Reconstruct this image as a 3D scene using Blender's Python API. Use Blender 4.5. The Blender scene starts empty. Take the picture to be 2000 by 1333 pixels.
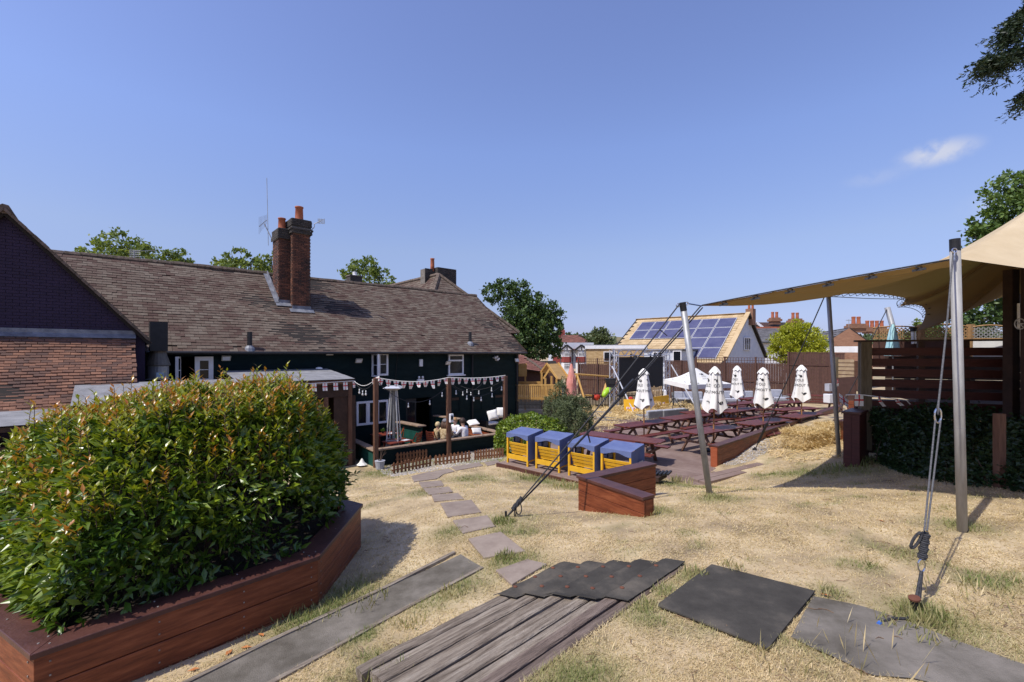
import bpy, math, random
import numpy as np
from mathutils import Vector, Matrix
from math import sin, cos, pi, radians, sqrt, atan2
random.seed(7); RNG = np.random.default_rng(7)
S = bpy.context.scene; C = S.collection
# ---------------- camera, sky, sun, exposure
FPX, HZ = 889.0, 690.0
cam = bpy.data.cameras.new('camera'); cam.lens = 16.0; cam.sensor_width = 36.0
cam.shift_y = 0.01175; cam.clip_end = 3000; cam.clip_start = 0.05
co = bpy.data.objects.new('camera', cam); C.objects.link(co); co.rotation_euler = (pi/2, 0, 0); S.camera = co
SUN_AZ, SUN_EL = radians(53), radians(56)          # azimuth the light travels to (clockwise from +Y), elevation
W = bpy.data.worlds.new('World'); S.world = W; W.use_nodes = True
nt = W.node_tree; nt.nodes.clear()
sky = nt.nodes.new('ShaderNodeTexSky'); sky.sky_type = 'NISHITA'; sky.sun_disc = False
sky.sun_elevation = SUN_EL; sky.sun_rotation = SUN_AZ + pi
sky.air_density = 1.3; sky.dust_density = 1.0; sky.ozone_density = 4.0; sky.altitude = 50
bg = nt.nodes.new('ShaderNodeBackground'); bg.inputs[1].default_value = 0.15
wo = nt.nodes.new('ShaderNodeOutputWorld')
# thin summer cloud wisps in the sky
tc = nt.nodes.new('ShaderNodeTexCoord')
def cloud(direction, width, stretch, prev, amount):
    d = Vector(direction).normalized()
    sub = nt.nodes.new('ShaderNodeVectorMath'); sub.operation = 'SUBTRACT'; sub.inputs[1].default_value = d
    nt.links.new(tc.outputs['Generated'], sub.inputs[0])
    mp = nt.nodes.new('ShaderNodeMapping'); mp.inputs['Scale'].default_value = stretch; mp.inputs['Rotation'].default_value = (0, radians(-20), 0)
    nt.links.new(sub.outputs[0], mp.inputs[0])
    ns = nt.nodes.new('ShaderNodeTexNoise'); ns.inputs['Scale'].default_value = 38; ns.inputs['Detail'].default_value = 5
    nt.links.new(sub.outputs[0], ns.inputs['Vector'])
    ln = nt.nodes.new('ShaderNodeVectorMath'); ln.operation = 'LENGTH'; nt.links.new(mp.outputs[0], ln.inputs[0])
    r = nt.nodes.new('ShaderNodeMapRange'); r.interpolation_type = 'SMOOTHSTEP'
    r.inputs['From Min'].default_value = width; r.inputs['From Max'].default_value = width*0.15
    r.inputs['To Min'].default_value = 0; r.inputs['To Max'].default_value = 1
    nt.links.new(ln.outputs['Value'], r.inputs['Value'])
    m = nt.nodes.new('ShaderNodeMath'); m.operation = 'MULTIPLY'; nt.links.new(r.outputs[0], m.inputs[0])
    r2 = nt.nodes.new('ShaderNodeMapRange'); r2.inputs['From Min'].default_value = .34; r2.inputs['From Max'].default_value = .56
    r2.inputs['To Max'].default_value = amount
    nt.links.new(ns.outputs['Fac'], r2.inputs['Value']); nt.links.new(r2.outputs[0], m.inputs[1])
    mx = nt.nodes.new('ShaderNodeMixRGB'); nt.links.new(m.outputs[0], mx.inputs[0]); nt.links.new(prev, mx.inputs[1])
    mx.inputs[2].default_value = (4.4, 4.6, 5.4, 1)
    return mx.outputs[0]
hs = nt.nodes.new('ShaderNodeMixRGB'); hs.blend_type = 'MULTIPLY'; hs.inputs[0].default_value = 1
hs.inputs[2].default_value = (1.13, .98, 1.06, 1)
nt.links.new(sky.outputs[0], hs.inputs[1])
# pale blue summer haze towards the horizon, the same all round
sx = nt.nodes.new('ShaderNodeSeparateXYZ'); nt.links.new(tc.outputs['Generated'], sx.inputs[0])
hr = nt.nodes.new('ShaderNodeValToRGB'); he = hr.color_ramp.elements
for i, (z, c) in enumerate(((.012, (.72, .97, 1.65)), (.045, (.57, .70, 1.14)), (.10, (.62, .68, .90)), (.21, (.85, .86, .94)), (.40, (.99, 1.03, 1.17)), (.62, (1, 1, 1.15)))):
    e = he[i] if i < 2 else he.new(z)
    e.position = z; e.color = (c[0]/2, c[1]/2, c[2]/2, 1)
nt.links.new(sx.outputs['Z'], hr.inputs[0])
h2 = nt.nodes.new('ShaderNodeMixRGB'); h2.blend_type = 'MULTIPLY'; h2.inputs[0].default_value = 1
nt.links.new(hs.outputs[0], h2.inputs[1]); nt.links.new(hr.outputs[0], h2.inputs[2])
h3 = nt.nodes.new('ShaderNodeVectorMath'); h3.operation = 'SCALE'; h3.inputs['Scale'].default_value = 2; nt.links.new(h2.outputs[0], h3.inputs[0])
last = cloud((.935, 1, .44), .062, (1, 1, 2.6), h3.outputs[0], .85)
last = cloud((.80, 1, .385), .06, (1, 1, 3.5), last, .15)
last = cloud((1.1, 1, .33), .07, (1, 1, 2), last, .3)
nt.links.new(last, bg.inputs[0]); nt.links.new(bg.outputs[0], wo.inputs[0])
sl = bpy.data.lights.new('sun', 'SUN'); sl.energy = 4.6; sl.angle = radians(.53); sl.color = (1, .955, .88)
so = bpy.data.objects.new('sun', sl); C.objects.link(so)
SD = Vector((sin(SUN_AZ)*cos(SUN_EL), cos(SUN_AZ)*cos(SUN_EL), -sin(SUN_EL)))
so.rotation_euler = SD.to_track_quat('-Z', 'Y').to_euler()
S.view_settings.view_transform = 'Standard'; S.view_settings.look = 'None'
S.view_settings.exposure = 0.0; S.view_settings.gamma = 1.0; S.view_settings.use_curve_mapping = False
S.cycles.max_bounces = 6; S.cycles.transparent_max_bounces = 8; S.cycles.use_denoising = True

# ---------------- helpers
def at(px, py, d): return Vector(((px-1000)/FPX*d, d, (HZ-py)/FPX*d))
def on(px, py, z): return at(px, py, FPX*z/(HZ-py))
def pxy(v): return 1000+FPX*v[0]/max(v[1], .01), HZ-FPX*v[2]/max(v[1], .01)
UP = Vector((0, 0, 1))
class Fr:                                              # upright frame: a along u, o outwards along n, z up
    def __init__(s, o, az):                            # az: compass bearing of u; n points to its right-hand side
        s.o = Vector(o); s.u = Vector((sin(az), cos(az), 0)); s.n = Vector((cos(az), -sin(az), 0))
    def p(s, a, o, z): return s.o+s.u*a+s.n*o+UP*z
class MB:
    def __init__(s): s.v = []; s.f = []; s.m = []
    def add(s, vs, fs, mi=0):
        k = len(s.v); s.v += [tuple(v) for v in vs]
        for f in fs: s.f.append([i+k for i in f]); s.m.append(mi)
    def hexa(s, c, mi=0):                              # 8 corners: bottom 4 ccw, top 4
        s.add(c, [(3, 2, 1, 0), (4, 5, 6, 7), (0, 1, 5, 4), (1, 2, 6, 5), (2, 3, 7, 6), (3, 0, 4, 7)], mi)
    def fbox(s, fr, a0, a1, o0, o1, z0, z1, mi=0):
        q = ((a0, o0), (a0, o1), (a1, o1), (a1, o0))
        s.hexa([fr.p(a, o, z0) for a, o in q]+[fr.p(a, o, z1) for a, o in q], mi)
        return s
    def box(s, c, sx, sy, sz, rz=0, mi=0):
        f = Fr(c, pi/2-rz); s.fbox(f, -sx/2, sx/2, -sy/2, sy/2, -sz/2, sz/2, mi); return s
    def bar(s, p, q, w, h, up=UP, mi=0):               # rectangular bar from p to q, w sideways, h along up
        p, q = Vector(p), Vector(q); t = (q-p).normalized(); r = t.cross(Vector(up))
        if r.length < 1e-4: r = t.cross(Vector((1, 0, 0)))
        r.normalize(); b = r.cross(t).normalized(); r *= w/2; b *= h/2
        s.hexa([p-r-b, p+r-b, q+r-b, q-r-b, p-r+b, p+r+b, q+r+b, q-r+b], mi); return s
    def tube(s, pts, rad, n=8, caps=True, mi=0):
        pts = [Vector(p) for p in pts]; R = rad if isinstance(rad, (list, tuple)) else [rad]*len(pts)
        ref = None; rings = []
        for i, p in enumerate(pts):
            t = (pts[min(i+1, len(pts)-1)]-pts[max(i-1, 0)]).normalized()
            if ref is None:
                ref = t.cross(UP)
                if ref.length < .05: ref = t.cross(Vector((1, 0, 0)))
            ref = (ref-t*ref.dot(t)).normalized(); b = t.cross(ref)
            rings.append([p+(ref*cos(2*pi*k/n)+b*sin(2*pi*k/n))*R[i] for k in range(n)])
        vs = [v for r in rings for v in r]; fs = []
        for i in range(len(pts)-1):
            for k in range(n): fs.append((i*n+k, i*n+(k+1) % n, (i+1)*n+(k+1) % n, (i+1)*n+k))
        if caps: fs += [tuple(range(n))[::-1], tuple((len(pts)-1)*n+k for k in range(n))]
        s.add(vs, fs, mi); return s
    def lathe(s, c, prof, n=16, mi=0, caps=True):      # prof: (r, z) list from bottom to top
        c = Vector(c); vs = [c+Vector((r*cos(2*pi*k/n), r*sin(2*pi*k/n), z)) for r, z in prof for k in range(n)]
        fs = [(i*n+k, i*n+(k+1) % n, (i+1)*n+(k+1) % n, (i+1)*n+k) for i in range(len(prof)-1) for k in range(n)]
        if caps: fs += [tuple(range(n))[::-1], tuple((len(prof)-1)*n+k for k in range(n))]
        s.add(vs, fs, mi); return s
    def prism(s, poly, z0, z1, mi=0):                  # poly ccw list of (x, y); z may be callables
        n = len(poly); g = lambda z, x, y: z(x, y) if callable(z) else z
        s.add([(x, y, g(z0, x, y)) for x, y in poly]+[(x, y, g(z1, x, y)) for x, y in poly],
              [tuple(range(n))[::-1], tuple(range(n, 2*n))]+[(k, (k+1) % n, n+(k+1) % n, n+k) for k in range(n)], mi); return s
    def quad(s, a, b, c, d, mi=0): s.add([a, b, c, d], [(0, 1, 2, 3)], mi); return s
    def mesh(s, name, mats, off=Vector((0, 0, 0)), smooth=False):
        me = bpy.data.meshes.new(name)
        me.from_pydata([(v[0]-off[0], v[1]-off[1], v[2]-off[2]) for v in s.v], [], s.f)
        for m in (mats if isinstance(mats, (list, tuple)) else [mats]): me.materials.append(m)
        if any(s.m): me.polygons.foreach_set('material_index', s.m)
        if smooth: me.polygons.foreach_set('use_smooth', [True]*len(s.f))
        me.update(); return me
OFF = {}
def tag(o, label=None, cat=None, group=None, kind=None):
    for k, v in (('label', label), ('category', cat), ('group', group), ('kind', kind)):
        if v: o[k] = v
    return o
def thing(name, label, cat, loc=(0, 0, 0), group=None, kind=None):
    o = bpy.data.objects.new(name, None); C.objects.link(o); o.location = loc; o.empty_display_size = .2
    OFF[o] = Vector(loc); return tag(o, label, cat, group, kind)
def link(name, me, parent=None, label=None):
    o = bpy.data.objects.new(name, me); C.objects.link(o)
    if parent is not None: o.parent = parent; OFF[o] = OFF.get(parent, Vector((0, 0, 0)))
    else: OFF[o] = Vector((0, 0, 0))
    if label: o['label'] = label
    return o
def mk(name, mb, mats, parent=None, label=None, smooth=False, bevel=0):
    off = OFF.get(parent, Vector((0, 0, 0))) if parent is not None else Vector((0, 0, 0))
    o = link(name, mb.mesh(name, mats, off, smooth), parent, label)
    if bevel:
        b = o.modifiers.new('bevel', 'BEVEL'); b.width = bevel; b.segments = 2; b.limit_method = 'ANGLE'
    return o
def solo(name, mb, mats, label, cat, group=None, **k): return tag(mk(name, mb, mats, **k), label, cat, group)
def struct(name, mb, mats, **k): return tag(mk(name, mb, mats, **k), kind='structure')
def copy_tree(o, parent=None):
    c = o.copy(); C.objects.link(c)
    if parent is not None: c.parent = parent; c.matrix_parent_inverse = o.matrix_parent_inverse.copy()
    for ch in list(o.children): copy_tree(ch, c)
    return c
def place(root, loc, rz=0, label=None, scale=None):
    root.location = loc; root.rotation_euler = (0, 0, rz)
    if label: root['label'] = label
    if scale: root.scale = (scale,)*3
    return root
def np_mesh(name, V, F, mats, mi=None, attr=None):      # V (n,3), F (m,k) numpy
    me = bpy.data.meshes.new(name); V = np.asarray(V, np.float32); F = np.asarray(F, np.int32); k = F.shape[1]
    me.vertices.add(len(V)); me.vertices.foreach_set('co', V.ravel())
    me.loops.add(F.size); me.loops.foreach_set('vertex_index', F.ravel())
    me.polygons.add(len(F)); me.polygons.foreach_set('loop_start', np.arange(0, F.size, k, dtype=np.int32))
    me.polygons.foreach_set('loop_total', np.full(len(F), k, np.int32))
    for m in (mats if isinstance(mats, (list, tuple)) else [mats]): me.materials.append(m)
    if mi is not None: me.polygons.foreach_set('material_index', np.asarray(mi, np.int32))
    if attr is not None:
        a = me.attributes.new('tint', 'FLOAT', 'POINT'); a.data.foreach_set('value', np.asarray(attr, np.float32))
    me.polygons.foreach_set('use_smooth', np.zeros(len(F), bool)); me.update(calc_edges=True); return me
def pieces(parent, name, me, Ms, stuff_name=None, limit=300, vis=None):
    """alike pieces sharing one mesh: the ones that show largest are objects, the rest one stuff part"""
    off = OFF[parent]
    def key(M):
        t = M.translation; x, y = pxy(t)
        ok = 0 <= x <= 2000 and 0 <= y <= 1333 and t.y > 0 and (vis is None or vis(x, y))
        return t.length + (0 if ok else 1000)
    Ms = sorted(Ms, key=key)
    for M in Ms[:limit]:
        o = bpy.data.objects.new(name, me); C.objects.link(o); o.parent = parent; OFF[o] = off
        o.matrix_local = Matrix.Translation(-off) @ M
    rest = Ms[limit:]
    if rest:
        n = len(me.vertices); V = np.empty(n*3, np.float32); me.vertices.foreach_get('co', V); V = V.reshape(-1, 3)
        A = np.array([[list(r) for r in M] for M in rest]); W_ = np.einsum('kij,nj->kni', A[:, :3, :3], V)+A[:, None, :3, 3]
        W_ = W_-np.array(off); fs = np.array([list(p.vertices) for p in me.polygons])
        Fq = (fs[None]+(np.arange(len(rest))*n)[:, None, None]).reshape(-1, fs.shape[1])
        tag(link(stuff_name, np_mesh(stuff_name, W_.reshape(-1, 3), Fq, list(me.materials)), parent), kind='stuff')
def mat3(x, y, z, t):
    M = Matrix.Identity(4)
    for i, c in enumerate((x, y, z)):
        for j in range(3): M[j][i] = c[j]
    M.translation = t; return M

# ---------------- materials
MAT = {}
def rgb(h): # sRGB hex to linear
    v = [int(h[i:i+2], 16)/255 for i in (0, 2, 4)]
    return tuple(c/12.92 if c <= .04045 else ((c+.055)/1.055)**2.4 for c in v)
def mat(name, cols, rough=.7, ns=5, detail=5, vary=0., bump=0., bs=40, stretch=(1, 1, 1), metal=0, spec=.4, transl=0, coord='Object', contrast=(.35, .65), attr=None, coat=0, rot=0., bands=0):
    """noise-driven ramp between two or more colours; vary mixes in a per-piece random; attr adds a third colour by the tint attribute"""
    m = bpy.data.materials.new(name); m.use_nodes = True; t = m.node_tree; N = t.nodes; L = t.links; b = N['Principled BSDF']
    cols = [c if len(c) == 3 else c[:3] for c in cols]
    geo = N.new('ShaderNodeNewGeometry'); tcn = N.new('ShaderNodeTexCoord'); oi = N.new('ShaderNodeObjectInfo')
    mp = N.new('ShaderNodeMapping'); mp.inputs['Scale'].default_value = stretch
    src = geo.outputs['Position'] if coord == 'World' else tcn.outputs['Object']
    if rot:
        m0 = N.new('ShaderNodeMapping'); m0.inputs['Rotation'].default_value = (0, 0, rot); L.new(src, m0.inputs[0]); src = m0.outputs[0]
    L.new(src, mp.inputs[0])
    nz = N.new('ShaderNodeTexNoise'); nz.inputs['Scale'].default_value = ns; nz.inputs['Detail'].default_value = detail; nz.inputs['Roughness'].default_value = .65
    L.new(mp.outputs[0], nz.inputs['Vector'])
    mr = N.new('ShaderNodeMapRange'); mr.inputs['From Min'].default_value, mr.inputs['From Max'].default_value = contrast
    L.new(nz.outputs['Fac'], mr.inputs['Value']); fac = mr.outputs[0]
    if vary:
        ad = N.new('ShaderNodeMath'); ad.operation = 'ADD'; L.new(geo.outputs['Random Per Island'], ad.inputs[0]); L.new(oi.outputs['Random'], ad.inputs[1])
        fr = N.new('ShaderNodeMath'); fr.operation = 'FRACT'; L.new(ad.outputs[0], fr.inputs[0])
        mx = N.new('ShaderNodeMix'); mx.data_type = 'FLOAT'; mx.inputs[0].default_value = vary
        L.new(fac, mx.inputs[2]); L.new(fr.outputs[0], mx.inputs[3]); fac = mx.outputs[0]
    rp = N.new('ShaderNodeValToRGB'); e = rp.color_ramp.elements
    for i, c in enumerate(cols):
        pos = i/(len(cols)-1) if len(cols) > 1 else 0
        el = e[i] if i < 2 else e.new(pos)
        el.position = pos; el.color = (*c, 1)
    if len(cols) == 1: e[1].color = (*cols[0], 1)
    L.new(fac, rp.inputs[0]); col = rp.outputs[0]
    if attr:
        an = N.new('ShaderNodeAttribute'); an.attribute_name = 'tint'
        m2 = N.new('ShaderNodeMixRGB'); L.new(an.outputs['Fac'], m2.inputs[0]); L.new(col, m2.inputs[1]); m2.inputs[2].default_value = (*attr, 1); col = m2.outputs[0]
    L.new(col, b.inputs['Base Color']); b.inputs['Roughness'].default_value = rough; b.inputs['Metallic'].default_value = metal
    b.inputs['Specular IOR Level'].default_value = spec
    if coat: b.inputs['Coat Weight'].default_value = coat; b.inputs['Coat Roughness'].default_value = .15
    if bump:
        n2 = N.new('ShaderNodeTexNoise'); n2.inputs['Scale'].default_value = bs; n2.inputs['Detail'].default_value = 4; L.new(mp.outputs[0], n2.inputs['Vector'])
        if bands:
            wv = N.new('ShaderNodeTexWave'); wv.bands_direction = 'Z'; wv.wave_profile = 'SAW'; wv.inputs['Scale'].default_value = bands/2; L.new(geo.outputs['Position'], wv.inputs['Vector'])
        bp = N.new('ShaderNodeBump'); bp.inputs['Strength'].default_value = bump; bp.inputs['Distance'].default_value = .02
        L.new(n2.outputs['Fac'], bp.inputs['Height']); nrm_ = bp.outputs[0]
        if bands:
            b2 = N.new('ShaderNodeBump'); b2.inputs['Strength'].default_value = .8; b2.inputs['Distance'].default_value = .015; L.new(wv.outputs['Fac'], b2.inputs['Height']); L.new(nrm_, b2.inputs['Normal']); nrm_ = b2.outputs[0]
        L.new(nrm_, b.inputs['Normal'])
    if transl:
        tr = N.new('ShaderNodeBsdfTranslucent'); ms = N.new('ShaderNodeMixShader'); ms.inputs[0].default_value = transl
        hv = N.new('ShaderNodeMixRGB'); hv.blend_type = 'MULTIPLY'; hv.inputs[0].default_value = 1; hv.inputs[2].default_value = (1.5, 1.4, .6, 1)
        L.new(col, hv.inputs[1]); L.new(hv.outputs[0], tr.inputs[0]); L.new(b.outputs[0], ms.inputs[1]); L.new(tr.outputs[0], ms.inputs[2])
        L.new(ms.outputs[0], N['Material Output'].inputs[0])
    MAT[name] = m; return m
M_redwood = mat('red_stained_wood', [(.115, .026, .009), (.185, .046, .016), (.25, .074, .028)], .5, 3, stretch=(1, 1, 9), bump=.25, bs=30, coord='World')
M_redcap = mat('red_brown_cap', [(.055, .02, .016), (.10, .04, .03)], .45, 5, bump=.2, bs=40, coord='World', contrast=(.3, .7))
M_table = mat('mahogany_stain', [(.085, .018, .012), (.15, .038, .024)], .42, 6, vary=.4, spec=.4)
M_tableleg = mat('worn_table_leg', [(.10, .045, .028), (.19, .11, .07)], .7, 5, vary=.4)
M_wood = mat('brown_post_wood', [(.09, .04, .022), (.17, .085, .05)], .7, 4, stretch=(6, 6, .6), bump=.2, coord='World')
M_capwood = mat('weathered_cap_wood', [(.20, .135, .09), (.34, .24, .165)], .8, 5, bump=.2, coord='World')
M_dkwood = mat('dark_brown_wood', [(.030, .015, .010), (.055, .028, .018)], .7, 4, bump=.2, coord='World')
M_fence = mat('brown_fence_stain', [(.06, .028, .02), (.10, .048, .035)], .8, 6, vary=.4, coord='World')
M_picket = mat('picket_wood', [(.13, .05, .022), (.24, .11, .05)], .75, 6, vary=.5)
M_pine = mat('yellow_pine', [(.42, .23, .055), (.58, .35, .11)], .6, 4, vary=.5, coord='World')
M_yellow = mat('yellow_paint', [(.62, .33, .015), (.75, .43, .03)], .5, 4, vary=.2)
M_blue = mat('blue_canvas', [(.085, .115, .25), (.12, .155, .30)], .85, 3, bump=.15, bs=20)
M_white = mat('white_fabric', [(.72, .70, .64), (.80, .78, .73)], .85, 4)
M_wpaint = mat('white_paint', [(.68, .68, .70), (.78, .78, .79)], .45, 4)
M_black = mat('black_plastic', [(.012, .012, .013), (.02, .02, .022)], .5, 8)
M_print = mat('black_print', [(.02, .02, .022)], .8)
M_red = mat('red_print', [(.55, .02, .03)], .8)
M_steel = mat('galvanised_steel', [(.24, .245, .25), (.36, .365, .37)], .5, 3, stretch=(4, 4, 1), metal=.3, coord='World')
M_pole = mat('dull_aluminium', [(.27, .26, .24), (.38, .37, .345)], .6, 3, stretch=(6, 6, .8), metal=.1, coord='World', bump=.04)
M_chrome = mat('shiny_steel', [(.6, .6, .62)], .2, metal=1)
M_alu = mat('truss_aluminium', [(.55, .56, .58), (.68, .69, .7)], .4, 4, metal=.4)
M_navy = mat('dark_teal_wall', [(.0035, .0135, .016), (.007, .020, .023)], .8, 2, stretch=(1, 1, 3), coord='World', bump=.15, bs=12, spec=.2, bands=20)
M_green = mat('green_boards', [(.006, .055, .042), (.01, .075, .058)], .6, 3, coord='World')
M_purple = mat('purple_brick_paint', [(.017, .009, .028), (.026, .014, .042)], .75, 3, vary=.4, coord='World', bump=.3)
M_lead = mat('lead_flashing', [(.11, .115, .135), (.24, .25, .275)], .6, 3, metal=.2, coord='World')
M_tile = mat('roof_tile', [(.042, .021, .016), (.075, .041, .030), (.105, .074, .054), (.148, .117, .088), (.058, .028, .021)], .9, 1.3, vary=.45, coord='World', bump=.4, bs=60, contrast=(.25, .75))
M_tile2 = mat('orange_clay_tile', [(.055, .036, .030), (.11, .060, .044), (.185, .088, .054), (.29, .145, .088)], .9, 1.1, vary=.55, coord='World', bump=.4, bs=60, contrast=(.3, .7))
M_moss = mat('mossy_ridge', [(.07, .055, .035), (.17, .125, .10)], .95, 7, coord='World', bump=.5)
M_under = mat('roof_underlay', [(.02, .015, .012)], .9)
M_brick = mat('chimney_brick', [(.035, .024, .019), (.075, .036, .025), (.13, .054, .032), (.22, .09, .05)], .9, 1.6, vary=.6, coord='World', bump=.3)
M_brickdk = mat('sooty_brick', [(.03, .027, .024), (.08, .07, .06)], .95, 4, vary=.5, coord='World', bump=.3)
M_mortar = mat('mortar', [(.12, .105, .09), (.22, .20, .17)], .95, 6, coord='World')
M_pot = mat('terracotta_pot', [(.30, .085, .04), (.40, .13, .065)], .8, 5)
M_glass = mat('window_glass', [(.010, .012, .016)], .08, spec=.35)
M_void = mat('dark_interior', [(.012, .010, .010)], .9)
M_felt = mat('grey_roof_felt', [(.17, .17, .175), (.26, .26, .265)], .9, 3, coord='World', bump=.3, bs=60)
M_pave = mat('paving_slab', [(.205, .16, .13), (.30, .245, .20)], .9, 4, vary=.25, spec=.2, coord='World', bump=.25, bs=25)
M_sleeper = mat('weathered_sleeper', [(.065, .050, .037), (.175, .139, .104), (.27, .225, .174), (.37, .32, .255)], .88, 2.2, 8, stretch=(1.2, 14, 6), rot=-atan2(.696, .718), coord='World', bump=.9, bs=9, vary=.3)
M_redsl = mat('red_brown_sleeper', [(.065, .047, .036), (.165, .122, .096), (.26, .205, .165)], .88, 2.2, 8, stretch=(1.2, 14, 6), rot=-atan2(.696, .718), coord='World', bump=.8, bs=9, vary=.3)
M_rubber = mat('black_rubber_mat', [(.034, .031, .027), (.060, .055, .047), (.125, .108, .086)], .9, 2.6, 8, spec=.15, vary=.35, coord='World', bump=.25, bs=70)
M_path = mat('grey_grit_path', [(.10, .088, .070), (.16, .143, .118), (.225, .20, .168)], .95, 2.2, 9, spec=.15, coord='World', bump=.5, bs=110)
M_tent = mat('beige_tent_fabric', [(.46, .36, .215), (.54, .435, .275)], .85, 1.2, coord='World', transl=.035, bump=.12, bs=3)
def shaded_underside(m, c):  # mixes c in on back faces: shade of the underside put into the colour
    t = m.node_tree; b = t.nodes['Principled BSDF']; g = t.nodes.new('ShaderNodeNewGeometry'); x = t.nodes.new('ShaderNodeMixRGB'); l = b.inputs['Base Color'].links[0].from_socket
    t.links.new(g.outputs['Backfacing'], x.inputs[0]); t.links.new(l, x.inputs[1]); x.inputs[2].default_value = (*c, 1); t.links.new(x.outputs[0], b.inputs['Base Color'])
M_rope = mat('dark_rope', [(.015, .015, .016), (.05, .05, .055)], .8, 60)
M_ropeg = mat('grey_rope', [(.06, .06, .063), (.13, .13, .135)], .9, 60)
M_grey = mat('grey_cushion', [(.34, .35, .39), (.42, .43, .47)], .9, 5)
M_rattan = mat('black_rattan', [(.012, .011, .011), (.03, .028, .027)], .6, 40)
M_straw = mat('straw', [(.42, .30, .125), (.64, .49, .24), (.80, .66, .39)], .7, 4, vary=.7, transl=.15)
M_stone = mat('gravel_stone', [(.20, .18, .16), (.36, .33, .30), (.55, .52, .48)], .9, 4, vary=.8)
M_chalk = mat('white_render', [(.62, .62, .62), (.72, .72, .71)], .85, 3, coord='World')
# ---------------- terrain
CP = [(1000, 1333, -2.2), (1999, 1333, -2.15), (480, 1333, -2.5), (760, 1310, -2.42), (930, 1100, -2.5), (967, 1067, -2.45), (1013, 1122, -2.4), (1440, 1190, -2.15),
      (1793, 1195, -2.2), (1880, 1040, -2.2), (2000, 1100, -2.15), (1600, 1050, -2.25), (1388, 968, -2.45), (1640, 890, -2.62), (1475, 880, -2.95), (1420, 905, -3.1),
      (1800, 960, -2.3), (2000, 960, -2.2), (1258, 1008, -2.33), (1133, 1000, -2.65), (1300, 940, -3.1), (990, 1010, -2.5), (1060, 940, -3.25), (1100, 950, -3.1), (975, 908, -3.3),
      (900, 912, -3.65), (835, 930, -3.35), (850, 948, -3.0), (860, 972, -2.7), (898, 995, -2.55), (925, 1027, -2.47), (767, 928, -3.85), (981, 895, -3.75), (1590, 880, -2.75)]
cp = [tuple(on(*c)) for c in CP]
cp += [(-4.9, 16.2, -4.05), (-.3, 19.7, -3.98), (-7, 19, -4.1), (-2, 24, -4.1), (-9, 15, -4.1), (-12, 13, -4.1), (.5, 27, -3.9), (-4, 13.7, -3.75), (-3.9, 7.6, -3.0),
       (-5.7, 5.3, -2.95), (-2.07, 6.24, -2.66), (-1.99, 4.66, -2.58), (-3.3, 3.15, -2.55), (-6, 9, -3.4), (-9, 9, -3.9), (-9, 4, -3.2), (9.5, 16.3, -2.8), (12, 19, -2.7), (11, 13, -2.5),
       (16, 19, -2.7), (15, 12, -2.2), (12, 6, -2.1), (9, 3, -2.1), (0, 0, -2.1), (-5, 0, -2.5), (5, -2, -2.0), (0, -8, -1.9), (-12, -3, -2.6), (14, -4, -1.9), (20, 8, -2.1), (-18, 8, -3.9),
       (4.4, 10.9, -3.2), (7.0, 12.9, -3.12), (2, 14, -3.3), (6, 20, -3.3), (4, 26, -3.3), (12, 28, -3.3), (18, 25, -3.0), (-2, 32, -3.6), (-18, 22, -4.1), (24, 30, -3.1), (8, 36, -3.3)]
cp = np.array(cp)
def tps(r2): return r2*np.log(r2+1e-9)
d2 = ((cp[:, None, :2]-cp[None, :, :2])**2).sum(-1); NCP = len(cp)
A_ = np.zeros((NCP+3, NCP+3)); A_[:NCP, :NCP] = tps(d2)+np.eye(NCP)*.6; A_[:NCP, NCP] = 1; A_[:NCP, NCP+1:] = cp[:, :2]; A_[NCP:, :NCP] = A_[:NCP, NCP:].T
WT = np.linalg.solve(A_, np.r_[cp[:, 2], 0, 0, 0])
def inside(poly, X, Y):
    r = np.zeros(X.shape, bool); n = len(poly)
    for i in range(n):
        x0, y0 = poly[i][:2]; x1, y1 = poly[(i+1) % n][:2]
        if y0 == y1: continue
        r ^= ((y0 > Y) != (y1 > Y)) & (X < (x1-x0)*(Y-y0)/(y1-y0)+x0)
    return r
FL = -3.2                                              # level of the paved picnic floor
WALL0 = on(1390, 870, -2.58); WALL1 = on(1572, 812, -2.58)   # terrace retaining wall, top front line
wd = (WALL1-WALL0); wd.z = 0; wd.normalize()
FLOOR = [on(972, 906, FL), on(1142, 946, FL), on(1290, 930, FL), on(1352, 945, FL), on(1385, 930, FL), (WALL0.x+.1, WALL0.y+.02), (WALL0.x+wd.x*13, WALL0.y+wd.y*13), on(1420, 783, FL), on(1290, 806, FL), on(1215, 818, FL), on(1140, 842, FL)]
FLOOR = [tuple(p)[:2] for p in FLOOR]
O0 = Vector((-1.12, 3.5, 0)); E, Q = Vector((.718, .696, 0)).normalized(), Vector((.70, -.72, 0)).normalized(); TR = .232
STEPP = [tuple((O0+E*a+Q*b)[:2]) for a, b in ((-.05, 0), (2.36, 0), (2.93, TR*5), (-1.6, TR*5), (-1.6, TR*3))]
DECKF = [(-5.0, 16.25), (-.3, 19.8), (-2.9, 23), (-7.6, 19.3)]
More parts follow.
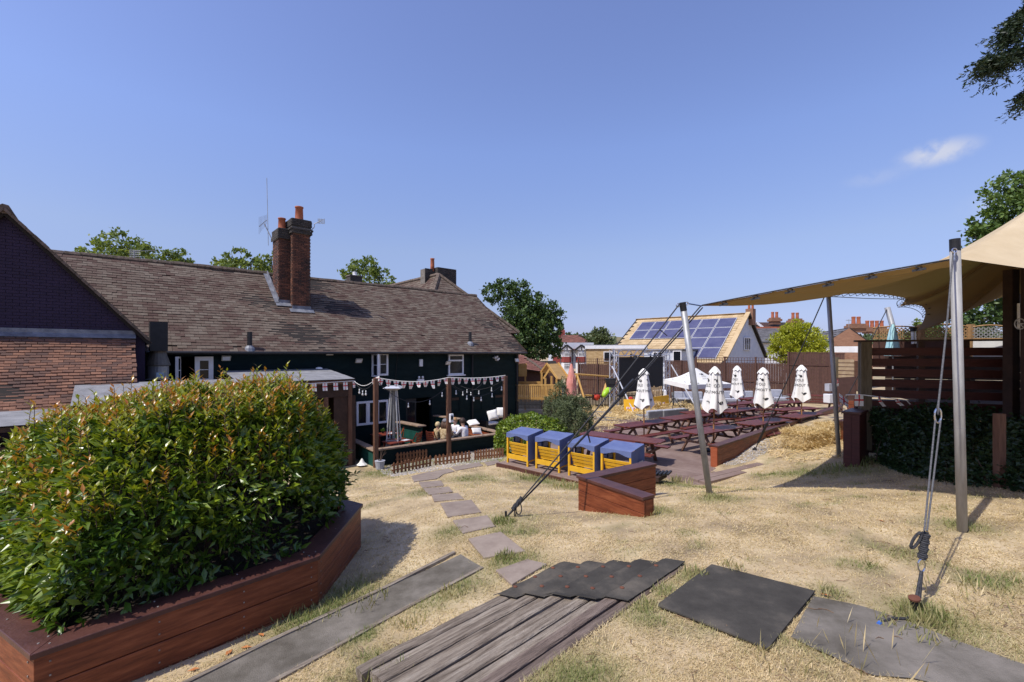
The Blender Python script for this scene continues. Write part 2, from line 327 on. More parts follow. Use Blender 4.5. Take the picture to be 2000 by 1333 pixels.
def gzv(X, Y):
    X = np.asarray(X, float); Y = np.asarray(Y, float); sh = X.shape; x, y = X.ravel(), Y.ravel(); z = np.empty(x.size)
    for i in range(0, x.size, 4000):
        a, b = x[i:i+4000], y[i:i+4000]
        k = tps((a[:, None]-cp[None, :, 0])**2+(b[:, None]-cp[None, :, 1])**2)
        z[i:i+4000] = k@WT[:NCP]+WT[NCP]+WT[NCP+1]*a+WT[NCP+2]*b
    far = np.clip((np.maximum(np.abs(x-3)-20, np.maximum(y-34, -y-6)))/14, 0, 1); far = far*far*(3-2*far)
    z = np.clip(z, -4.2, -1.85)*(1-far)+(-3.4)*far
    z = np.where(inside(FLOOR, x, y), np.minimum(z, FL-.09), z)
    st = -2.36+.04*np.floor(((x-O0.x)*Q.x+(y-O0.y)*Q.y)/TR)
    z = np.where(inside(STEPP, x, y), np.minimum(z, st-.1), z)
    return z.reshape(sh)
def gz(x, y): return float(gzv(np.array([x]), np.array([y]))[0])
def hit(px, py):                                       # where the sight line through a pixel meets the ground
    d = np.arange(1.5, 45, .02); x = (px-1000)/FPX*d; z = (HZ-py)/FPX*d
    i = int(np.argmax(z <= gzv(x, d))); return Vector((x[i], d[i], z[i]))
def vnoise(X, Y, s, seed=0):                           # smooth value noise
    r = np.random.default_rng(seed).random((64, 64)); x, y = X*s+100, Y*s+100; i, j = np.floor(x).astype(int), np.floor(y).astype(int); f, g = x-i, y-j
    f, g = f*f*(3-2*f), g*g*(3-2*g); q = lambda a, b: r[a % 64, b % 64]
    return (q(i, j)*(1-f)+q(i+1, j)*f)*(1-g)+(q(i, j+1)*(1-f)+q(i+1, j+1)*f)*g
GREEN = [(985, 1022, .45), (745, 925, .8), (1060, 936, .7), (1110, 950, .5), (1262, 1000, .4), (640, 1185, .5), (1810, 1225, .45), (1400, 975, .4), (1000, 1100, .35), (580, 1215, .4), (770, 1325, .35),
         (1650, 920, .9), (1560, 925, .6), (700, 1160, .5), (920, 935, .6), (830, 960, .35), (880, 1040, .3), (900, 1140, .4), (1330, 950, .5), (850, 1170, .3), (1890, 1030, .3), (1130, 1330, .3), (1250, 1195, .25), (1350, 1130, .2), (700, 1220, .3), (810, 905, 1.2), (950, 900, 1.0), (1300, 1155, .2), (1640, 1165, .2), (1690, 1110, .15), (1940, 1140, .2)]
GREEN = [(*hit(a, b)[:2], r) for a, b, r in GREEN]
def greenness(X, Y):
    g = np.zeros(X.shape)
    for a, b, r in GREEN: g = np.maximum(g, .95*np.exp(-((X-a)**2+(Y-b)**2)/(r*r)))
    n = .55*vnoise(X, Y, 2.3, 1)+.3*vnoise(X, Y, 6, 2)+.15*vnoise(X, Y, 15, 3)
    return np.clip(g*(.35+1.2*n)+np.clip((n-.62)*3.2, 0, .5), 0, 1)
M_ground = mat('parched_lawn', [(.20, .15, .092), (.42, .32, .185), (.60, .485, .305)], .95, 1.3, 12, coord='World', bump=.45, bs=55, attr=(.15, .15, .055), contrast=(.3, .7))
M_blade = mat('grass_blades', [(.31, .23, .115), (.55, .43, .23), (.76, .64, .41)], .8, 3, vary=.7, attr=(.15, .185, .05), transl=.25, coord='World')
xs = np.concatenate([[-600, -300, -150, -80, -50, -35, -25, -18], np.arange(-13, 22, .22), [24, 28, 36, 50, 80, 150, 300, 600]])
ys = np.concatenate([[-300, -100, -40, -15, -6, -2], np.arange(0, 30, .22), [31, 34, 38, 45, 60, 90, 150, 300, 700]])
GX, GY = np.meshgrid(xs, ys); GZ = gzv(GX, GY)+.014*(vnoise(GX, GY, 1.2, 5)-.5)*(np.abs(GX) < 22)
nx = len(xs); idx = np.arange(GX.size).reshape(GX.shape)
Fq = np.stack([idx[:-1, :-1], idx[:-1, 1:], idx[1:, 1:], idx[1:, :-1]], -1).reshape(-1, 4)
gme = np_mesh('ground', np.stack([GX, GY, GZ], -1).reshape(-1, 3), Fq, M_ground, attr=greenness(GX, GY).ravel()*.8)
gme.polygons.foreach_set('use_smooth', [True]*len(Fq)); tag(link('ground', gme), kind='structure')

def drape(name, left, right, mt, lift=.012, n=30, m=8, kind='structure', parent=None, thick=0):
    """sheet laid on the ground between two polylines of plan points"""
    def rs(pl):
        pl = np.array([tuple(p)[:2] for p in pl]); s = np.r_[0, np.cumsum(np.hypot(*np.diff(pl, axis=0).T))]; t = np.linspace(0, s[-1], n)
        return np.stack([np.interp(t, s, pl[:, 0]), np.interp(t, s, pl[:, 1])], -1)
    a, b = rs(left), rs(right); t = np.linspace(0, 1, m)[None, :, None]; P = a[:, None]*(1-t)+b[:, None]*t
    Z = gzv(P[..., 0], P[..., 1])+lift
    V = np.concatenate([P, Z[..., None]], -1).reshape(-1, 3); ix = np.arange(n*m).reshape(n, m)
    F = np.stack([ix[:-1, :-1], ix[1:, :-1], ix[1:, 1:], ix[:-1, 1:]], -1).reshape(-1, 4)
    V -= np.array(OFF.get(parent, Vector((0, 0, 0))) if parent else (0, 0, 0))
    o = link(name, np_mesh(name, V, F, mt), parent)
    if thick: q = o.modifiers.new('thick', 'SOLIDIFY'); q.thickness = thick; q.offset = -1
    if kind: o['kind'] = kind
    return o
# grit path on the left with timber edging
pl = [hit(*p) for p in ((900, 1086), (760, 1150), (640, 1207), (520, 1264), (380, 1333))]; pr = [hit(*p) for p in ((942, 1112), (840, 1166), (740, 1221), (650, 1271), (540, 1333))]
for q in (pl, pr): q.append(q[-1]+(q[-1]-q[-2])*2)
gpath = drape('grit_path', pl, pr, M_path, .02, 40, 8)
for side, top, bot in ((pl, .035, -.1), (pr, .022, -.1)):
    for i in range(len(side)-1):
        a, b = side[i].copy(), side[i+1].copy()
        if i == 0 and side is pl: a = hit(888, 1083)
        a.z, b.z = gz(a.x, a.y), gz(b.x, b.y); mid = (top+bot)/2
        mk('edging_board', MB().bar(a+UP*mid, b+UP*mid, .045, top-bot), M_sleeper, gpath)
# path on the right and the loose rubber mat
pu = [hit(*p) for p in ((1588, 1168), (1680, 1188), (1760, 1212), (1860, 1252), (2000, 1305))]; pd = [hit(*p) for p in ((1545, 1250), (1590, 1272), (1640, 1295), (1700, 1325), (1790, 1332))]
pu.append(pu[-1]+Vector((1.2, -.3, 0))); pd.append(pd[-1]+Vector((1.2, -.9, 0)))
rpath = drape('worn_path', pu, pd, M_path, .014, 40, 10)
mat_o = drape('rubber_mat', [hit(*p) for p in ((1390, 1109), (1480, 1134), (1592, 1163))], [hit(*p) for p in ((1283, 1190), (1390, 1232), (1500, 1279))], M_rubber, .022, 20, 12, None, thick=.012)
tag(mat_o, 'large black rubber mat lying on dry grass between the timber steps and the worn path', 'rubber mat')
# stepping stones
SLABS = [[(968, 1118), (1030, 1097), (1068, 1106), (1000, 1147)], [(914, 1057), (978, 1042), (1026, 1080), (945, 1094)], [(884, 1020), (952, 1010), (967, 1031), (903, 1045)],
         [(860, 986), (921, 979), (940, 1003), (874, 1013)], [(843, 969), (895, 966), (906, 977), (848, 982)], [(826, 956), (877, 953), (885, 963), (838, 969)], [(818, 944), (862, 941), (867, 951), (824, 955)],
         [(803, 932), (838, 923), (872, 924), (853, 937), (808, 943)], [(846, 922), (876, 917), (888, 922), (866, 928)], [(881, 914), (935, 905), (944, 911), (890, 921)], [(945, 905), (972, 900), (978, 906), (952, 912)]]
spath = thing('stepping_stone_path', None, None, hit(880, 1000), kind='structure'); SLABP = []
for q in SLABS:
    pts = [hit(*p) for p in q]; pts = pts[::-1]; SLABP.append([p[:2] for p in pts])
    tilt = random.uniform(-.01, .01)
    mk('paving_slab', MB().prism([p[:2] for p in pts], lambda x, y: gz(x, y)-.05, lambda x, y, t=tilt: gz(x, y)+.025), M_pave, spath, bevel=.008)
# ---------------- timber steps
def stz(k): return -2.36+.04*k
steps = thing('timber_steps', 'flight of weathered grey sleeper steps with black rubber treads at the right end', 'steps', (0, 4, -2.4))
MATS = [1.38, 1.52, 1.62, 1.70, 1.84]
for k in range(5):
    L1 = 2.34+.14*k; l0 = -.04 if k < 2 else random.uniform(-.3, -.1)-.1*k
    if k == 4: l0 = -1.2
    for h in range(2):
        a = O0+Q*(TR*k+.004+h*TR/2)+E*(l0+random.uniform(-.06, .06)); b = O0+Q*(TR*k+.004+h*TR/2)+E*(L1-(.0 if h else .03))
        w = TR/2-random.uniform(.006, .014); b2 = a+(b-a); sk = Q*random.uniform(-.006, .006); m = MB(); n = 14; top = []
        for i in range(n+1):
            p = a+(b2-a)*(i/n)+sk*(i/n); z = stz(k)+random.uniform(-.004, .004)-h*.004
            e1, e2 = random.uniform(0, .006), random.uniform(0, .006)
            top.append([p+Q*e1+UP*(z-.012), p+Q*(e1+.012)+UP*z, p+Q*(w-e2-.012)+UP*z, p+Q*(w-e2)+UP*(z-.012), p+Q*(w-e2)+UP*(z-.2), p+Q*e1+UP*(z-.2)])
        vs = [v for r in top for v in r]; fs = [(i*6+j, (i+1)*6+j, (i+1)*6+(j+1) % 6, i*6+(j+1) % 6) for i in range(n) for j in range(6)]+[tuple(range(6)), tuple(n*6+j for j in range(6))[::-1]]
        m.add(vs, fs); mk('timber', m, M_redsl if k == 4 else M_sleeper, steps)
    if k < 5:
        s0 = MATS[k]; m = MB(); n = 12; rows = []
        for i in range(n+1):
            t = s0+(L1+.05-s0)*i/n; ed = random.uniform(-.008, .008); lift = .008+(.03 if i == 0 else 0)*random.random()
            rows.append([O0+E*(t-.06)+Q*(TR*k-.015+ed)+UP*(stz(k)+lift-.012), O0+E*(t-.03)+Q*(TR*k+.02)+UP*(stz(k)+lift+.006), O0+E*(t+.05)+Q*(TR*k+TR*.86+ed)+UP*(stz(k)+lift+.006)])
        vs = [v for r in rows for v in r]; m.add(vs, [(i*3+j, i*3+j+1, (i+1)*3+j+1, (i+1)*3+j) for i in range(n) for j in range(2)])
        o = mk('rubber_tread', m, M_rubber, steps); q = o.modifiers.new('thick', 'SOLIDIFY'); q.thickness = .008
        for t in (.2, .5, .8):
            c = O0+E*(s0+(L1-s0)*t)+Q*(TR*k+.035)+UP*(stz(k)+.016); mk('rusty_washer', MB().lathe(c, [(.022, -.004), (.022, .003), (.008, .009)], 10), mat('rust', [(.10, .035, .02), (.16, .06, .03)], .8) if 'rust' not in MAT else MAT['rust'], steps)
# ---------------- planters
def offset(pts, d, closed):                            # offset a plan polyline to its left by d with mitres
    n = len(pts); out = []
    for i in range(n):
        p = Vector(pts[i][:2]); a = Vector(pts[i-1][:2]) if (i > 0 or closed) else None; b = Vector(pts[(i+1) % n][:2]) if (i < n-1 or closed) else None
        nn = [Vector((-(t.y), t.x)).normalized() for t in ([p-a] if a is not None else [])+([b-p] if b is not None else [])]
        m = sum(nn, Vector((0, 0))).normalized(); out.append(p+m*(d/max(.3, m.dot(nn[0]))))
    return out
def planter(root, pts, zc, boards, bh, capw, closed, lip=.025, bothsides=False):
    o1, i1 = offset(pts, -lip, closed), offset(pts, capw-lip, closed); n = len(pts)
    for i in range(n if closed else n-1):
        j = (i+1) % n; mk('cap_board', MB().prism([o1[i], o1[j], i1[j], i1[i]], zc-.045, zc+random.uniform(0, .003)), M_redcap, root, bevel=.006)
        faces = [(pts, offset(pts, .04, closed))]+([(offset(pts, capw-2*lip-.04, closed), offset(pts, capw-2*lip, closed))] if bothsides else [])
        for pa, pb in faces:
            for k in range(boards):
                zt = zc-.047-k*bh; e = random.uniform(-.003, .003)+(.004 if k % 2 else 0)
                mk('side_board', MB().prism([(pa[i][0], pa[i][1]), (pa[j][0], pa[j][1]), pb[j], pb[i]], zt-bh+.007, zt), M_redwood, root, bevel=.005).location += Vector((0, 0, 0))
    return o1, i1
BP = [(-3.31, 3.15), (-1.99, 4.66), (-2.07, 6.24), (-4.4, 7.7), (-6.2, 4.7)]
pt = thing('raised_planter', 'large red brown timber planter holding the big glossy hedge in the left foreground', 'planter', (-3.3, 5, -2.6))
planter(pt, BP, -2.07, 3, .225, .25, True)
mk('soil', MB().prism(offset(BP, .06, True), -2.7, -2.2), mat('dark_soil', [(.02, .014, .01), (.05, .035, .025)], .95, 9, bump=.6), pt)
LP = [(1.875, 6.46), (1.11, 7.62), (2.55, 8.62)]
LPr = LP[::-1]
lp = thing('low_planter', 'low L shaped red timber planter on the dry lawn before the yellow seats', 'planter', (1.5, 7.3, -2.5))
planter(lp, LPr, -2.05, 3, .20, .26, False, bothsides=True)
cpw = offset(LPr, .02, False); cin = offset(LPr, .19, False)
for i in (0, 2):
    a, b = cpw[i], cin[i]; d = (Vector(LPr[1])-Vector(LPr[i])).normalized()*.05
    mk('end_board', MB().prism([a, b, b+d, a+d] if i == 0 else [b, a, a+d, b+d], -2.75, -2.1), M_redwood, lp)
m = MB()
for i in range(len(BP)):
    a, b = Vector((*BP[i], 0)), Vector((*BP[(i+1) % len(BP)], 0)); L = (b-a).length; d = (b-a).normalized(); n_in = Vector((-d.y, d.x, 0))
    for s in np.arange(.08, L, .62):
        for o in (.05, .17): m.lathe(a+d*s+n_in*o+UP*-2.069, [(.007, -.002), (.007, .0035), (.001, .004)], 7)
        for z in (-2.17, -2.27, -2.40, -2.50): c = a+d*s-n_in*.002+UP*z; m.bar(c, c-n_in*.004, .011, .011)
tag(mk('screw_heads', m, mat('dull_screw', [(.16, .14, .12), (.3, .27, .24)], .6, 30), pt), kind='stuff')
# ---------------- leaves
def leaf_cloud(name, P, D, Nn, Ln, Wd, mt, parent, tint=None, kind='stuff', fold=.25):
    P, D, Nn = map(lambda a: np.asarray(a, float), (P, D, Nn)); D = D/np.linalg.norm(D, axis=1)[:, None]
    Sd = np.cross(Nn, D); Sd /= np.linalg.norm(Sd, axis=1)[:, None]+1e-9; Nn = np.cross(D, Sd)
    Ln = np.broadcast_to(np.asarray(Ln, float), (len(P),))[:, None]; Wd = np.broadcast_to(np.asarray(Wd, float), (len(P),))[:, None]
    if fold is None:
        V = np.stack([P, P+D*Ln*.5+Sd*Wd, P+D*Ln, P+D*Ln*.5-Sd*Wd], 1); k = 4; T = np.array([[0, 3, 2, 1]])
    else:
        mid = P+D*Ln*.48-Nn*Wd*fold
        V = np.stack([P, P+D*Ln*.42+Sd*Wd, P+D*Ln-Nn*Ln*.16, P+D*Ln*.42-Sd*Wd, mid], 1); k = 5; T = np.array([[0, 3, 4], [3, 2, 4], [2, 1, 4], [1, 0, 4]])
    F = (T[None]+(np.arange(len(P))*k)[:, None, None]).reshape(-1, T.shape[1])
    V = V.reshape(-1, 3)-np.array(OFF.get(parent, (0, 0, 0)) if parent else (0, 0, 0))
    o = link(name, np_mesh(name, V, F, mt, attr=None if tint is None else np.repeat(tint, k)), parent)
    if kind: o['kind'] = kind
    return o
def rdirs(n, zmin=-1, zmax=1):
    z = RNG.uniform(zmin, zmax, n); a = RNG.uniform(0, 2*pi, n); r = np.sqrt(1-z*z); return np.stack([r*np.cos(a), r*np.sin(a), z], -1)
M_hleaf = mat('glossy_hedge_leaf', [(.014, .040, .006), (.055, .115, .012), (.13, .20, .022)], .30, 3, vary=.65, coord='World', spec=.5, transl=.25, attr=(.20, .265, .018))
M_shoot = mat('young_red_leaf', [(.13, .20, .014), (.23, .29, .022), (.30, .26, .026)], .32, 3, vary=.6, coord='World', spec=.5, transl=.3, attr=(.42, .13, .03))
M_twig = mat('twig_bark', [(.05, .03, .02), (.10, .065, .045)], .9, 9)
def pdist(poly, X, Y):
    r = np.full(X.shape, 1e9); n = len(poly)
    for i in range(n):
        a, b = np.array(poly[i][:2]), np.array(poly[(i+1) % n][:2]); t = np.clip(((X-a[0])*(b-a)[0]+(Y-a[1])*(b-a)[1])/((b-a)@(b-a)), 0, 1)
        r = np.minimum(r, np.hypot(X-a[0]-t*(b-a)[0], Y-a[1]-t*(b-a)[1]))
    return r
hedge = thing('photinia_hedge', 'big glossy green hedge with orange red young shoots filling the foreground planter', 'hedge', (-3.5, 5.2, -2.2))
HPoly = [(p[0], p[1]) for p in offset(BP, .17, True)]
def htop(X, Y):
    d = pdist(HPoly, X, Y); left = np.clip((-X-Y*.45-.1)/3, 0, 1)
    z = -.47-.85*np.clip(1-d/.60, 0, 1)**2.0+.22*(vnoise(X, Y, 1.6, 11)-.5)+.20*(vnoise(X, Y, 4.5, 12)-.5)
    z -= .22*np.clip((4.7-Y)/1.6, 0, 1)**1.2+.21*np.clip(-X-.70*Y, 0, 3)**1.25+.03
    return z
def samp(n):
    out = np.empty((0, 2))
    while len(out) < n:
        q = np.stack([RNG.uniform(-6.4, -1.8, 3*n), RNG.uniform(3, 7.9, 3*n)], -1); out = np.r_[out, q[inside(HPoly, q[:, 0], q[:, 1])]]
    return out[:n]
q = samp(30000); zt = htop(q[:, 0], q[:, 1]); top = np.c_[q, zt-RNG.exponential(.13, len(q))]
q2 = samp(120000); d2_ = pdist(HPoly, q2[:, 0], q2[:, 1]); q2 = q2[RNG.random(len(q2)) < np.exp(-d2_/.26)][:44000]; z2 = htop(q2[:, 0], q2[:, 1])
sd = np.c_[q2, -2.15+(z2+2.15)*RNG.random(len(q2))**.8]
keep = (RNG.random(len(sd)) < np.clip((sd[:, 2]+2.35)*1.1, .22, 1)) & (vnoise(sd[:, 0]*1.0+sd[:, 2], sd[:, 1]+sd[:, 2]*.7, 3.2, 21) > .27); sd = sd[keep]
Pm = np.r_[top, sd]; cen = np.array([-3.6, 5.4, -1.7]); out = Pm-cen; out[:, 2] *= .6; out /= np.linalg.norm(out, axis=1)[:, None]
Dm = out*.8+rdirs(len(Pm))*.9; Dm[:, 2] += np.r_[np.full(len(top), .35), np.full(len(sd), .1)]; Nm = rdirs(len(Pm), .2, 1)+out*.4
Lm = RNG.uniform(.055, .14, len(Pm)); young = np.clip((Pm[:, 2]-htop(Pm[:, 0], Pm[:, 1])+.38)/.34, 0, 1)*np.clip(RNG.random(len(Pm))*1.5-.25, 0, 1)
dist = np.linalg.norm(Pm, axis=1); near = np.argsort(dist+np.where((Pm[:, 2] > -1.9), 0, 9)); sel = near[:300]; rest = np.setdiff1d(np.arange(len(Pm)), sel)
leaf_cloud('foliage', Pm[rest], Dm[rest], Nm[rest], Lm[rest], Lm[rest]*.18, M_hleaf, hedge, young[rest])
lme = np_mesh('leaf', [(0, 0, 0), (.42, .18, 0), (1, 0, -.16), (.42, -.18, 0), (.48, 0, -.06)], [[0, 3, 4], [3, 2, 4], [2, 1, 4], [1, 0, 4]], M_hleaf)
Ms = []
for i in sel:
    x = Vector(Dm[i]).normalized(); y = Vector(Nm[i]).cross(x).normalized(); z = x.cross(y); L_ = Lm[i]; Ms.append(mat3(x*L_, y*L_, z*L_, Vector(Pm[i])))
pieces(hedge, 'leaf', lme, Ms)
# reddish young shoots standing proud of the top
q = samp(1500); q = q[pdist(HPoly, q[:, 0], q[:, 1]) > .05][:1150]; zt = htop(q[:, 0], q[:, 1]); sh = MB(); P_, D_, N_, T_ = [], [], [], []
for i in range(len(q)):
    b = Vector((q[i, 0], q[i, 1], zt[i]-.08)); h = random.uniform(.08, .19)*(1.9 if random.random() < .13 else 1); t = b+Vector((random.uniform(-.04, .04), random.uniform(-.04, .04), h+.06))
    sh.tube([b, t], [.004, .0025], 4, caps=False)
    red = random.random()
    for k in range(8):
        f = .45+.55*k/7; a = k*2.4+i; p = b+(t-b)*f; up = .5+.9*(k/7)
        P_.append(p); D_.append((cos(a), sin(a), up)); N_.append((-cos(a)*.6, -sin(a)*.6, 1)); T_.append((.15+.75*red)*(.3+.7*k/7) if red > .58 else .10*k/7)
leaf_cloud('young_shoots', P_, D_, N_, RNG.uniform(.055, .10, len(P_)), RNG.uniform(.010, .018, len(P_)), M_shoot, hedge, np.array(T_))
tag(mk('shoot_stems', sh, M_twig, hedge), kind='stuff')
for i in range(26):
    sq = samp(40); x, y = sq[int(np.argmax(pdist(HPoly, sq[:, 0], sq[:, 1]) > .45))]; a = Vector((x, y, -2.25)); b = Vector((x+random.uniform(-.35, .35), y+random.uniform(-.35, .35), -1.25))
    mk('stem', MB().tube([a, (a+b)/2+Vector((random.uniform(-.1, .1), random.uniform(-.1, .1), 0)), b], [.016, .012, .006], 5), M_twig, hedge)
# a few low side branches reaching out over the planter edge
br = MB(); P_, D_, N_ = [], [], []
for (px, py, d) in ((690, 940, 6.0), (672, 905, 5.9), (700, 925, 6.1), (20, 960, 3.3), (60, 1010, 3.2), (680, 880, 6.0)):
    t = at(px, py, d); b = t+Vector((-.5, random.uniform(-.2, .2), -.12)); br.tube([b, (b+t)/2+UP*.03, t], [.006, .005, .003], 5, False)
    for k in range(16):
        a = random.uniform(0, 2*pi); P_.append(b+(t-b)*(.35+.65*k/15)); D_.append((.6+.5*cos(a), .5*sin(a), random.uniform(-.3, .7))); N_.append((random.uniform(-.4, .4), random.uniform(-.4, .4), 1))
tag(mk('side_branches', br, M_twig, hedge), kind='stuff'); leaf_cloud('side_foliage', P_, D_, N_, .08, .018, M_hleaf, hedge)
# ---------------- grass
n = 540000; rr = RNG.random(n); d = 2.4*(17/2.4)**rr; tt = RNG.uniform(-1.35, 1.6, n); X, Y = tt*d, d
EXC = [[p[:2] for p in pl]+[p[:2] for p in pr[::-1]], [p[:2] for p in pu]+[p[:2] for p in pd[::-1]], STEPP, BP, FLOOR, DECKF]+SLABP
EXC += [[tuple(hit(*p)[:2]) for p in ((1390, 1109), (1592, 1163), (1500, 1279), (1283, 1190))], [tuple(p) for p in offset(LPr, -.02, False)]+[tuple(p) for p in offset(LPr, .28, False)[::-1]], [(-5.2, 16), (0, 20), (-3, 26), (-14, 19), (-14, 9), (-6, 9)]]
bad = np.zeros(n, bool)
for p in EXC:
    p = np.array([tuple(v)[:2] for v in p]); c_ = p.mean(0)
    if np.abs(p-c_).max() < 2.6: p = c_+(p-c_)*(1-.035/np.maximum(.3, np.linalg.norm(p-c_, axis=1)))[:, None]
    bad |= inside(p, X, Y)
dens = -.05+1.5*(.6*vnoise(X, Y, 1.8, 31)+.4*vnoise(X, Y, 5.5, 35)); bare = vnoise(X, Y, .7, 33) > .72
ok = ~bad & (RNG.random(n) < np.where(bare, .35, 1)*np.clip(dens, 0, 1)); X, Y, d = X[ok], Y[ok], d[ok]
Z = gzv(X, Y); g = greenness(X, Y); m = len(X); gsel = np.clip(g*1.1+RNG.normal(0, .16, m), 0, 1)
a = RNG.uniform(0, 2*pi, m); lie = np.where(gsel > .5, RNG.uniform(.6, 1.6, m), RNG.uniform(.05, .9, m))
D = np.stack([np.cos(a), np.sin(a), lie], -1); L_ = (RNG.uniform(.013, .040, m)*(1+.9*gsel))*(1+.03*d); D /= np.linalg.norm(D, axis=1)[:, None]
Sd = np.stack([-np.sin(a), np.cos(a), np.zeros(m)], -1)*(.0011+.00055*d)[:, None]
P = np.stack([X, Y, Z+.004], -1); V = np.stack([P-Sd, P+Sd, P+D*L_[:, None]], 1).reshape(-1, 3)
o = tag(link('lawn_grass', np_mesh('lawn_grass', V, np.arange(3*m).reshape(-1, 3), M_blade, attr=np.repeat(gsel, 3))), kind='stuff')
# taller dry stalks and tufts along edges
P_, D_, L2, T_ = [], [], [], []
def tuft(px, py, n, r, h, green):
    c = hit(px, py)
    for k in range(n):
        a = random.uniform(0, 2*pi); rr = r*sqrt(random.random()); x, y = c.x+rr*cos(a), c.y+rr*sin(a); b = random.uniform(0, 2*pi); l = random.uniform(.2, .7)
        P_.append((x, y, gz(x, y))); D_.append((l*cos(b), l*sin(b), 1)); L2.append(h*random.uniform(.5, 1.2)); T_.append(min(1, max(0, green+random.uniform(-.3, .3))))
for t in ((1430, 1115, 60, .12, .12, .4), (1700, 1110, 14, .05, .13, .9), (1620, 1165, 40, .1, .12, .6), (1810, 1215, 180, .18, .14, .7), (1790, 1235, 120, .25, .1, .6), (1270, 1005, 60, .12, .13, .6), (1235, 1000, 70, .18, .12, .4), (985, 1022, 120, .16, .09, .85),
          (1610, 1290, 9, .25, .22, .1), (1760, 1310, 10, .3, .24, .1), (1650, 1240, 6, .2, .2, .05), (1140, 1300, 6, .1, .16, .1), (1170, 1270, 8, .1, .14, .2), (760, 1320, 160, .2, .12, .8), (985, 1090, 130, .12, .08, .8), (1260, 1190, 60, .1, .09, .7),
          (700, 1180, 100, .3, .11, .7), (600, 1205, 110, .3, .1, .7), (885, 1160, 90, .16, .08, .5), (800, 1222, 70, .14, .08, .5), (1330, 945, 60, .3, .2, .6), (1240, 940, 60, .25, .28, .5), (1400, 975, 60, .2, .12, .7), (1880, 1035, 70, .15, .1, .7), (1650, 915, 160, .5, .12, .9), (1690, 905, 120, .4, .2, .9),
          (1120, 955, 90, .5, .16, .4), (1060, 935, 140, .7, .14, .7), (1900, 1180, 90, .4, .13, .35), (1960, 1150, 60, .3, .12, .3), (820, 905, 60, .8, .1, .8), (1360, 1125, 50, .1, .1, .7), (1520, 1300, 40, .2, .12, .4), (1290, 1160, 40, .08, .07, .8)):
    tuft(*t)
P_, D_, L2 = np.array(P_), np.array(D_), np.array(L2)
leaf_cloud('tall_grass', P_, D_, np.cross(D_, rdirs(len(D_))), L2, .0025+.0006*P_[:, 1], M_blade, None, np.array(T_), fold=None)
m = MB()
for i in range(150):
    d = 2.8*(11/2.8)**random.random(); x = random.uniform(-.45, 1.15)*d; a = random.uniform(0, 6.3); l = random.uniform(.04, .16); z = gz(x, d)+.016; m.tube([(x, d, z), (x+cos(a)*l*.5, d+sin(a)*l*.5, z+random.uniform(0, .02)), (x+cos(a+.4)*l, d+sin(a+.4)*l, z)], [.0035, .003, .002], 4)
tag(mk('twigs', m, mat('dry_twig', [(.10, .055, .03), (.22, .14, .08)], .9, 9, vary=.5)), kind='stuff')
# fallen orange leaves beside the planter and on the path
M_dead = mat('dead_leaf', [(.35, .10, .03), (.5, .2, .06)], .7, 9, vary=.5)
for px, py, w in ((515, 1247, 'beside the middle of the planter front, nearest of two to the path edging'), (610, 1175, 'close to the planter front below its right corner'), (440, 1285, 'by the planter front, just above the lower edging board'), (470, 1270, 'by the planter front, left of the middle'), (390, 1310, 'at the bottom of the picture between planter and path'), (1602, 1165, 'at the corner of the large rubber mat'), (1714, 1018, 'on bare lawn left of the near guy rope'), (640, 1215, 'on the grit path edging right of the planter'), (1160, 1200, 'on the timber steps below the rubber treads')):
    h = hit(px, py); b = random.uniform(0, 6.3); o = leaf_cloud('fallen_leaf', [h+UP*.02], [(cos(b), sin(b), .1)], [(.1, .1, 1)], .09, .022, M_dead, None, kind=None)
    tag(o, 'orange leaf '+w, 'fallen leaf', 'fallen orange leaves scattered on the ground')
# ---------------- the pub
AZ = atan2(.748, .664); PU, PN = Vector((.748, .664, 0)), Vector((.664, -.748, 0)); PF = Fr(PN*-18.95, AZ)
def aw(px, out=0.): k = (px-1000)/FPX; return (18.95-out)/(.748-k*.664)*(k*.748+.664)
def dw(px, out=0.): return (18.95-out)/(.748-(px-1000)/FPX*.664)
def zw(px, py, out=0.): return (HZ-py)/FPX*dw(px, out)
def wall_holes(mb, fr, a0, a1, z0, z1, holes, o=0., depth=.25, mi=0):
    As = sorted({a0, a1, *[h[0] for h in holes], *[h[1] for h in holes]}); Zs = sorted({z0, z1, *[h[2] for h in holes], *[h[3] for h in holes]})
    for i in range(len(As)-1):
        for j in range(len(Zs)-1):
            ca, cz = (As[i]+As[i+1])/2, (Zs[j]+Zs[j+1])/2
            if any(h[0] < ca < h[1] and h[2] < cz < h[3] for h in holes): continue
            mb.quad(fr.p(As[i], o, Zs[j]), fr.p(As[i+1], o, Zs[j]), fr.p(As[i+1], o, Zs[j+1]), fr.p(As[i], o, Zs[j+1]), mi)
    for a, b, c, e in holes:
        for (x0, y0), (x1, y1) in (((a, c), (b, c)), ((b, c), (b, e)), ((b, e), (a, e)), ((a, e), (a, c))):
            mb.quad(fr.p(x0, o, y0), fr.p(x1, o, y1), fr.p(x1, o-depth, y1), fr.p(x0, o-depth, y0), mi)
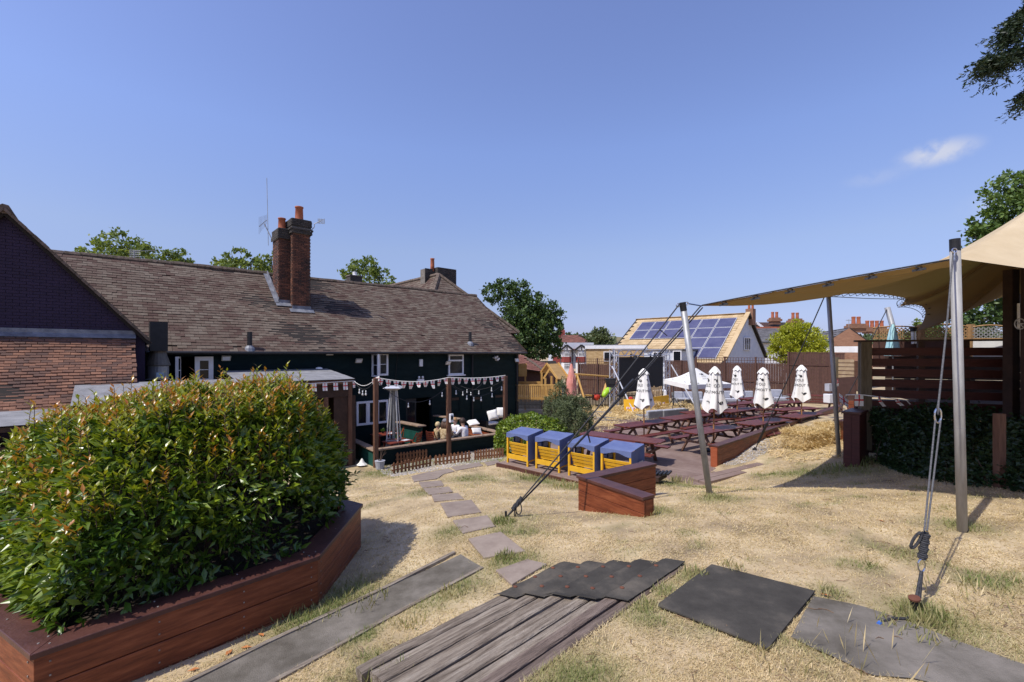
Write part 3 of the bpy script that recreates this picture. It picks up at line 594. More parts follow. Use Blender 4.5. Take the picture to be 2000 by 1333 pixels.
def window(root, fr, a0, a1, z0, z1, cols=2, rows=2, o=0., fw=.05, bar=.025, glass=None, sill=False, fm=None, depth=.06):
    """frame of stiles and glazing bars with one pane behind each opening"""
    m = MB(); fm = fm or M_wpaint
    m.fbox(fr, a0, a1, o-.02, o+depth, z0, z0+fw); m.fbox(fr, a0, a1, o-.02, o+depth, z1-fw, z1)
    m.fbox(fr, a0, a0+fw, o-.02, o+depth, z0+fw, z1-fw); m.fbox(fr, a1-fw, a1, o-.02, o+depth, z0+fw, z1-fw)
    ca = [a0+fw+(a1-a0-2*fw)*i/cols for i in range(cols+1)]; cz = [z0+fw+(z1-z0-2*fw)*i/rows for i in range(rows+1)]
    for c in ca[1:-1]: m.fbox(fr, c-bar/2, c+bar/2, o-.015, o+depth-.012, z0+fw, z1-fw)
    for c in cz[1:-1]:
        for i in range(cols): m.fbox(fr, ca[i]+(bar/2 if i else 0), ca[i+1]-(bar/2 if i < cols-1 else 0), o-.015, o+depth-.014, c-bar/2, c+bar/2)
    if sill: m.fbox(fr, a0-.08, a1+.08, o-.02, o+depth+.06, z0-.06, z0-.002)
    w = mk('window', m, fm, root)
    for i in range(cols):
        for j in range(rows): mk('pane', MB().fbox(fr, ca[i], ca[i+1], o-.012, o+.004, cz[j], cz[j+1]), glass or M_glass, w)
    return w
def tiled(root, name, fr, a0, a1, out0, z0, run, rise, tw, gauge, mt, keep=None, wob=.012, back=False, limit=300, vis=None, base=True, th=.042):
    """tile courses laid up a slope: eave at out0/z0, climbing backwards by run and rise"""
    L = sqrt(run*run+rise*rise); s = -1 if not back else 1
    sv = fr.n*(s*run/L)+UP*(rise/L); nv = fr.n*(-s*rise/L)+UP*(run/L); base0 = fr.p(0, out0, z0)
    if base:
        c = [fr.p(a0, out0, z0), fr.p(a1, out0, z0), fr.p(a1, out0+s*run, z0+rise), fr.p(a0, out0+s*run, z0+rise)]
        rb = mk('roof', MB().add([p-nv*.09 for p in c]+[p-nv*.01 for p in c], [(3, 2, 1, 0), (4, 5, 6, 7), (0, 1, 5, 4), (1, 2, 6, 5), (2, 3, 7, 6), (3, 0, 4, 7)]) or MB(), M_under, root) if False else None
        mb = MB(); mb.add([p-nv*.09 for p in c]+[p-nv*.01 for p in c], [(3, 2, 1, 0), (4, 5, 6, 7), (0, 1, 5, 4), (1, 2, 6, 5), (2, 3, 7, 6), (3, 0, 4, 7)]); rb = mk('roof', mb, M_under, root)
    else: rb = root
    Ms = []; ang = radians(5.5 if gauge > .14 else 10)
    u = fr.u*(1 if not back else -1); t2 = sv*cos(ang)-nv*sin(ang); n2 = nv*cos(ang)+sv*sin(ang)
    rows = int(L/gauge)
    for r in range(rows):
        off = (r % 2)*tw/2+random.uniform(-.01, .01); na = int((a1-a0)/tw)+1; wv = random.uniform(0, 6)
        for i in range(na):
            a = a0+off+i*tw+random.uniform(-.004, .004)+tw/2
            if a+tw/2 > a1+.03 or a-tw/2 < a0-.16: continue
            if random.random() < .004: continue
            h = r*gauge
            if keep and not keep(a, h/L): continue
            sag = wob*(sin(a*.55+1)+.6*sin(a*1.7+r*.15)+.5*sin(r*.5+a*.2))+random.uniform(0, .012)
            p = base0+fr.u*a+sv*(h-.04+.004*sin(a*3+wv)+random.uniform(-.006, .006))+nv*(sag+.012); j = random.uniform(-.012, .012); k = random.uniform(-.02, .02)
            x = (u+nv*j+sv*k).normalized(); y = (t2-u*k).normalized(); Ms.append(mat3(x, y, x.cross(y).normalized(), p))
    g = gauge*1.7; m = MB(); w = tw/2-.004
    m.hexa([(-w, 0, -th), (w, 0, -th), (w, g, -th), (-w, g, -th), (-w, 0, 0), (w, 0, 0), (w, g, 0), (-w, g, 0)])
    pieces(rb, 'tile', m.mesh('tile', mt), Ms, 'roof_tiling', limit, vis)
    return rb, sv, nv
def bricks(parent, fr, a0, a1, z0, z1, o, mt, bl=.225, bh=.075, bd=.02, keep=None, Ms=None, side=0):
    """stretcher courses on a face; returns matrices for pieces(): bricks are bl x bh and stand proud by bd"""
    Ms = [] if Ms is None else Ms; n = int(round((z1-z0)/bh)); ux, nx = (fr.u, fr.n) if side == 0 else (fr.n, fr.u*side)
    for r in range(n):
        a = a0-(bl/2 if r % 2 else 0)
        while a < a1-.01:
            b0, b1 = max(a, a0), min(a+bl, a1)
            if b1-b0 > .05:
                c = (b0+b1)/2; z = z0+(r+.5)*bh
                if keep is None or keep(c, z):
                    p = (fr.p(c, o, z) if side == 0 else fr.p(o, c, z))+nx*(bd/2-.01+random.uniform(-.003, .004)); s = (b1-b0-.011)/(bl-.011)
                    Ms.append(mat3(ux*s, nx, UP, p))
            a += bl
    return Ms
def brick_mesh(mt, bl=.225, bh=.075, bd=.02):
    m = MB(); x, y, z = (bl-.011)/2, bd/2+.004, (bh-.011)/2
    m.hexa([(-x, -y, -z), (x, -y, -z), (x, y, -z), (-x, y, -z), (-x, -y, z), (x, -y, z), (x, y, z), (-x, y, z)]); return m.mesh('brick', mt)

pub = thing('pub_building', 'long dark teal pub with a red brown tiled roof and tall brick chimney stack', 'pub', PF.p(8, 0, -4.05))
EV, RD = .06, 3.68                                     # eave and ridge heights
A0, A1 = -3.0, 17.32
dn = [(aw(727), aw(757), zw(742, 733), zw(742, 691)), (aw(875), aw(904), zw(890, 730), zw(890, 694)), (aw(696), aw(757), zw(725, 828), zw(725, 783)),
      (aw(793), aw(843), -4.03, zw(815, 778)), (aw(352), aw(414), zw(380, 746), zw(380, 697))]
wl = MB(); wall_holes(wl, PF, A0, A1, -4.3, EV+.02, dn, 0, .2)
wl.quad(PF.p(A1, 0, -4.3), PF.p(A1, -9, -4.3), PF.p(A1, -9, EV), PF.p(A1, 0, EV)); wl.add([PF.p(A1, .35, EV-.05), PF.p(A1, -9.1, EV-.05), PF.p(A1, -4.4, RD-.06)], [(0, 1, 2)])
wl.quad(PF.p(A0, 0, -4.3), PF.p(A0, -9, -4.3), PF.p(A0, -9, EV), PF.p(A0, 0, EV)); wl.quad(PF.p(A0, -9, -4.3), PF.p(A1, -9, -4.3), PF.p(A1, -9, EV), PF.p(A0, -9, EV))
mk('wall', wl, M_navy, pub)
iv = MB(); iv.fbox(PF, A0+.1, A1-.1, -3.2, -3.1, -4.2, 0); iv.fbox(PF, A0+.1, A1-.1, -3.1, -.25, -4.2, -4.02); iv.fbox(PF, A0+.1, A1-.1, -3.1, -.25, -1.75, -1.6); mk('interior', iv, M_void, pub)
rb, sv, nv = tiled(pub, 'roof', PF, A0, A1+.32, .35, EV, 4.75, RD-EV, .27, .172, M_tile, wob=.014, vis=lambda x, y: x > 300 and y < 690)
tiled(pub, 'roof', PF, A0, A1+.32, -9.15, EV, 4.75, RD-EV, .5, .3, M_tile, back=True, limit=0)
rg = MB()
for i in range(46):
    a = A0+i*.45; z = RD+.015+random.uniform(-.012, .012)+.02*sin(a*.6); rg.lathe(PF.p(a, -4.4, z), [(.0, 0)], 3) if False else None
    rg.tube([PF.p(a, -4.4, z-.03), PF.p(min(a+.44, A1+.34), -4.4, z-.03+random.uniform(-.008, .008))], .115, 7)
mk('ridge_tiling', rg, M_moss, rb)['kind'] = 'stuff'
mk('verge_board', MB().bar(PF.p(A1+.30, .33, EV-.03), PF.p(A1+.30, -4.4, RD-.07), .03, .14), M_dkwood, rb)
gt = MB().tube([PF.p(.9, .42, EV-.05), PF.p(A1+.25, .42, EV-.07)], .055, 8); mk('gutter', gt, M_black, pub)
mk('soffit_board', MB().fbox(PF, .9, A1+.2, 0.01, .36, EV-.11, EV-.06), M_black, pub)
for px in (925, 486):                                  # flue pipes standing on the roof
    a = aw(px, .1); s = .55 if px == 925 else .12; b = PF.p(a, .35-s, EV+.76*s); f = mk('flue_pipe', MB().tube([b-UP*.1, b+UP*.62], .085, 10), M_black, pub)
    mk('flue_collar', MB().lathe(b, [(.2, -.12), (.17, .02), (.1, .12)], 10), M_lead, f)
# down pipes and cables
mk('drain_pipe', MB().tube([PF.p(aw(921), .08, EV-.1), PF.p(aw(921), .08, -4.0)], .045, 8), M_black, pub)
mk('drain_pipe', MB().tube([PF.p(aw(1008), .08, EV-.1), PF.p(aw(1008), .08, -4.0)], .045, 8), M_black, pub)
mk('wall_cable', MB().tube([PF.p(aw(776), .03, EV-.1), PF.p(aw(773), .03, -.8), PF.p(aw(771), .03, -1.6)], .012, 5), M_black, pub)
# windows
def win(pxs, pys, mid, **k): return window(pub, PF, aw(pxs[0]), aw(pxs[1]), zw(mid, pys[1]), zw(mid, pys[0]), **k)
win((738, 757), (690, 734), 745, cols=1, rows=2, o=.02, fw=.085)
def casement(hinge, out_a, out_o, z0, z1, rows=2):     # a sash standing open on its hinge
    p = PF.p(hinge, .02, 0); v = PU*out_a+PN*out_o; f = Fr(p, atan2(v.x, v.y)); w = window(pub, f, 0, v.length, z0, z1, 1, rows, 0, .06); w['label'] = 'white casement standing open'; return w
casement(aw(727.5), .10, .42, zw(725, 736), zw(725, 691)); casement(aw(352), -.12, .46, zw(345, 750), zw(345, 697))
win((380, 416), (697, 748), 395, cols=1, rows=2, o=.02, fw=.14)
w3 = win((875, 904), (693, 732), 890, cols=1, rows=1, o=.02, fw=.07, sill=True)
mk('transom', MB().fbox(PF, aw(877), aw(902), .0, .075, zw(890, 706), zw(890, 703)), M_wpaint, w3); mk('curtain', MB().fbox(PF, aw(878), aw(885), -.12, -.10, zw(890, 729), zw(890, 706)), mat('curtain', [(.10, .06, .05)], .9), w3)
win((695, 757), (783, 829), 725, cols=3, rows=1, o=.02, fw=.09, bar=.16)
dr = mk('door', MB().fbox(PF, aw(793), aw(814), -.10, -.05, -4.02, zw(805, 779)), M_black, pub); mk('door_pane', MB().fbox(PF, aw(797), aw(811), -.049, -.04, zw(805, 835), zw(805, 786)), M_glass, dr)
mk('door_handle', MB().fbox(PF, aw(811.7), aw(812.5), -.05, .02, zw(812, 838), zw(812, 825)), M_chrome, dr)
for x0, x1, y0, y1 in ((880, 898, 774, 806), (921, 941, 773, 803), (965, 984, 769, 790)):   # blind painted panels
    m = MB(); q = (aw(x0), aw(x1), zw((x0+x1)/2, y1), zw((x0+x1)/2, y0)); fw = .05
    m.fbox(PF, q[0], q[1], 0, .05, q[2], q[2]+fw); m.fbox(PF, q[0], q[1], 0, .05, q[3]-fw, q[3]); m.fbox(PF, q[0], q[0]+fw, 0, .05, q[2]+fw, q[3]-fw); m.fbox(PF, q[1]-fw, q[1], 0, .05, q[2]+fw, q[3]-fw)
    p = mk('wall_panel', m, M_navy, pub); mk('panel_infill', MB().fbox(PF, q[0]+fw, q[1]-fw, 0.002, .012, q[2]+fw, q[3]-fw), M_navy, p); mk('vent_strip', MB().fbox(PF, q[0]+fw, q[1]-fw, .013, .02, q[3]-fw-.16, q[3]-fw-.03), M_dkwood, p)
# chimney with two joined stacks
def stack_ring(mb, fr, a0, a1, o0, o1, z0, z1): mb.fbox(fr, a0, a1, o0, o1, z0, z1)
ch = thing('x', None, None, (0, 0, 0)); bpy.data.objects.remove(ch); 
fA, fB = -2.06, -2.40                                  # front faces of right and left stack (out)
aR0, aR1 = aw(572, fA), aw(606, fA); aL0, aL1 = aw(545, fB), aR0-.0
zR, zL = zw(590, 430, fA), zw(555, 447, fB); core = MB()
core.fbox(PF, aR0+.02, aR1-.02, fA-.95, fA-.02, 1.2, zR-.04); core.fbox(PF, aL0+.02, aR0+.02, fB-.95, fB-.02, 1.2, zL-.04)
chim = mk('chimney', core, M_mortar, pub); Ms = []
zsR = zR-.62; zsL = zL-.45
def roofz(o): return EV+(.35-o)*(RD-EV)/4.75
bricks(chim, PF, aR0, aR1, 1.6, zsR, fA, None, Ms=Ms, keep=lambda a, z: z > roofz(fA)-.1)
bricks(chim, PF, aL0, aR0, 1.6, zsL, fB, None, Ms=Ms, keep=lambda a, z: z > roofz(fB)-.1)
for a, o0, o1, zt, sd in ((aL0, fB-.95, fB, zsL, -1), (aR1, fA-.95, fA, zsR, 1)):
    bricks(chim, PF, o0, o1, 1.6, zt, a, None, Ms=Ms, side=sd, keep=lambda o, z: z > roofz(o)-.15)
bricks(chim, PF, fA-.36, fA, 1.6, zsR, aR0, None, Ms=Ms, side=-1, keep=lambda o, z: z > roofz(o)-.15)
pieces(chim, 'brick', brick_mesh(M_brick), Ms, 'chimney_brickwork', 300)
Ms = []
for k, (e, z0, z1) in enumerate(((.06, zsR, zsR+.15), (.10, zsR+.15, zsR+.225), (.02, zsR+.26, zsR+.335), (.05, zsR+.335, zR))):
    bricks(chim, PF, aR0-e, aR1+e, z0, z1, fA+e, None, Ms=Ms); bricks(chim, PF, fA-.95-e, fA+e, z0, z1, aR1+e, None, Ms=Ms, side=1); bricks(chim, PF, fA-.95-e, fA+e, z0, z1, aR0-e, None, Ms=Ms, side=-1)
for e, z0, z1 in ((.06, zsL, zsL+.15), (.03, zsL+.15, zL)):
    bricks(chim, PF, aL0-e, aR0, z0, z1, fB+e, None, Ms=Ms); bricks(chim, PF, fB-.95-e, fB+e, z0, z1, aL0-e, None, Ms=Ms, side=-1)
pieces(chim, 'cap_brick', brick_mesh(M_brickdk), Ms, 'cap_brickwork', 300)
cp_ = MB(); cp_.fbox(PF, aR0-.03, aR1+.03, fA-.98, fA+.03, zR-.05, zR+.02); cp_.fbox(PF, aR0-.05, aR1+.05, fA-1, fA+.05, zsR+.225, zsR+.26); cp_.fbox(PF, aL0-.02, aR0, fB-.97, fB+.01, zL-.05, zL+.02); mk('chimney_capping', cp_, M_mortar, chim)
def pot(a, o, z, r, h, m=None): return mk('chimney_pot', MB().lathe(PF.p(a, o, z), [(r*1.12, 0), (r*1.05, h*.12), (r*.94, h*.9), (r*1.08, h*.92), (r*1.08, h), (r*.8, h), (r*.8, h*.8)], 14), m or M_pot, chim, smooth=True)
pot((aR0+aR1)/2+.03, fA-.45, zR+.02, .165, .66); pot(aL0+.22, fB-.4, zL+.02, .15, .52); pot(aL0+.42, fB-.62, zL, .13, .22, M_steel)
lf = MB(); lf.fbox(PF, aR0-.03, aR1+.03, fA, fA+.03, roofz(fA+.03)+.0, roofz(fA)+.16); lf.fbox(PF, aL0-.02, aR0-.03, fB, fB+.03, roofz(fB)+.0, roofz(fB)+.15)
lf.bar(PF.p(aL0-.09, fB+.05, roofz(fB+.05)+.06), PF.p(aL0-.09, -4.3, roofz(-4.3)+.06), .16, .02, nv); lf.bar(PF.p(aL0-.02, fB+.0, roofz(fB)+.12), PF.p(aL0-.02, -4.3, roofz(-4.3)+.12), .02, .2, nv)
lf.bar(PF.p(aR0-.15, fA+.13, roofz(fA+.13)+.045), PF.p(aR1+.12, fA+.13, roofz(fA+.13)+.045), .26, .012, nv); lf.bar(PF.p(aL0-.15, fB+.13, roofz(fB+.13)+.045), PF.p(aR0, fB+.13, roofz(fB+.13)+.045), .26, .012, nv); mk('lead_flashing', lf, M_lead, chim)
# aerials
ae = thing('tv_aerial', 'thin tall whip and yagi aerial on the left of the chimney', 'aerial', PF.p(aL0-.1, fB-.4, 3.6))
b0 = at(537, 480, 20.4); e0 = at(520, 432, 20.4); m = MB().tube([b0+UP*-.3, b0, at(516, 437, 20.4)], .022, 6); m.tube([at(524, 480, 20.5), at(521, 348, 20.5)], .012, 5); mk('mast', m, M_steel, ae)
m = MB(); p, q = at(506, 443, 20.2), at(521, 430, 20.6); m.tube([p, q], .016, 5)
for i in range(7):
    c = p+(q-p)*(i/6); h = .42-.03*i; m.tube([c-UP*h*.8, c+UP*h], .007, 4)
mk('elements', m, M_steel, ae)
ae2 = thing('tv_aerial', 'small grid tv aerial on a bracket on the right of the chimney', 'aerial', PF.p(aR1+.1, fA-.4, 5.3))
mk('mast', MB().tube([PF.p(aR1, fA-.4, zw(608, 455, fA)), at(614, 444, 20.5), at(614, 438, 20.5), at(626, 432, 20.5)], .018, 5), M_steel, ae2); m = MB()
for i in range(4): m.tube([at(621, 428+i*2.6, 20.5), at(634, 429.5+i*2.6, 20.5)], .012, 4)
for i in range(5): m.tube([at(621+3.2*i, 427.5, 20.5), at(621+3.2*i, 437, 20.5)], .010, 4)
mk('elements', m, M_steel, ae2)
ae3 = thing('tv_aerial', 'low tv aerial just above the left end of the pub ridge', 'aerial', at(262, 500, 19)); mk('mast', MB().tube([at(262, 512, 19), at(262, 490, 19)], .02, 5), M_steel, ae3); m = MB().tube([at(252, 492, 19), at(305, 489, 21)], .012, 4)
for i in range(6): m.tube([at(255+3*i, 487+i*.3, 19), at(255+3*i, 502, 19)], .01, 4)
for i in range(4): m.tube([at(252, 489+4*i, 19), at(274, 490+4*i, 19)], .01, 4)
mk('elements', m, M_steel, ae3)
# rear wing with hipped roof, chimneys and pot
rw = thing('rear_wing', 'rear hipped roof with a stone coloured chimney and a single red pot', 'building', PF.p(16.4, -10, -4))
RF = Fr(PF.p(16.5, -7, 5.2), AZ); hw, hd = 3.6, 4.4
def slope(fr, pts, mt, parent, tw=.34, gauge=.24, limit=0, nm='roof'):
    """planar roof face given as eave-left, eave-right, top points: base plus tile courses clipped to it"""
    P = [Vector(p) for p in pts]; x = (P[1]-P[0]).normalized(); n = x.cross(P[-1]-P[0]).normalized(); y = n.cross(x)
    if n.z < 0: n = -n
    base = mk(nm, MB().add([p-n*.08 for p in P]+[p for p in P], [tuple(range(len(P)))[::-1], tuple(range(len(P), 2*len(P)))]+[(i, (i+1) % len(P), len(P)+(i+1) % len(P), len(P)+i) for i in range(len(P))]) or None, mt, parent) if False else None
    mb = MB(); k = len(P); mb.add([p-n*.08 for p in P]+P, [tuple(range(k))[::-1], tuple(range(k, 2*k))]+[(i, (i+1) % k, k+(i+1) % k, k+i) for i in range(k)]); base = mk(nm, mb, M_under, parent)
    pl = [((p-P[0]).dot(x), (p-P[0]).dot(y)) for p in P]; H = max(q[1] for q in pl); xs_ = [q[0] for q in pl]; Ms = []
    for r in range(int(H/gauge)+1):
        h = (r+.5)*gauge; a = min(xs_)+(tw/2 if r % 2 else 0)
        while a < max(xs_):
            if inside(pl, np.array([a-tw*.42, a+tw*.42]), np.array([h, h])).all():
                p = P[0]+x*a+y*(h-gauge/2-.02)+n*(.02+random.uniform(0, .012)); t = y*cos(.07)-n*sin(.07); k2 = random.uniform(-.015, .015); Ms.append(mat3((x+n*k2).normalized(), t, x.cross(t), p))
            a += tw
    m = MB(); w = tw/2-.004; m.hexa([(-w, 0, -.02), (w, 0, -.02), (w, gauge*1.5, -.02), (-w, gauge*1.5, -.02), (-w, 0, 0), (w, 0, 0), (w, gauge*1.5, 0), (-w, gauge*1.5, 0)])
    pieces(base, 'tile', m.mesh('tile', mt), Ms, 'roof_tiling', limit); return base
E1, E2, E3, E4 = RF.p(-hw, hd-.4, -3.9), RF.p(hw, hd-.4, -3.9), RF.p(hw, -9, -3.9), RF.p(-hw, -9, -3.9); AP, BP2 = RF.p(0, 0, 0), RF.p(0, -9, 0)
slope(None, [E1, E2, AP], M_tile, rw); slope(None, [E4, E1, AP, BP2], M_tile, rw); slope(None, [E2, E3, BP2, AP], M_tile, rw)
m = MB()
for p, q in ((AP, E1), (AP, E2), (AP, BP2)):
    L = (q-p).length; n_h = int(L/.4)
    for i in range(n_h): m.tube([p+(q-p)*(i/n_h)+UP*.02, p+(q-p)*((i+.97)/n_h)+UP*(.02+random.uniform(-.01, .01))], .15, 6)
mk('hip_tiling', m, M_moss, rw)['kind'] = 'stuff'
mk('wall', MB().fbox(RF, -hw+.2, hw-.2, -9, hd-.8, -9.2, -3.95), M_navy, rw)
c1 = at(869, 545, 32.0); cf = Fr(Vector((c1.x, c1.y, 0)), AZ); zt = (HZ-527)/FPX*32.0
cm = mk('chimney', MB().fbox(cf, -.86, .62, -.45, .45, 3.6, zt), M_mortar, rw); Ms = bricks(cm, cf, -.88, .64, 4.0, zt, .47, None); bricks(cm, cf, -.45, .47, 4.0, zt, -.88, None, Ms=Ms, side=-1); pieces(cm, 'brick', brick_mesh(M_brickdk), Ms, 'chimney_brickwork', 300)
c2 = at(836, 536, 31.3); cf2 = Fr(Vector((c2.x, c2.y, 0)), AZ); zt = (HZ-527)/FPX*31.3
cm = mk('chimney', MB().fbox(cf2, -.42, .42, -.3, .3, 4.2, zt-.02), M_mortar, rw); Ms = bricks(cm, cf2, -.44, .44, 4.4, zt-.02, .32, None); pieces(cm, 'brick', brick_mesh(M_brickdk), Ms, 'chimney_brickwork', 300)
mk('chimney_pot', MB().lathe(at(844.5, 528, 31.3), [(.15, -.1), (.14, .3), (.13, .72), (.15, .75), (.15, .8), (.1, .8)], 12), M_pot, cm, smooth=True)
c3 = at(692, 545, 27); cf3 = Fr(Vector((c3.x, c3.y, 0)), AZ); zt = (HZ-541)/FPX*27
cm = mk('chimney', MB().fbox(cf3, -.36, .36, -.3, .3, 2.0, zt), M_brickdk, pub); mk('chimney_capping', MB().fbox(cf3, -.4, .4, -.34, .34, zt, zt+.05), M_mortar, cm); mk('chimney_pot', MB().lathe(PF.p(0, 0, 0)*0+at(693, 541, 27)+UP*.03, [(.16, 0), (.13, .1), (.13, .25)], 10), M_chalk, cm)
# ---------------- purple gabled wing with lean-to
gw = thing('gabled_wing', 'purple painted brick gable wing at the far left with mossy tiled verge', 'building', PF.p(-1.5, 2.95, -4))
GO = 2.95; GA, GE = -1.82, .76; GZA, GZE = 3.35, .42; hwG = GE-GA
def gable_z(a): return GZA-abs(a-GA)*(GZA-GZE)/hwG
m = MB(); m.add([PF.p(GA-hwG, GO-.02, -4.3), PF.p(GE, GO-.02, -4.3), PF.p(GE, GO-.02, GZE), PF.p(GA, GO-.02, GZA), PF.p(GA-hwG, GO-.02, GZE)], [(0, 1, 2, 3, 4)])
m.quad(PF.p(GE, GO-.02, -4.3), PF.p(GE, -.1, -4.3), PF.p(GE, -.1, GZE), PF.p(GE, GO-.02, GZE)); m.quad(PF.p(GA-hwG, -.1, -4.3), PF.p(GA-hwG, GO-.02, -4.3), PF.p(GA-hwG, GO-.02, GZE), PF.p(GA-hwG, -.1, GZE)); gwall = mk('wall', m, M_purple, gw)
Ms = bricks(gwall, PF, GA-hwG, GE, .3, GZA, GO-.02, None, keep=lambda a, z: z < gable_z(a)-.04); pieces(gwall, 'brick', brick_mesh(M_purple), Ms, 'gable_brickwork', 300)
GF = Fr(PF.p(GA, 0, 0), AZ+pi/2)                        # frame of the side slopes: u along +n, n along -u
for sg in (1, -1):
    e0, e1, t1, t0 = PF.p(GA+sg*(hwG+.12), GO+.12, GZE-.14), PF.p(GA+sg*(hwG+.12), -4.4, GZE-.14), PF.p(GA, -4.4, GZA+.0), PF.p(GA, GO+.12, GZA+.0)
    slope(None, [e0, e1, t1, t0] if sg > 0 else [e1, e0, t0, t1], M_tile, gw, .27, .172, 0)
m = MB()
for i in range(24): m.tube([PF.p(GA, GO+.14-i*.4, GZA+.03), PF.p(GA, GO+.14-i*.4-.39, GZA+.03+random.uniform(-.01, .01))], .12, 7)
for sg in (1, -1):
    for i in range(22):
        t0, t1 = i/22, (i+.96)/22; p, q = PF.p(GA+sg*hwG*1.03*t0, GO+.11, GZA-(GZA-GZE)*1.03*t0+.03), PF.p(GA+sg*hwG*1.03*t1, GO+.11, GZA-(GZA-GZE)*1.03*t1+.03); m.bar(p, q, .17, .05+random.uniform(0, .02), (0, 0, 1))
mk('verge_tiling', m, M_moss, gw)['kind'] = 'stuff'
lt = thing('lean_to_roof', 'steep lean-to roof of old orange clay tiles below the purple gable', 'roof', PF.p(-1, 4, -1))
LA0, LA1, LRUN, LRISE = -4.2, .53, 2.35, 1.92
lrb, lsv, lnv = tiled(lt, 'roof', PF, LA0, LA1, GO+LRUN, .46-LRISE, LRUN, LRISE, .19, .098, M_tile2, wob=.026, vis=lambda x, y: y < 806 and x < 268, th=.034)
mk('lead_flashing', MB().fbox(PF, LA0, LA1+.02, GO, GO+.05, .44, .60).bar(PF.p(LA0, GO+.11, .445), PF.p(LA1+.03, GO+.11, .445), .17, .012, lnv), M_lead, lt)
mk('side_wall', MB().add([PF.p(LA1-.03, GO, .4), PF.p(LA1-.03, GO+LRUN-.05, .4-LRISE), PF.p(LA1-.03, GO+LRUN-.05, -4.2), PF.p(LA1-.03, GO, -4.2)], [(0, 1, 2, 3)]) or MB().fbox(PF, LA1-.06, LA1-.02, GO, GO+.5, -4.2, .1), M_navy, lt)
# extractor duct and cowl between the wing and the pub
du = thing('kitchen_extractor', 'black square duct above a round steel extractor cowl in the shaded corner', 'extractor', PF.p(1.3, 1, -1))
dO = 1.1; a0, a1 = aw(293, dO), aw(328, dO); mk('duct', MB().fbox(PF, a0, a1, dO-.6, dO, zw(310, 686, dO), zw(310, 629, dO)), M_black, du)
cc = PF.p((a0+a1)/2, dO-.3, 0); r0 = (a1-a0)/2
mk('hood', MB().lathe(cc, [(r0*1.45, zw(310, 714, dO)), (r0*.95, zw(310, 690, dO)), (r0*.95, zw(310, 686, dO))], 20), mat('tan_metal', [(.10, .085, .07), (.16, .14, .11)], .5, metal=.3), du)
mk('drum', MB().lathe(cc, [(r0*1.5, zw(310, 742, dO)), (r0*1.22, zw(310, 740, dO)), (r0*1.22, zw(310, 716, dO)), (r0*1.45, zw(310, 714.5, dO))], 20), M_steel, du, smooth=False)
mk('sticker', MB().fbox(PF, aw(305, dO+.18), aw(320, dO+.18), dO+.17, dO+.2, zw(312, 738, dO+.2), zw(312, 728, dO+.2)), mat('pale_blue_sticker', [(.35, .5, .65)], .5), du)
# wall lamps and boxes
def onwall(name, label, cat, px, py, w, h, d, mt, group=None, tilt=None):
    a, z = aw(px), zw(px, py); o = solo(name, MB().fbox(PF, a-w/2, a+w/2, .01, .01+d, z-h/2, z+h/2), mt, label, cat, group, bevel=.015); return o
onwall('alarm_box', 'white burglar alarm box on the teal wall between the two upper windows', 'alarm box', 821, 709, .17, .34, .09, M_wpaint)
for px, py, t in ((698, 705, 'grey flat floodlight on the wall left of the open upper window'), (872, 709, 'tilted floodlight beside the small upper window with a sill'), (1006, 704, 'cream floodlight under the eaves at the right end of the pub'), (440, 700, 'square cream lamp on the pub wall above the hedge'), (642, 690, 'small white lamp under the eaves above the shelter')):
    f = thing('floodlight', t, 'floodlight', PF.p(aw(px), 0, zw(px, py)), 'floodlights on the pub wall'); c = PF.p(aw(px), .16, zw(px, py)); v = (PN*.8+UP*(-.6 if px < 900 else .2)).normalized()
    mk('bracket', MB().bar(PF.p(aw(px), 0, zw(px, py)+.03), c, .04, .03), M_black, f); mk('lamp_head', MB().bar(c-PU*.14, c+PU*.14, .05, .2, up=v.cross(PU)), mat('cream_metal', [(.42, .38, .30), (.5, .46, .38)], .5) if 'cream_metal' not in MAT else MAT['cream_metal'], f); mk('lens', MB().bar(c-PU*.11+v*.0, c+PU*.11, .052, .15, up=v.cross(PU)), M_wpaint, f)
ec = thing('emergency_light', 'white twin headed emergency light behind the bunting', 'light', PF.p(aw(820), .05, zw(820, 743))); a, z = aw(820), zw(820, 743); mk('housing', MB().fbox(PF, a-.16, a+.16, .01, .12, z-.12, z+.06), M_wpaint, ec)
for s in (-.1, .1): mk('lamp_head', MB().lathe(PF.p(a+s, .1, z+.08), [(.03, 0), (.055, .05), (.05, .1), (.01, .12)], 10), M_wpaint, ec)
sc = thing('security_camera', 'cluster of white security cameras high on the right of the wall', 'camera', PF.p(aw(967), .05, zw(967, 700)))
for dx, dy in ((-3, -1), (1, 3), (3, 1), (0, -3)): c = PF.p(aw(967+dx), .05, zw(967, 700+dy)); mk('camera_head', MB().tube([c-PN*.05, c+PN*.16], .05, 8), M_wpaint, sc)
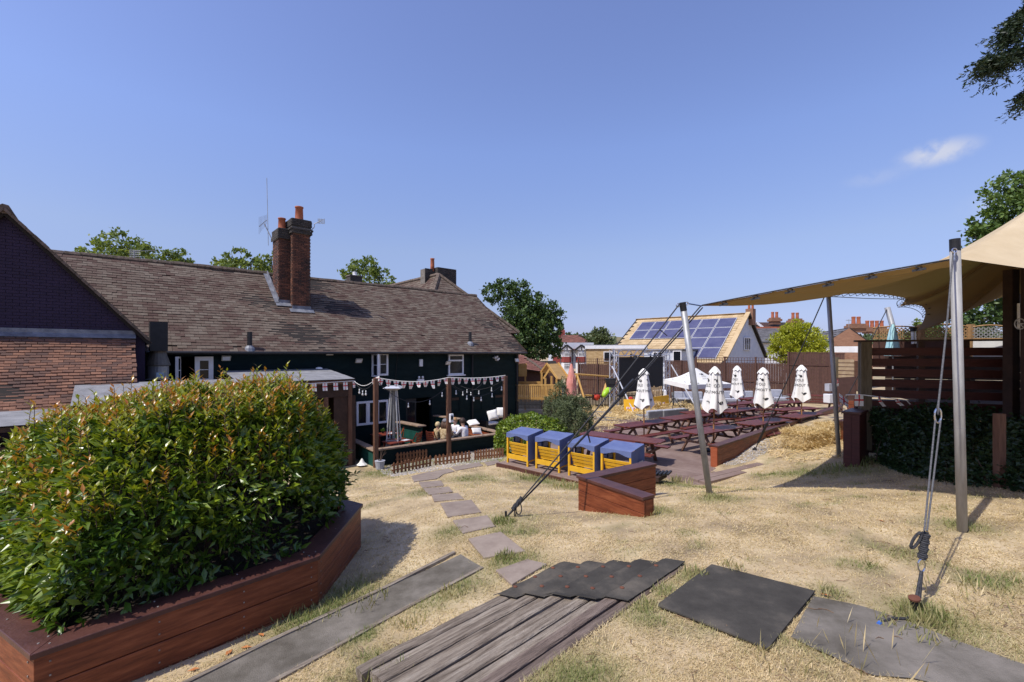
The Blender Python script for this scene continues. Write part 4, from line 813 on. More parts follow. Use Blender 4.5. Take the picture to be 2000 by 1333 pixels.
# ---------------- felt roofed shed and timber shelter between hedge and pub
fs = thing('felt_roof_shed', 'low shed with a grey felt roof showing just behind the hedge', 'shed', PF.p(2.5, 5.2, -4))
def sheet(root, fr, a0, a1, ob, zb, of, zf, mt, th=.09, strips=4, name='felt_roof'):
    m = MB(); c = [fr.p(a0, of, zf), fr.p(a1, of, zf), fr.p(a1, ob, zb), fr.p(a0, ob, zb)]; m.hexa([p-UP*th for p in c]+c); r = mk(name, m, M_dkwood, root)
    for i in range(strips):
        t0, t1 = i/strips, (i+1)/strips; q = lambda a, t, l: fr.p(a, of+(ob-of)*t, zf+(zb-zf)*t+l)
        mk('felt_strip', MB().hexa([q(a0-.03, t0-.03, .004+.006*(strips-i)), q(a1+.03, t0-.03, .004+.006*(strips-i)), q(a1+.03, t1, .004+.006*(strips-i)), q(a0-.03, t1, .004+.006*(strips-i)), q(a0-.03, t0-.03, .012+.006*(strips-i)), q(a1+.03, t0-.03, .012+.006*(strips-i)), q(a1+.03, t1, .012+.006*(strips-i)), q(a0-.03, t1, .012+.006*(strips-i))]) or MB(), mt, r) if False else None
        mb = MB(); l0, l1 = .004+.006*(strips-i), .012+.006*(strips-i); mb.hexa([q(a0-.03, t0-.03, l0), q(a1+.03, t0-.03, l0), q(a1+.03, t1, l0), q(a0-.03, t1, l0), q(a0-.03, t0-.03, l1), q(a1+.03, t0-.03, l1), q(a1+.03, t1, l1), q(a0-.03, t1, l1)]); mk('felt_strip', mb, mt, r)
    return r
def zo(px, py, o): return (HZ-py)/FPX*dw(px, o)
sheet(fs, PF, aw(150, 4.35), aw(470, 4.35), 4.35, zo(150, 752, 4.35), 6.1, zo(121, 796, 6.1), M_felt); mk('wall', MB().fbox(PF, aw(150, 4.35)+.15, aw(470, 4.35)-.1, 4.5, 5.9, -4.3, -1.2), M_dkwood, fs)
fs2 = thing('felt_roof_store', 'lower grey felt roof at the left edge behind the hedge', 'shed', PF.p(-1.2, 6, -4))
sheet(fs2, PF, -4, aw(128, 5.2), 5.2, zo(60, 803, 5.2), 6.6, zo(60, 832, 6.6), M_felt); mk('wall', MB().fbox(PF, -3.8, aw(128, 5.2)-.2, 5.3, 6.4, -4.3, -1.75), M_dkwood, fs2)
ts = thing('timber_shelter', 'dark timber smoking shelter with felt roof and flags along its front', 'shelter', PF.p(7, 1.5, -4))
sO = 2.8; sa0, sa1 = aw(470, sO), aw(690, sO); zf = zo(690, 741, sO)
sheet(ts, PF, sa0, sa1, .05, zf+.30, sO, zf, M_felt, .07, 3); mk('fascia_board', MB().fbox(PF, sa0, sa1, sO+.01, sO+.05, zf-.16, zf-.02), M_wood, ts)
mk('beam', MB().fbox(PF, sa0+.1, sa1-.05, sO-.15, sO-.05, zf-.62, zf-.16), M_dkwood, ts); mk('post', MB().fbox(PF, sa1-.16, sa1-.02, sO-.18, sO-.04, -4.05, zf-.1), M_wood, ts)
mk('post', MB().fbox(PF, aw(640, sO)-.1, aw(640, sO)+.04, sO-.18, sO-.04, -4.05, zf-.6), M_wood, ts)
for i in range(9):
    o0 = .1+i*.285; mk('side_board', MB().fbox(PF, sa1-.14-.004*(i % 2), sa1-.11, o0, o0+.275, -4.1, zf-.08), M_dkwood, ts)
for i in range(3):
    a = aw(652+i*14, sO-.1); mk('front_board', MB().fbox(PF, a, a+.27, sO-.12, sO-.09, -4.1, zf-.6), M_dkwood, ts)
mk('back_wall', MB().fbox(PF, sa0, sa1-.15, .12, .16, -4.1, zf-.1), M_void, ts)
mk('stones_on_roof', MB().lathe(PF.p(aw(625, .4), .3, zf+.31), [(.14, 0), (.12, .05), (.04, .08)], 9), M_chalk, ts)
# ---------------- tables, parasols, seats on the picnic floor
fl = MB(); fl.add([(x, y, FL) for x, y in FLOOR]+[(x, y, FL-.2) for x, y in FLOOR], [tuple(range(len(FLOOR)))]+[(i, i+len(FLOOR), (i+1) % len(FLOOR)+len(FLOOR), (i+1) % len(FLOOR)) for i in range(len(FLOOR))])
M_floor = mat('worn_paving', [(.16, .105, .085), (.24, .175, .145)], .85, 1.5, coord='World', bump=.2, bs=18)
floor = struct('picnic_floor', fl, M_floor)
# boards of the near part of the floor, laid along the front edge
fe = Vector((FLOOR[1][0]-FLOOR[0][0], FLOOR[1][1]-FLOOR[0][1], 0)).normalized(); fb = Vector((-fe.y, fe.x, 0)); p0 = Vector((*FLOOR[0], FL))
for i in range(26):
    o = .01+i*.152; a, b = p0+fb*o-fe*.02, p0+fb*o+fe*(3.0 if i < 9 else 5.2); a += fe*(i*.01)
    if i >= 9: a += fe*2.4
    mk('floor_board', MB().hexa([a+UP*-.05, b+UP*-.05, b+fb*.14+UP*-.05, a+fb*.14+UP*-.05, a+UP*.022, b+UP*.022, b+fb*.14+UP*.022, a+fb*.14+UP*.022]) or (lambda m: m)(MB()), M_floor, floor) if False else None
    m = MB(); z0, z1 = Vector((0, 0, -.05)), Vector((0, 0, .022+random.uniform(-.002, .002))); m.hexa([a+z0, b+z0, b+fb*.142+z0, a+fb*.142+z0, a+z1, b+z1, b+fb*.142+z1, a+fb*.142+z1]); mk('floor_board', m, M_floor, floor)
fa = p0-fb*.03; mk('edge_beam', MB().bar(fa-UP*.07, fa+fe*3.1-UP*.07, .06, .2), M_redcap, floor)
tb = thing('timber_edging', 'pair of flat brown sleepers edging the paving beside the leaning tent pole', 'edging', on(1420, 925, FL))
for (p, q, w) in (((1356, 941), (1487, 910), .24), ((1372, 946), (1452, 926), .2)):
    a, b = on(*p, FL+.02), on(*q, FL+.06); mk('sleeper', MB().bar(a, b, w, .14), M_floor, tb, bevel=.01)
ZT = .73
def make_table():
    r = thing('picnic_table', None, 'picnic table'); L = 2.5
    for i in range(5): y = -.30+i*.15; mk('plank', MB().box((0, y, ZT-.02), L-(.0 if 0 < i < 4 else .12), .142, .04), M_table, r, bevel=.008)
    for s in (-1, 1):
        for k in range(2): mk('bench_plank', MB().box((0, s*(.62+.145*k), .44), L-.1, .138, .04), M_table, r, bevel=.008)
        x = s*(L/2-.42)
        for t in (-1, 1): mk('leg', MB().bar((x, t*.20, ZT-.05), (x, t*.60, .0), .045, .095, up=(1, 0, 0)), M_tableleg, r)
        mk('bench_bearer', MB().box((x+s*.05, 0, .385), .045, 1.62, .07), M_tableleg, r); mk('top_bearer', MB().box((x+s*.05, 0, ZT-.085), .045, .66, .07), M_tableleg, r)
        mk('brace', MB().bar((x-s*.02, 0, .40), (x-s*.42, 0, ZT-.05), .045, .07), M_tableleg, r)
    return r
tb0 = make_table(); G_T = 'picnic tables on the sunken terrace'
TAB = [((1258, 826), 55, FL, 'picnic table with the parasol nearest the big screen'), ((1393, 838), 55, FL, 'picnic table with the parasol nearest the leaning tent pole'), ((1491, 823), 55, FL, 'picnic table with the parasol just left of the hay bales'),
       ((1566, 810), 55, FL, 'picnic table with the rightmost parasol'), ((1440, 800), 55, FL, 'picnic table with the parasol furthest back in the middle'), ((1213, 853), 126, FL, 'picnic table right behind the blue canopied seats, set crosswise'),
       ((1340, 813), 57, FL, 'bare picnic table between the grey sofas and the leaning pole'), ((1552, 798), 70, FL, 'bare picnic table behind the rightmost parasol pole'), ((1590, 772), 110, -3.0, 'picnic table at the far right on the slope by the fence'),
       ((1450, 787), 62, FL, 'small far picnic table below the sofas, left of the middle'), ((1530, 786), 62, FL, 'far picnic table between the two right hand parasols'), ((1475, 777), 62, FL, 'furthest picnic table against the brown fence'), ((1378, 803), 57, FL, 'picnic table partly hidden behind the leaning pole and a parasol')]
TPOS = []
for i, (p, az, z, lab) in enumerate(TAB):
    o = tb0 if i == 0 else copy_tree(tb0); v = on(*p, z+ZT); place(o, (v.x, v.y, z), radians(90-az+random.uniform(-2.5, 2.5)), lab); o['group'] = G_T; TPOS.append(v)
# closed parasols with printed lettering
def par_r(a, t):                                       # closed canopy radius at angle a, t from 0 top to 1 hem
    return (.03+.125*min(1, t/.13)**.7+.15*max(0, (t-.13)/.87)**1.0)*(1+(.10+.15*t)*cos(4*a+.6)*min(1, t*3)+.06*cos(9*a+2*t)+.03*sin(3*a+5*t))
def par_z(a, t, H): return -t*H*(1-.0)+(.13*H*max(0, t-.55)/.45)*(.5-.5*cos(4*a+.6+pi)) 
def flat_text(body, size):
    c = bpy.data.curves.new('print', 'FONT'); c.body = body; c.size = size; c.align_x = 'CENTER'; c.resolution_u = 2; o = bpy.data.objects.new('print', c); C.objects.link(o)
    dg = bpy.context.evaluated_depsgraph_get(); me = bpy.data.meshes.new_from_object(o.evaluated_get(dg)); bpy.data.objects.remove(o)
    V = [tuple(v.co) for v in me.vertices]; F = [tuple(p.vertices) for p in me.polygons]; return V, F
TX1, TX2 = flat_text('OLD', .135), flat_text('MOUT', .135)
BIRD = ([(.0+.11*cos(k*pi/8), .085*sin(k*pi/8), 0) for k in range(16)]+[(-.09, .05, 0), (-.155, .125, 0), (-.20, .10, 0), (-.27, .045, 0), (-.155, .06, 0), (-.10, .0, 0)], [tuple(range(16)), (16, 17, 18, 20, 21), (18, 19, 20)])
def make_parasol(H=1.42, zt=2.62):
    r = thing('parasol', None, 'parasol'); n, rows = 64, 18; m = MB(); vs = []
    for j in range(rows+1):
        t = j/rows
        for k in range(n): a = 2*pi*k/n; R = par_r(a, t); vs.append((R*cos(a), R*sin(a), zt+par_z(a, t, H)))
    m.add(vs, [(j*n+k, (j+1)*n+k, (j+1)*n+(k+1) % n, j*n+(k+1) % n) for j in range(rows) for k in range(n)])
    cn = mk('canopy', m, M_white, r, smooth=True); m = MB(); vs = []
    for j in range(7):
        t = j/6
        for k in range(n): a = 2*pi*k/n; R = (.022+.165*t**.8)*(1+.05*cos(8*a)*t); vs.append((R*cos(a), R*sin(a), zt+.035-.20*t-.03*t*cos(8*a)))
    m.add(vs, [(j*n+k, (j+1)*n+k, (j+1)*n+(k+1) % n, j*n+(k+1) % n) for j in range(6) for k in range(n)]); mk('top_vent', m, M_white, r, smooth=True)
    mk('pole', MB().tube([(0, 0, .05), (0, 0, zt)], .024, 8), mat('varnished_pole', [(.30, .14, .05), (.38, .19, .08)], .45) if 'varnished_pole' not in MAT else MAT['varnished_pole'], r)
    mk('base', MB().lathe((0, 0, 0), [(.26, .0), (.26, .06), (.05, .09), (.05, .3)], 16), M_black, r)
    for s in range(4):
        a0 = s*pi/2+.35; m = MB()
        for (V, F), dz, sc in ((TX1, .60, 1), (TX2, .80, 1), (BIRD, .40, .55)):
            vs = []
            for x, y, _ in V:
                t = (dz-y*sc)/H; a = a0+x*sc/.27; R = par_r(a, t)+.012; vs.append((R*cos(a), R*sin(a), zt+par_z(a, t, H)))
            m.add(vs, F)
        vs = []
        for x, y, _ in BIRD[0]:
            t = (1.10-y*.55)/H; a = a0+.5+x*.55/.3; R = par_r(a, t)+.012; vs.append((R*cos(a), R*sin(a), zt+par_z(a, t, H)))
        m.add(vs, BIRD[1]); mk('lettering', m, M_print, cn)
    return r
pr0 = make_parasol(); G_P = 'closed white parasols standing through picnic tables'
PARS = [(0, 722, 807, 'closed white parasol furthest left, in front of the black screen', .3), (1, 718, 818, 'closed white parasol beside the leaning tent pole', 1.2), (2, 720, 806, 'closed white parasol third from the right, above the hay bales', 2.2), (3, 715, 797, 'rightmost closed white parasol against the brown fence', 3.7), (4, 716, 791, 'closed white parasol furthest back, with its hem near the grey sofas', 5.1)]
for i, (k, y0, y1, lab, rz) in enumerate(PARS):
    o = pr0 if i == 0 else copy_tree(pr0); v = TPOS[k]; px, _ = pxy(v); ztop = (HZ-y0)/FPX*v.y-FL; sc = ztop/2.62
    place(o, (v.x, v.y, FL), rz, lab); o.scale = (sc, sc, sc); o.rotation_euler = (random.uniform(-.02, .02), random.uniform(-.025, .025), rz); o['group'] = G_P
# open square parasol behind
op = thing('open_parasol', 'open square white parasol with printed sides in front of the fence', 'parasol', (9, 22, FL)); D_ = 22.0; apex = at(1360, 719, D_); cr = [at(1297, 741, 20.6), at(1345, 752, 19.8), at(1429, 750, 22.5), at(1372, 741, 23.4)]
m = MB(); vs = []; N_ = 8
for i in range(4):
    a, b = cr[i], cr[(i+1) % 4]
    for s in range(N_+1):
        for t in range(N_+1):
            e = a+(b-a)*(t/N_); p = apex+(e-apex)*(s/N_); p = p+UP*(-.10*sin(pi*s/N_)*(.4+.6*abs(2*t/N_-1))); vs.append(p)
m.add(vs, [(i*81+s*9+t, i*81+(s+1)*9+t, i*81+(s+1)*9+t+1, i*81+s*9+t+1) for i in range(4) for s in range(N_) for t in range(N_)]); cn = mk('canopy', m, M_white, op, smooth=False)
m = MB()
for i in range(4):
    a, b = cr[i], cr[(i+1) % 4]
    for t in range(10):
        p, q = a+(b-a)*(t/10), a+(b-a)*((t+1)/10); m.quad(p, q, q-UP*.2, p-UP*.2)
mk('valance', m, M_white, cn); mk('pole', MB().tube([(apex.x, apex.y, FL), apex], .03, 8), M_steel, op)
for i in range(4): mk('rib', MB().bar(apex-UP*.16, cr[i]-UP*.05, .03, .03), M_wood, op)
m = MB()
def oncan(i, s, t):
    a, b = cr[i], cr[(i+1) % 4]; e = a+(b-a)*t; nn = (b-a).cross(apex-a).normalized(); nn = nn if nn.z > 0 else -nn
    return apex+(e-apex)*s-UP*(.10*sin(pi*s)*(.4+.6*abs(2*t-1)))+nn*.03
for i, V, F, s0, t0, sc in ((1, *TX1, .50, .5, 1.3), (1, *TX2, .64, .5, 1.3), (1, *BIRD, .36, .5, .9), (0, *TX1, .55, .5, 1.2), (0, *TX2, .68, .5, 1.2), (0, *BIRD, .9, .25, .6), (0, *BIRD, .9, .8, .6), (1, *BIRD, .92, .2, .6), (1, *BIRD, .92, .8, .6)):
    m.add([oncan(i, s0-y*sc/2.6, t0+x*sc/(3.2*max(.3, s0))) for x, y, _ in V], F)
mk('lettering', m, M_print, cn)
# yellow seats with blue canopies
def make_seat():
    r = thing('canopy_seat', None, 'garden seat'); w, d, h = .76, .60, .88     # x along width, y depth (front open side at +y), back towards -y
    for x in (0, w):
        for y in (0, d): mk('post', MB().box((x, y, h/2-.02), .05, .05, h-.04 if y == 0 else h+.06), M_yellow, r)
        mk('side_rail', MB().box((x, d/2, .16), .03, d-.05, .07), M_yellow, r); mk('arm', MB().bar((x, .06, .60), (x, .40, .24), .03, .045), M_yellow, r)
    mk('back_rail', MB().box((w/2, -.005, .20), w+.05, .035, .13), M_yellow, r)
    for i in range(4):                                  # sloping back slats, leaning away from the sitter
        t = i/3; y, z = .13-.09*t, .30+.27*t; mk('back_slat', MB().bar((.03, y, z), (w-.03, y, z), .018, .072, up=(0, -.3, 1)), M_yellow, r)
    for x in (.28, .58): mk('back_stile', MB().bar((x, .155, .27), (x, .055, .60), .05, .012, up=(0, 1, .2)), M_yellow, r)
    for i in range(5): mk('seat_slat', MB().box((w/2, .16+i*.09, .27), w-.04, .075, .02), M_yellow, r)
    m = MB(); e = .03; n = 8
    for i in range(n):                                  # roof cloth, slightly sagging
        for j in range(n):
            def q(a, b): x = -e+(w+2*e)*a; y = -e+(d+2*e)*b; return (x, y, h-.01+.09*b-.022*sin(pi*a)*sin(pi*b)+random.uniform(-.002, .002)*0)
            m.quad(q(i/n, j/n), q((i+1)/n, j/n), q((i+1)/n, (j+1)/n), q(i/n, (j+1)/n))
    cv = mk('canopy_cover', m, M_blue, r, smooth=True); m = MB()
    for i in range(10):                                 # scalloped back valance
        def q(a, lo): return (-e+(w+2*e)*a, -e-.004, (h-.01)-(0 if not lo else .13-.06*sin(pi*a)**2+.012*sin(9*a)))
        m.quad(q(i/10, 0), q((i+1)/10, 0), q((i+1)/10, 1), q(i/10, 1))
    mk('back_valance', m, M_blue, cv); m = MB()
    for s, x in ((1, w+e),):
        for i in range(8):
            def q(b, lo): return (x+.02*sin(7*b), -e+(d+2*e)*b, (h-.01+.09*b) if not lo else .16+.02*sin(5*b))
            m.quad(q(i/8, 0), q((i+1)/8, 0), q((i+1)/8, 1), q(i/8, 1))
    mk('side_curtain', m, M_blue, cv)
    m = MB().quad((w+e+.034, .30, .36), (w+e+.034, .52, .36), (w+e+.03, .52, .60), (w+e+.03, .30, .60)); mk('window_patch', m, M_grey, cv)
    m = MB(); x = -e
    for i in range(8):
        def q(b, lo): return (x-.01*sin(7*b), -e+.3+(d+2*e-.3)*b, (h-.01+.03+.06*b) if not lo else .2)
        m.quad(q(i/8, 0), q((i+1)/8, 0), q((i+1)/8, 1), q(i/8, 1))
    mk('side_curtain', m, M_blue, cv); mk('window_patch', MB().quad((x+.012, .34, .55), (x+.012, .56, .55), (x+.012, .56, .8), (x+.012, .34, .8)), M_grey, cv)
    m = MB().quad((w*.72, d+e+.002, .16), (w+e, d+e+.002, .16), (w+e, d+e, h+.09), (w*.72, d+e, h+.09)); mk('front_curtain', m, M_blue, cv)
    return r
st0 = make_seat(); sdir = Vector((.736, -.677, 0)); rz = atan2(sdir.y, sdir.x)
for i, (px, py, lab) in enumerate(((992, 903.5, 'yellow slatted seat under a blue canopy, leftmost of the row'), (1048, 915, 'yellow slatted seat under a blue canopy, second from left, valance pulled up'), (1112, 929, 'yellow slatted seat under a blue canopy crossed by the guy ropes'), (1176, 944, 'yellow slatted seat under a blue canopy half hidden by the low planter'))):
    o = st0 if i == 0 else copy_tree(st0); v = on(px, py, FL+.022); place(o, v, rz+(0, .03, -.02, .015)[i], lab); o['group'] = 'yellow seats with blue canopies'
# terrace retaining wall beside the picnic floor
rwl = thing('terrace_wall', 'long low red brown plank retaining wall with a flat cap beside the picnic tables', 'wall', (WALL0.x, WALL0.y, FL)); wn = Vector((wd.y, -wd.x, 0))
for i in range(6):
    a, b = WALL0+wd*(i*2.45), WALL0+wd*(i*2.45+2.44); mk('cap_board', MB().bar(a+wn*.07-UP*.02, b+wn*.07-UP*.02, .24, .045), M_redcap, rwl, bevel=.006)
    for k in range(3): z = -.05-.2*k; mk('face_board', MB().bar(a+wn*.155+UP*(z-.1), b+wn*.155+UP*(z-.1), .03, .193), M_redwood, rwl); mk('inner_board', MB().bar(a-wn*.0+UP*(z-.1), b-wn*.0+UP*(z-.1), .03, .193), M_redwood, rwl)
mk('end_board', MB().bar(WALL0+wn*.07-wd*.0-UP*.05, WALL0+wn*.07-wd*.0-UP*.66, .18, .05, up=wd), mat('bright_red_wood', [(.26, .06, .02), (.34, .09, .035)], .6, 4, stretch=(1, 1, 6)), rwl)
dt = thing('storage_tub', 'grey plastic tub with a dark cover tucked between wall and table', 'tub', on(1515, 845, FL)); c = on(1528, 842, FL+.25); mk('tub', MB().box((c.x, c.y, FL+.16), .7, .45, .32, .6), M_grey, dt); mk('cover', MB().lathe((c.x+.25, c.y+.1, FL+.33), [(.42, 0), (.38, .06), (.18, .1)], 9), M_black, dt)
gt_ = thing('black_grate', 'small black slatted step at the end of the low planter', 'step', on(1278, 922, -2.85)); c = on(1280, 924, -2.85)
for i in range(5): mk('bar', MB().bar(c+Vector((-.13+.09*i, -.16, 0)), c+Vector((.07+.09*i, .16, 0)), .05, .04), M_black, gt_)
mk('frame', MB().box(c-UP*.08, .55, .36, .1, .9), M_dkwood, gt_)
# ---------------- deck enclosure
P1, P2 = Vector((-4.9, 16.18, 0)), Vector((-.31, 19.7, 0)); DU = (P2-P1).normalized(); DI = Vector((-DU.y, DU.x, 0)); DL = (P2-P1).length; CAPZ, DZ = -3.44, -4.1
DF = Fr(P1, atan2(DU.x, DU.y))                          # a along the front, o towards the camera (n)
dk = thing('deck_enclosure', 'green boarded deck enclosure with wide timber cap and three tall brown posts', 'deck', P1+UP*-4.05); DD = 3.9
mk('floor', MB().fbox(DF, .05, DL-.05, -DD, -.05, -4.15, DZ), M_dkwood, dk)
nb = 28
for k in range(3):
    z = -4.1+.2*k; mk('front_board', MB().fbox(DF, 0, DL, -.03, 0.0+.003*(k % 2), z+.004, z+.2), M_navy, dk); mk('end_board', MB().fbox(DF, -.0, .03, -DD+1.2, -.035, z+.004, z+.2), M_green, dk); mk('end_board', MB().fbox(DF, DL-.03, DL, -DD+1.5, -.035, z+.004, z+.2), M_navy, dk)
mk('cap_board', MB().fbox(DF, -.08, DL*.52, -.24, .07, CAPZ-.05, CAPZ), M_capwood, dk, bevel=.008); mk('cap_board', MB().fbox(DF, DL*.52+.01, DL+.08, -.24, .07, CAPZ-.05, CAPZ), M_capwood, dk, bevel=.008)
mk('cap_board', MB().fbox(DF, -.08, .22, -DD+1.2, -.245, CAPZ-.052, CAPZ-.002), M_capwood, dk, bevel=.008); mk('cap_board', MB().fbox(DF, DL-.22, DL+.08, -DD+1.3, -.245, CAPZ-.052, CAPZ-.002), M_capwood, dk, bevel=.008)
bs_ = thing('deck_bench', 'red stained bench running along the inside of the deck wall', 'bench', DF.p(DL*.6, -.4, DZ))
mk('back_board', MB().fbox(DF, .5, DL-.25, -.285, -.25, DZ+.28, DZ+.54), M_tablered if 'M_tablered' in globals() else M_redwood, bs_)
for i in range(3): mk('seat_plank', MB().fbox(DF, .5, DL-.4, -.75+.145*i, -.62+.145*i, DZ+.4, DZ+.44), M_redwood, bs_)
for i in range(3): mk('end_seat_plank', MB().fbox(DF, DL-.75+.145*i, DL-.62+.145*i, -DD+1.5, -.77, DZ+.4, DZ+.44), M_redwood, bs_); mk('end_back_board', MB().fbox(DF, DL-.285-.012*i, DL-.25-.012*i, -DD+1.4, -.26, DZ+.2+.12*i, DZ+.31+.12*i), M_redwood, bs_)
for i in range(5): a = .8+i*1.15; mk('bench_leg', MB().fbox(DF, a, a+.06, -.72, -.34, DZ, DZ+.4), M_redwood, bs_)
PT = [(.02, 739, 727), (DL*.512, 739, 874), (DL-.05, 735, 989)]; PTOP = []
for a, y, px in PT:
    b = DF.p(a, .10, 0); d = b.y; zt = (HZ-y)/FPX*d; m = MB().box((b.x, b.y, (zt-4.2)/2), .15, .15, zt+4.2, .65); mk('post', m, M_wood, dk, bevel=.01); PTOP.append(Vector((b.x, b.y, zt)))
# flag bunting
def flag(parent, p, along, h, w, down=-UP, tp=1.0, name='flag', sway=0):
    """white flag with a red cross hung from p; tp is the width at its bottom as a share of the top"""
    m = MB(); u = Vector(along).normalized(); nrm = u.cross(UP).normalized(); xs_, ys_ = (-.5, -.07, .07, .5), (0, .40, .54, 1)
    for i in range(3):
        for j in range(3):
            q = lambda a, b: p+u*(w*a*(1+(tp-1)*b))-UP*(h*b)+nrm*(sway*b*b+.01*sin(a*9+b*4))
            m.quad(q(xs_[i], ys_[j]), q(xs_[i+1], ys_[j]), q(xs_[i+1], ys_[j+1]), q(xs_[i], ys_[j+1]), 1 if (i == 1 or j == 1) else 0)
    return mk(name, m, [M_white, M_red], parent)
bn = thing('flag_bunting', 'string of red and white cross flags between the deck posts', 'bunting', PTOP[1]); pts = []
for a, b, n in ((PTOP[0], PTOP[1], 10), (PTOP[1], PTOP[2], 9)):
    line = [a+(b-a)*(i/20)-UP*(.16*4*(i/20)*(1-i/20)*(1 if n == 10 else .4)-.03) for i in range(21)]; mk('string', MB().tube(line, .014, 5), M_white, bn)
    for i in range(n):
        t = (i+.6)/n; p = a+(b-a)*t-UP*(.16*4*t*(1-t)*(1 if n == 10 else .4)-.02); flag(bn, p, (b-a)+Vector((random.uniform(-.9, .9), random.uniform(-.9, .9), 0)), random.uniform(.2, .3), .24, tp=.35, sway=random.uniform(-.08, .08))
flag(bn, PTOP[0]+UP*.02, (1, -.2, .5), .18, .3, tp=.9)
bn2 = thing('flag_bunting', 'row of square cross flags hung on the timber shelter front', 'bunting', PF.p(sa1-1, sO, zf)); a, b = PF.p(aw(575, sO), sO+.07, zf-.10), PF.p(sa1, sO+.07, zf-.06); mk('string', MB().tube([a, b], .012, 5), M_white, bn2)
for px in (592, 612, 633, 654, 673): k = aw(px, sO); flag(bn2, PF.p(k, sO+.075, zf-.10), PU, .26, .165, tp=.92, sway=.03)
e = PF.p(sa1, sO+.07, zf-.06); ln = [e+(PTOP[0]-e)*(i/12)-UP*.22*4*(i/12)*(1-i/12) for i in range(13)]; mk('string', MB().tube(ln, .010, 5), M_white, bn2); flag(bn2, ln[0], (1, .5, 0), .25, .1, tp=.7)
# festoon lights
fw_ = thing('festoon_lights', 'drooping festoon cable of clear bulbs under the deck bunting', 'string lights', PTOP[1]-UP*.3)
def bulb(p): b = mk('bulb', MB().lathe(p-UP*.19, [(.008, -.045), (.03, -.028), (.036, 0), (.025, .035), (.014, .05), (.018, .055), (.018, .14)], 10), M_bulb, fw_, smooth=True)
M_bulb = mat('clear_bulb', [(.55, .56, .55), (.68, .68, .66)], .15, spec=.8)
for a, b, sag, bl in ((PTOP[0]-UP*.05, PTOP[1]-UP*.25, .75, (.42, .72, .9)), (PTOP[1]-UP*.2, PTOP[2]-UP*.25, .55, (.12, .3, .42, .55, .75, .93)), (PTOP[1]-UP*.1, PF.p(15, .1, -1.2), .6, (.3, .5)), (PTOP[2]-UP*.1, PF.p(13, .1, -1.5), .4, (.25, .5, .75)), (e, PTOP[0], .35, (.25, .4, .55))):
    f = lambda t: a+(b-a)*t-UP*sag*4*t*(1-t); mk('cable', MB().tube([f(i/14) for i in range(15)], .010, 5), M_rope, fw_)
    for t in bl: bulb(f(t))
# patio heater
ph = thing('patio_heater', 'tall pyramid patio heater of steel and glass on the deck', 'heater', at(769, 862, 17.6)); b = at(769, 862, 17.6); b.z = DZ; hh = (HZ-757)/FPX*17.6-DZ
m = MB(); 
for sx, sy in ((-1, -1), (1, -1), (1, 1), (-1, 1)): mk('frame_leg', MB().bar(b+Vector((sx*.26, sy*.26, .1)), b+Vector((sx*.10, sy*.10, hh-.12)), .035, .035), M_alu, ph)
mk('cabinet', MB().hexa([b+Vector((sx*.25, sy*.25, .1)) for sx, sy in ((-1, -1), (1, -1), (1, 1), (-1, 1))]+[b+Vector((sx*.20, sy*.20, .78)) for sx, sy in ((-1, -1), (1, -1), (1, 1), (-1, 1))]) or MB(), M_steel, ph) if False else None
m = MB(); m.hexa([b+Vector((sx*.25, sy*.25, .1)) for sx, sy in ((-1, -1), (1, -1), (1, 1), (-1, 1))]+[b+Vector((sx*.20, sy*.20, .78)) for sx, sy in ((-1, -1), (1, -1), (1, 1), (-1, 1))]); mk('cabinet', m, M_steel, ph)
m = MB(); m.hexa([b+Vector((sx*.205, sy*.205, .78)) for sx, sy in ((-1, -1), (1, -1), (1, 1), (-1, 1))]+[b+Vector((sx*.225, sy*.225, .83)) for sx, sy in ((-1, -1), (1, -1), (1, 1), (-1, 1))]); mk('shelf', m, M_chrome, ph)
mk('glass_tube', MB().lathe(b, [(.07, .83), (.06, hh-.12)], 12), mat('heater_glass', [(.12, .13, .14), (.2, .21, .22)], .15, spec=.8), ph); m = MB(); m.hexa([b+Vector((sx*.11, sy*.11, hh-.12)) for sx, sy in ((-1, -1), (1, -1), (1, 1), (-1, 1))]+[b+Vector((sx*.34, sy*.34, hh-.02)) for sx, sy in ((-1, -1), (1, -1), (1, 1), (-1, 1))])
m.hexa([b+Vector((sx*.34, sy*.34, hh-.018)) for sx, sy in ((-1, -1), (1, -1), (1, 1), (-1, 1))]+[b+Vector((sx*.2, sy*.2, hh+.06)) for sx, sy in ((-1, -1), (1, -1), (1, 1), (-1, 1))]); mk('reflector_hood', m, M_alu, ph)
# bar counters, white box, hand sanitiser
def counter(lab, a, b, z, w, side):
    r = thing('bar_counter', lab, 'counter', (a.x, a.y, DZ), 'counters on the deck'); mk('counter_top', MB().bar(a, b, w, .05), M_capwood, r, bevel=.006); d = (b-a).normalized()
    for k in range(3): mk('front_board', MB().bar(a+d*.06-UP*(.16+.3*k)+side, b-d*.06-UP*(.16+.3*k)+side, .03, .29), M_green, r)
    return r
def dat(px, py, z): v = on(px, py, z); return v
counter('timber topped green counter by the door of the pub', dat(778, 824, -3.0), dat(826, 833, -3.0), -3.0, .34, Vector((.0, .0, 0)))
counter('timber topped green counter behind the seated people', dat(850, 812, -3.0), dat(899, 819, -3.0), -3.0, .3, Vector((0, 0, 0)))
wb = thing('white_bin', 'square white cabinet with open lid beside the counter by the door', 'cabinet', (0, 0, 0)); v = on(797, 862, DZ+.02); wb.location = (v.x, v.y, DZ); f = Fr((0, 0, 0), AZ-.3); OFF[wb] = Vector((0, 0, 0)); h_ = .82
mk('body', MB().fbox(f, -.22, .22, -.22, .22, 0, h_), mat('pale_lilac_paint', [(.52, .50, .62), (.6, .58, .68)], .5), wb); mk('lid', MB().fbox(f, -.24, .24, -.24, .24, h_+.002, h_+.03), M_black, wb)
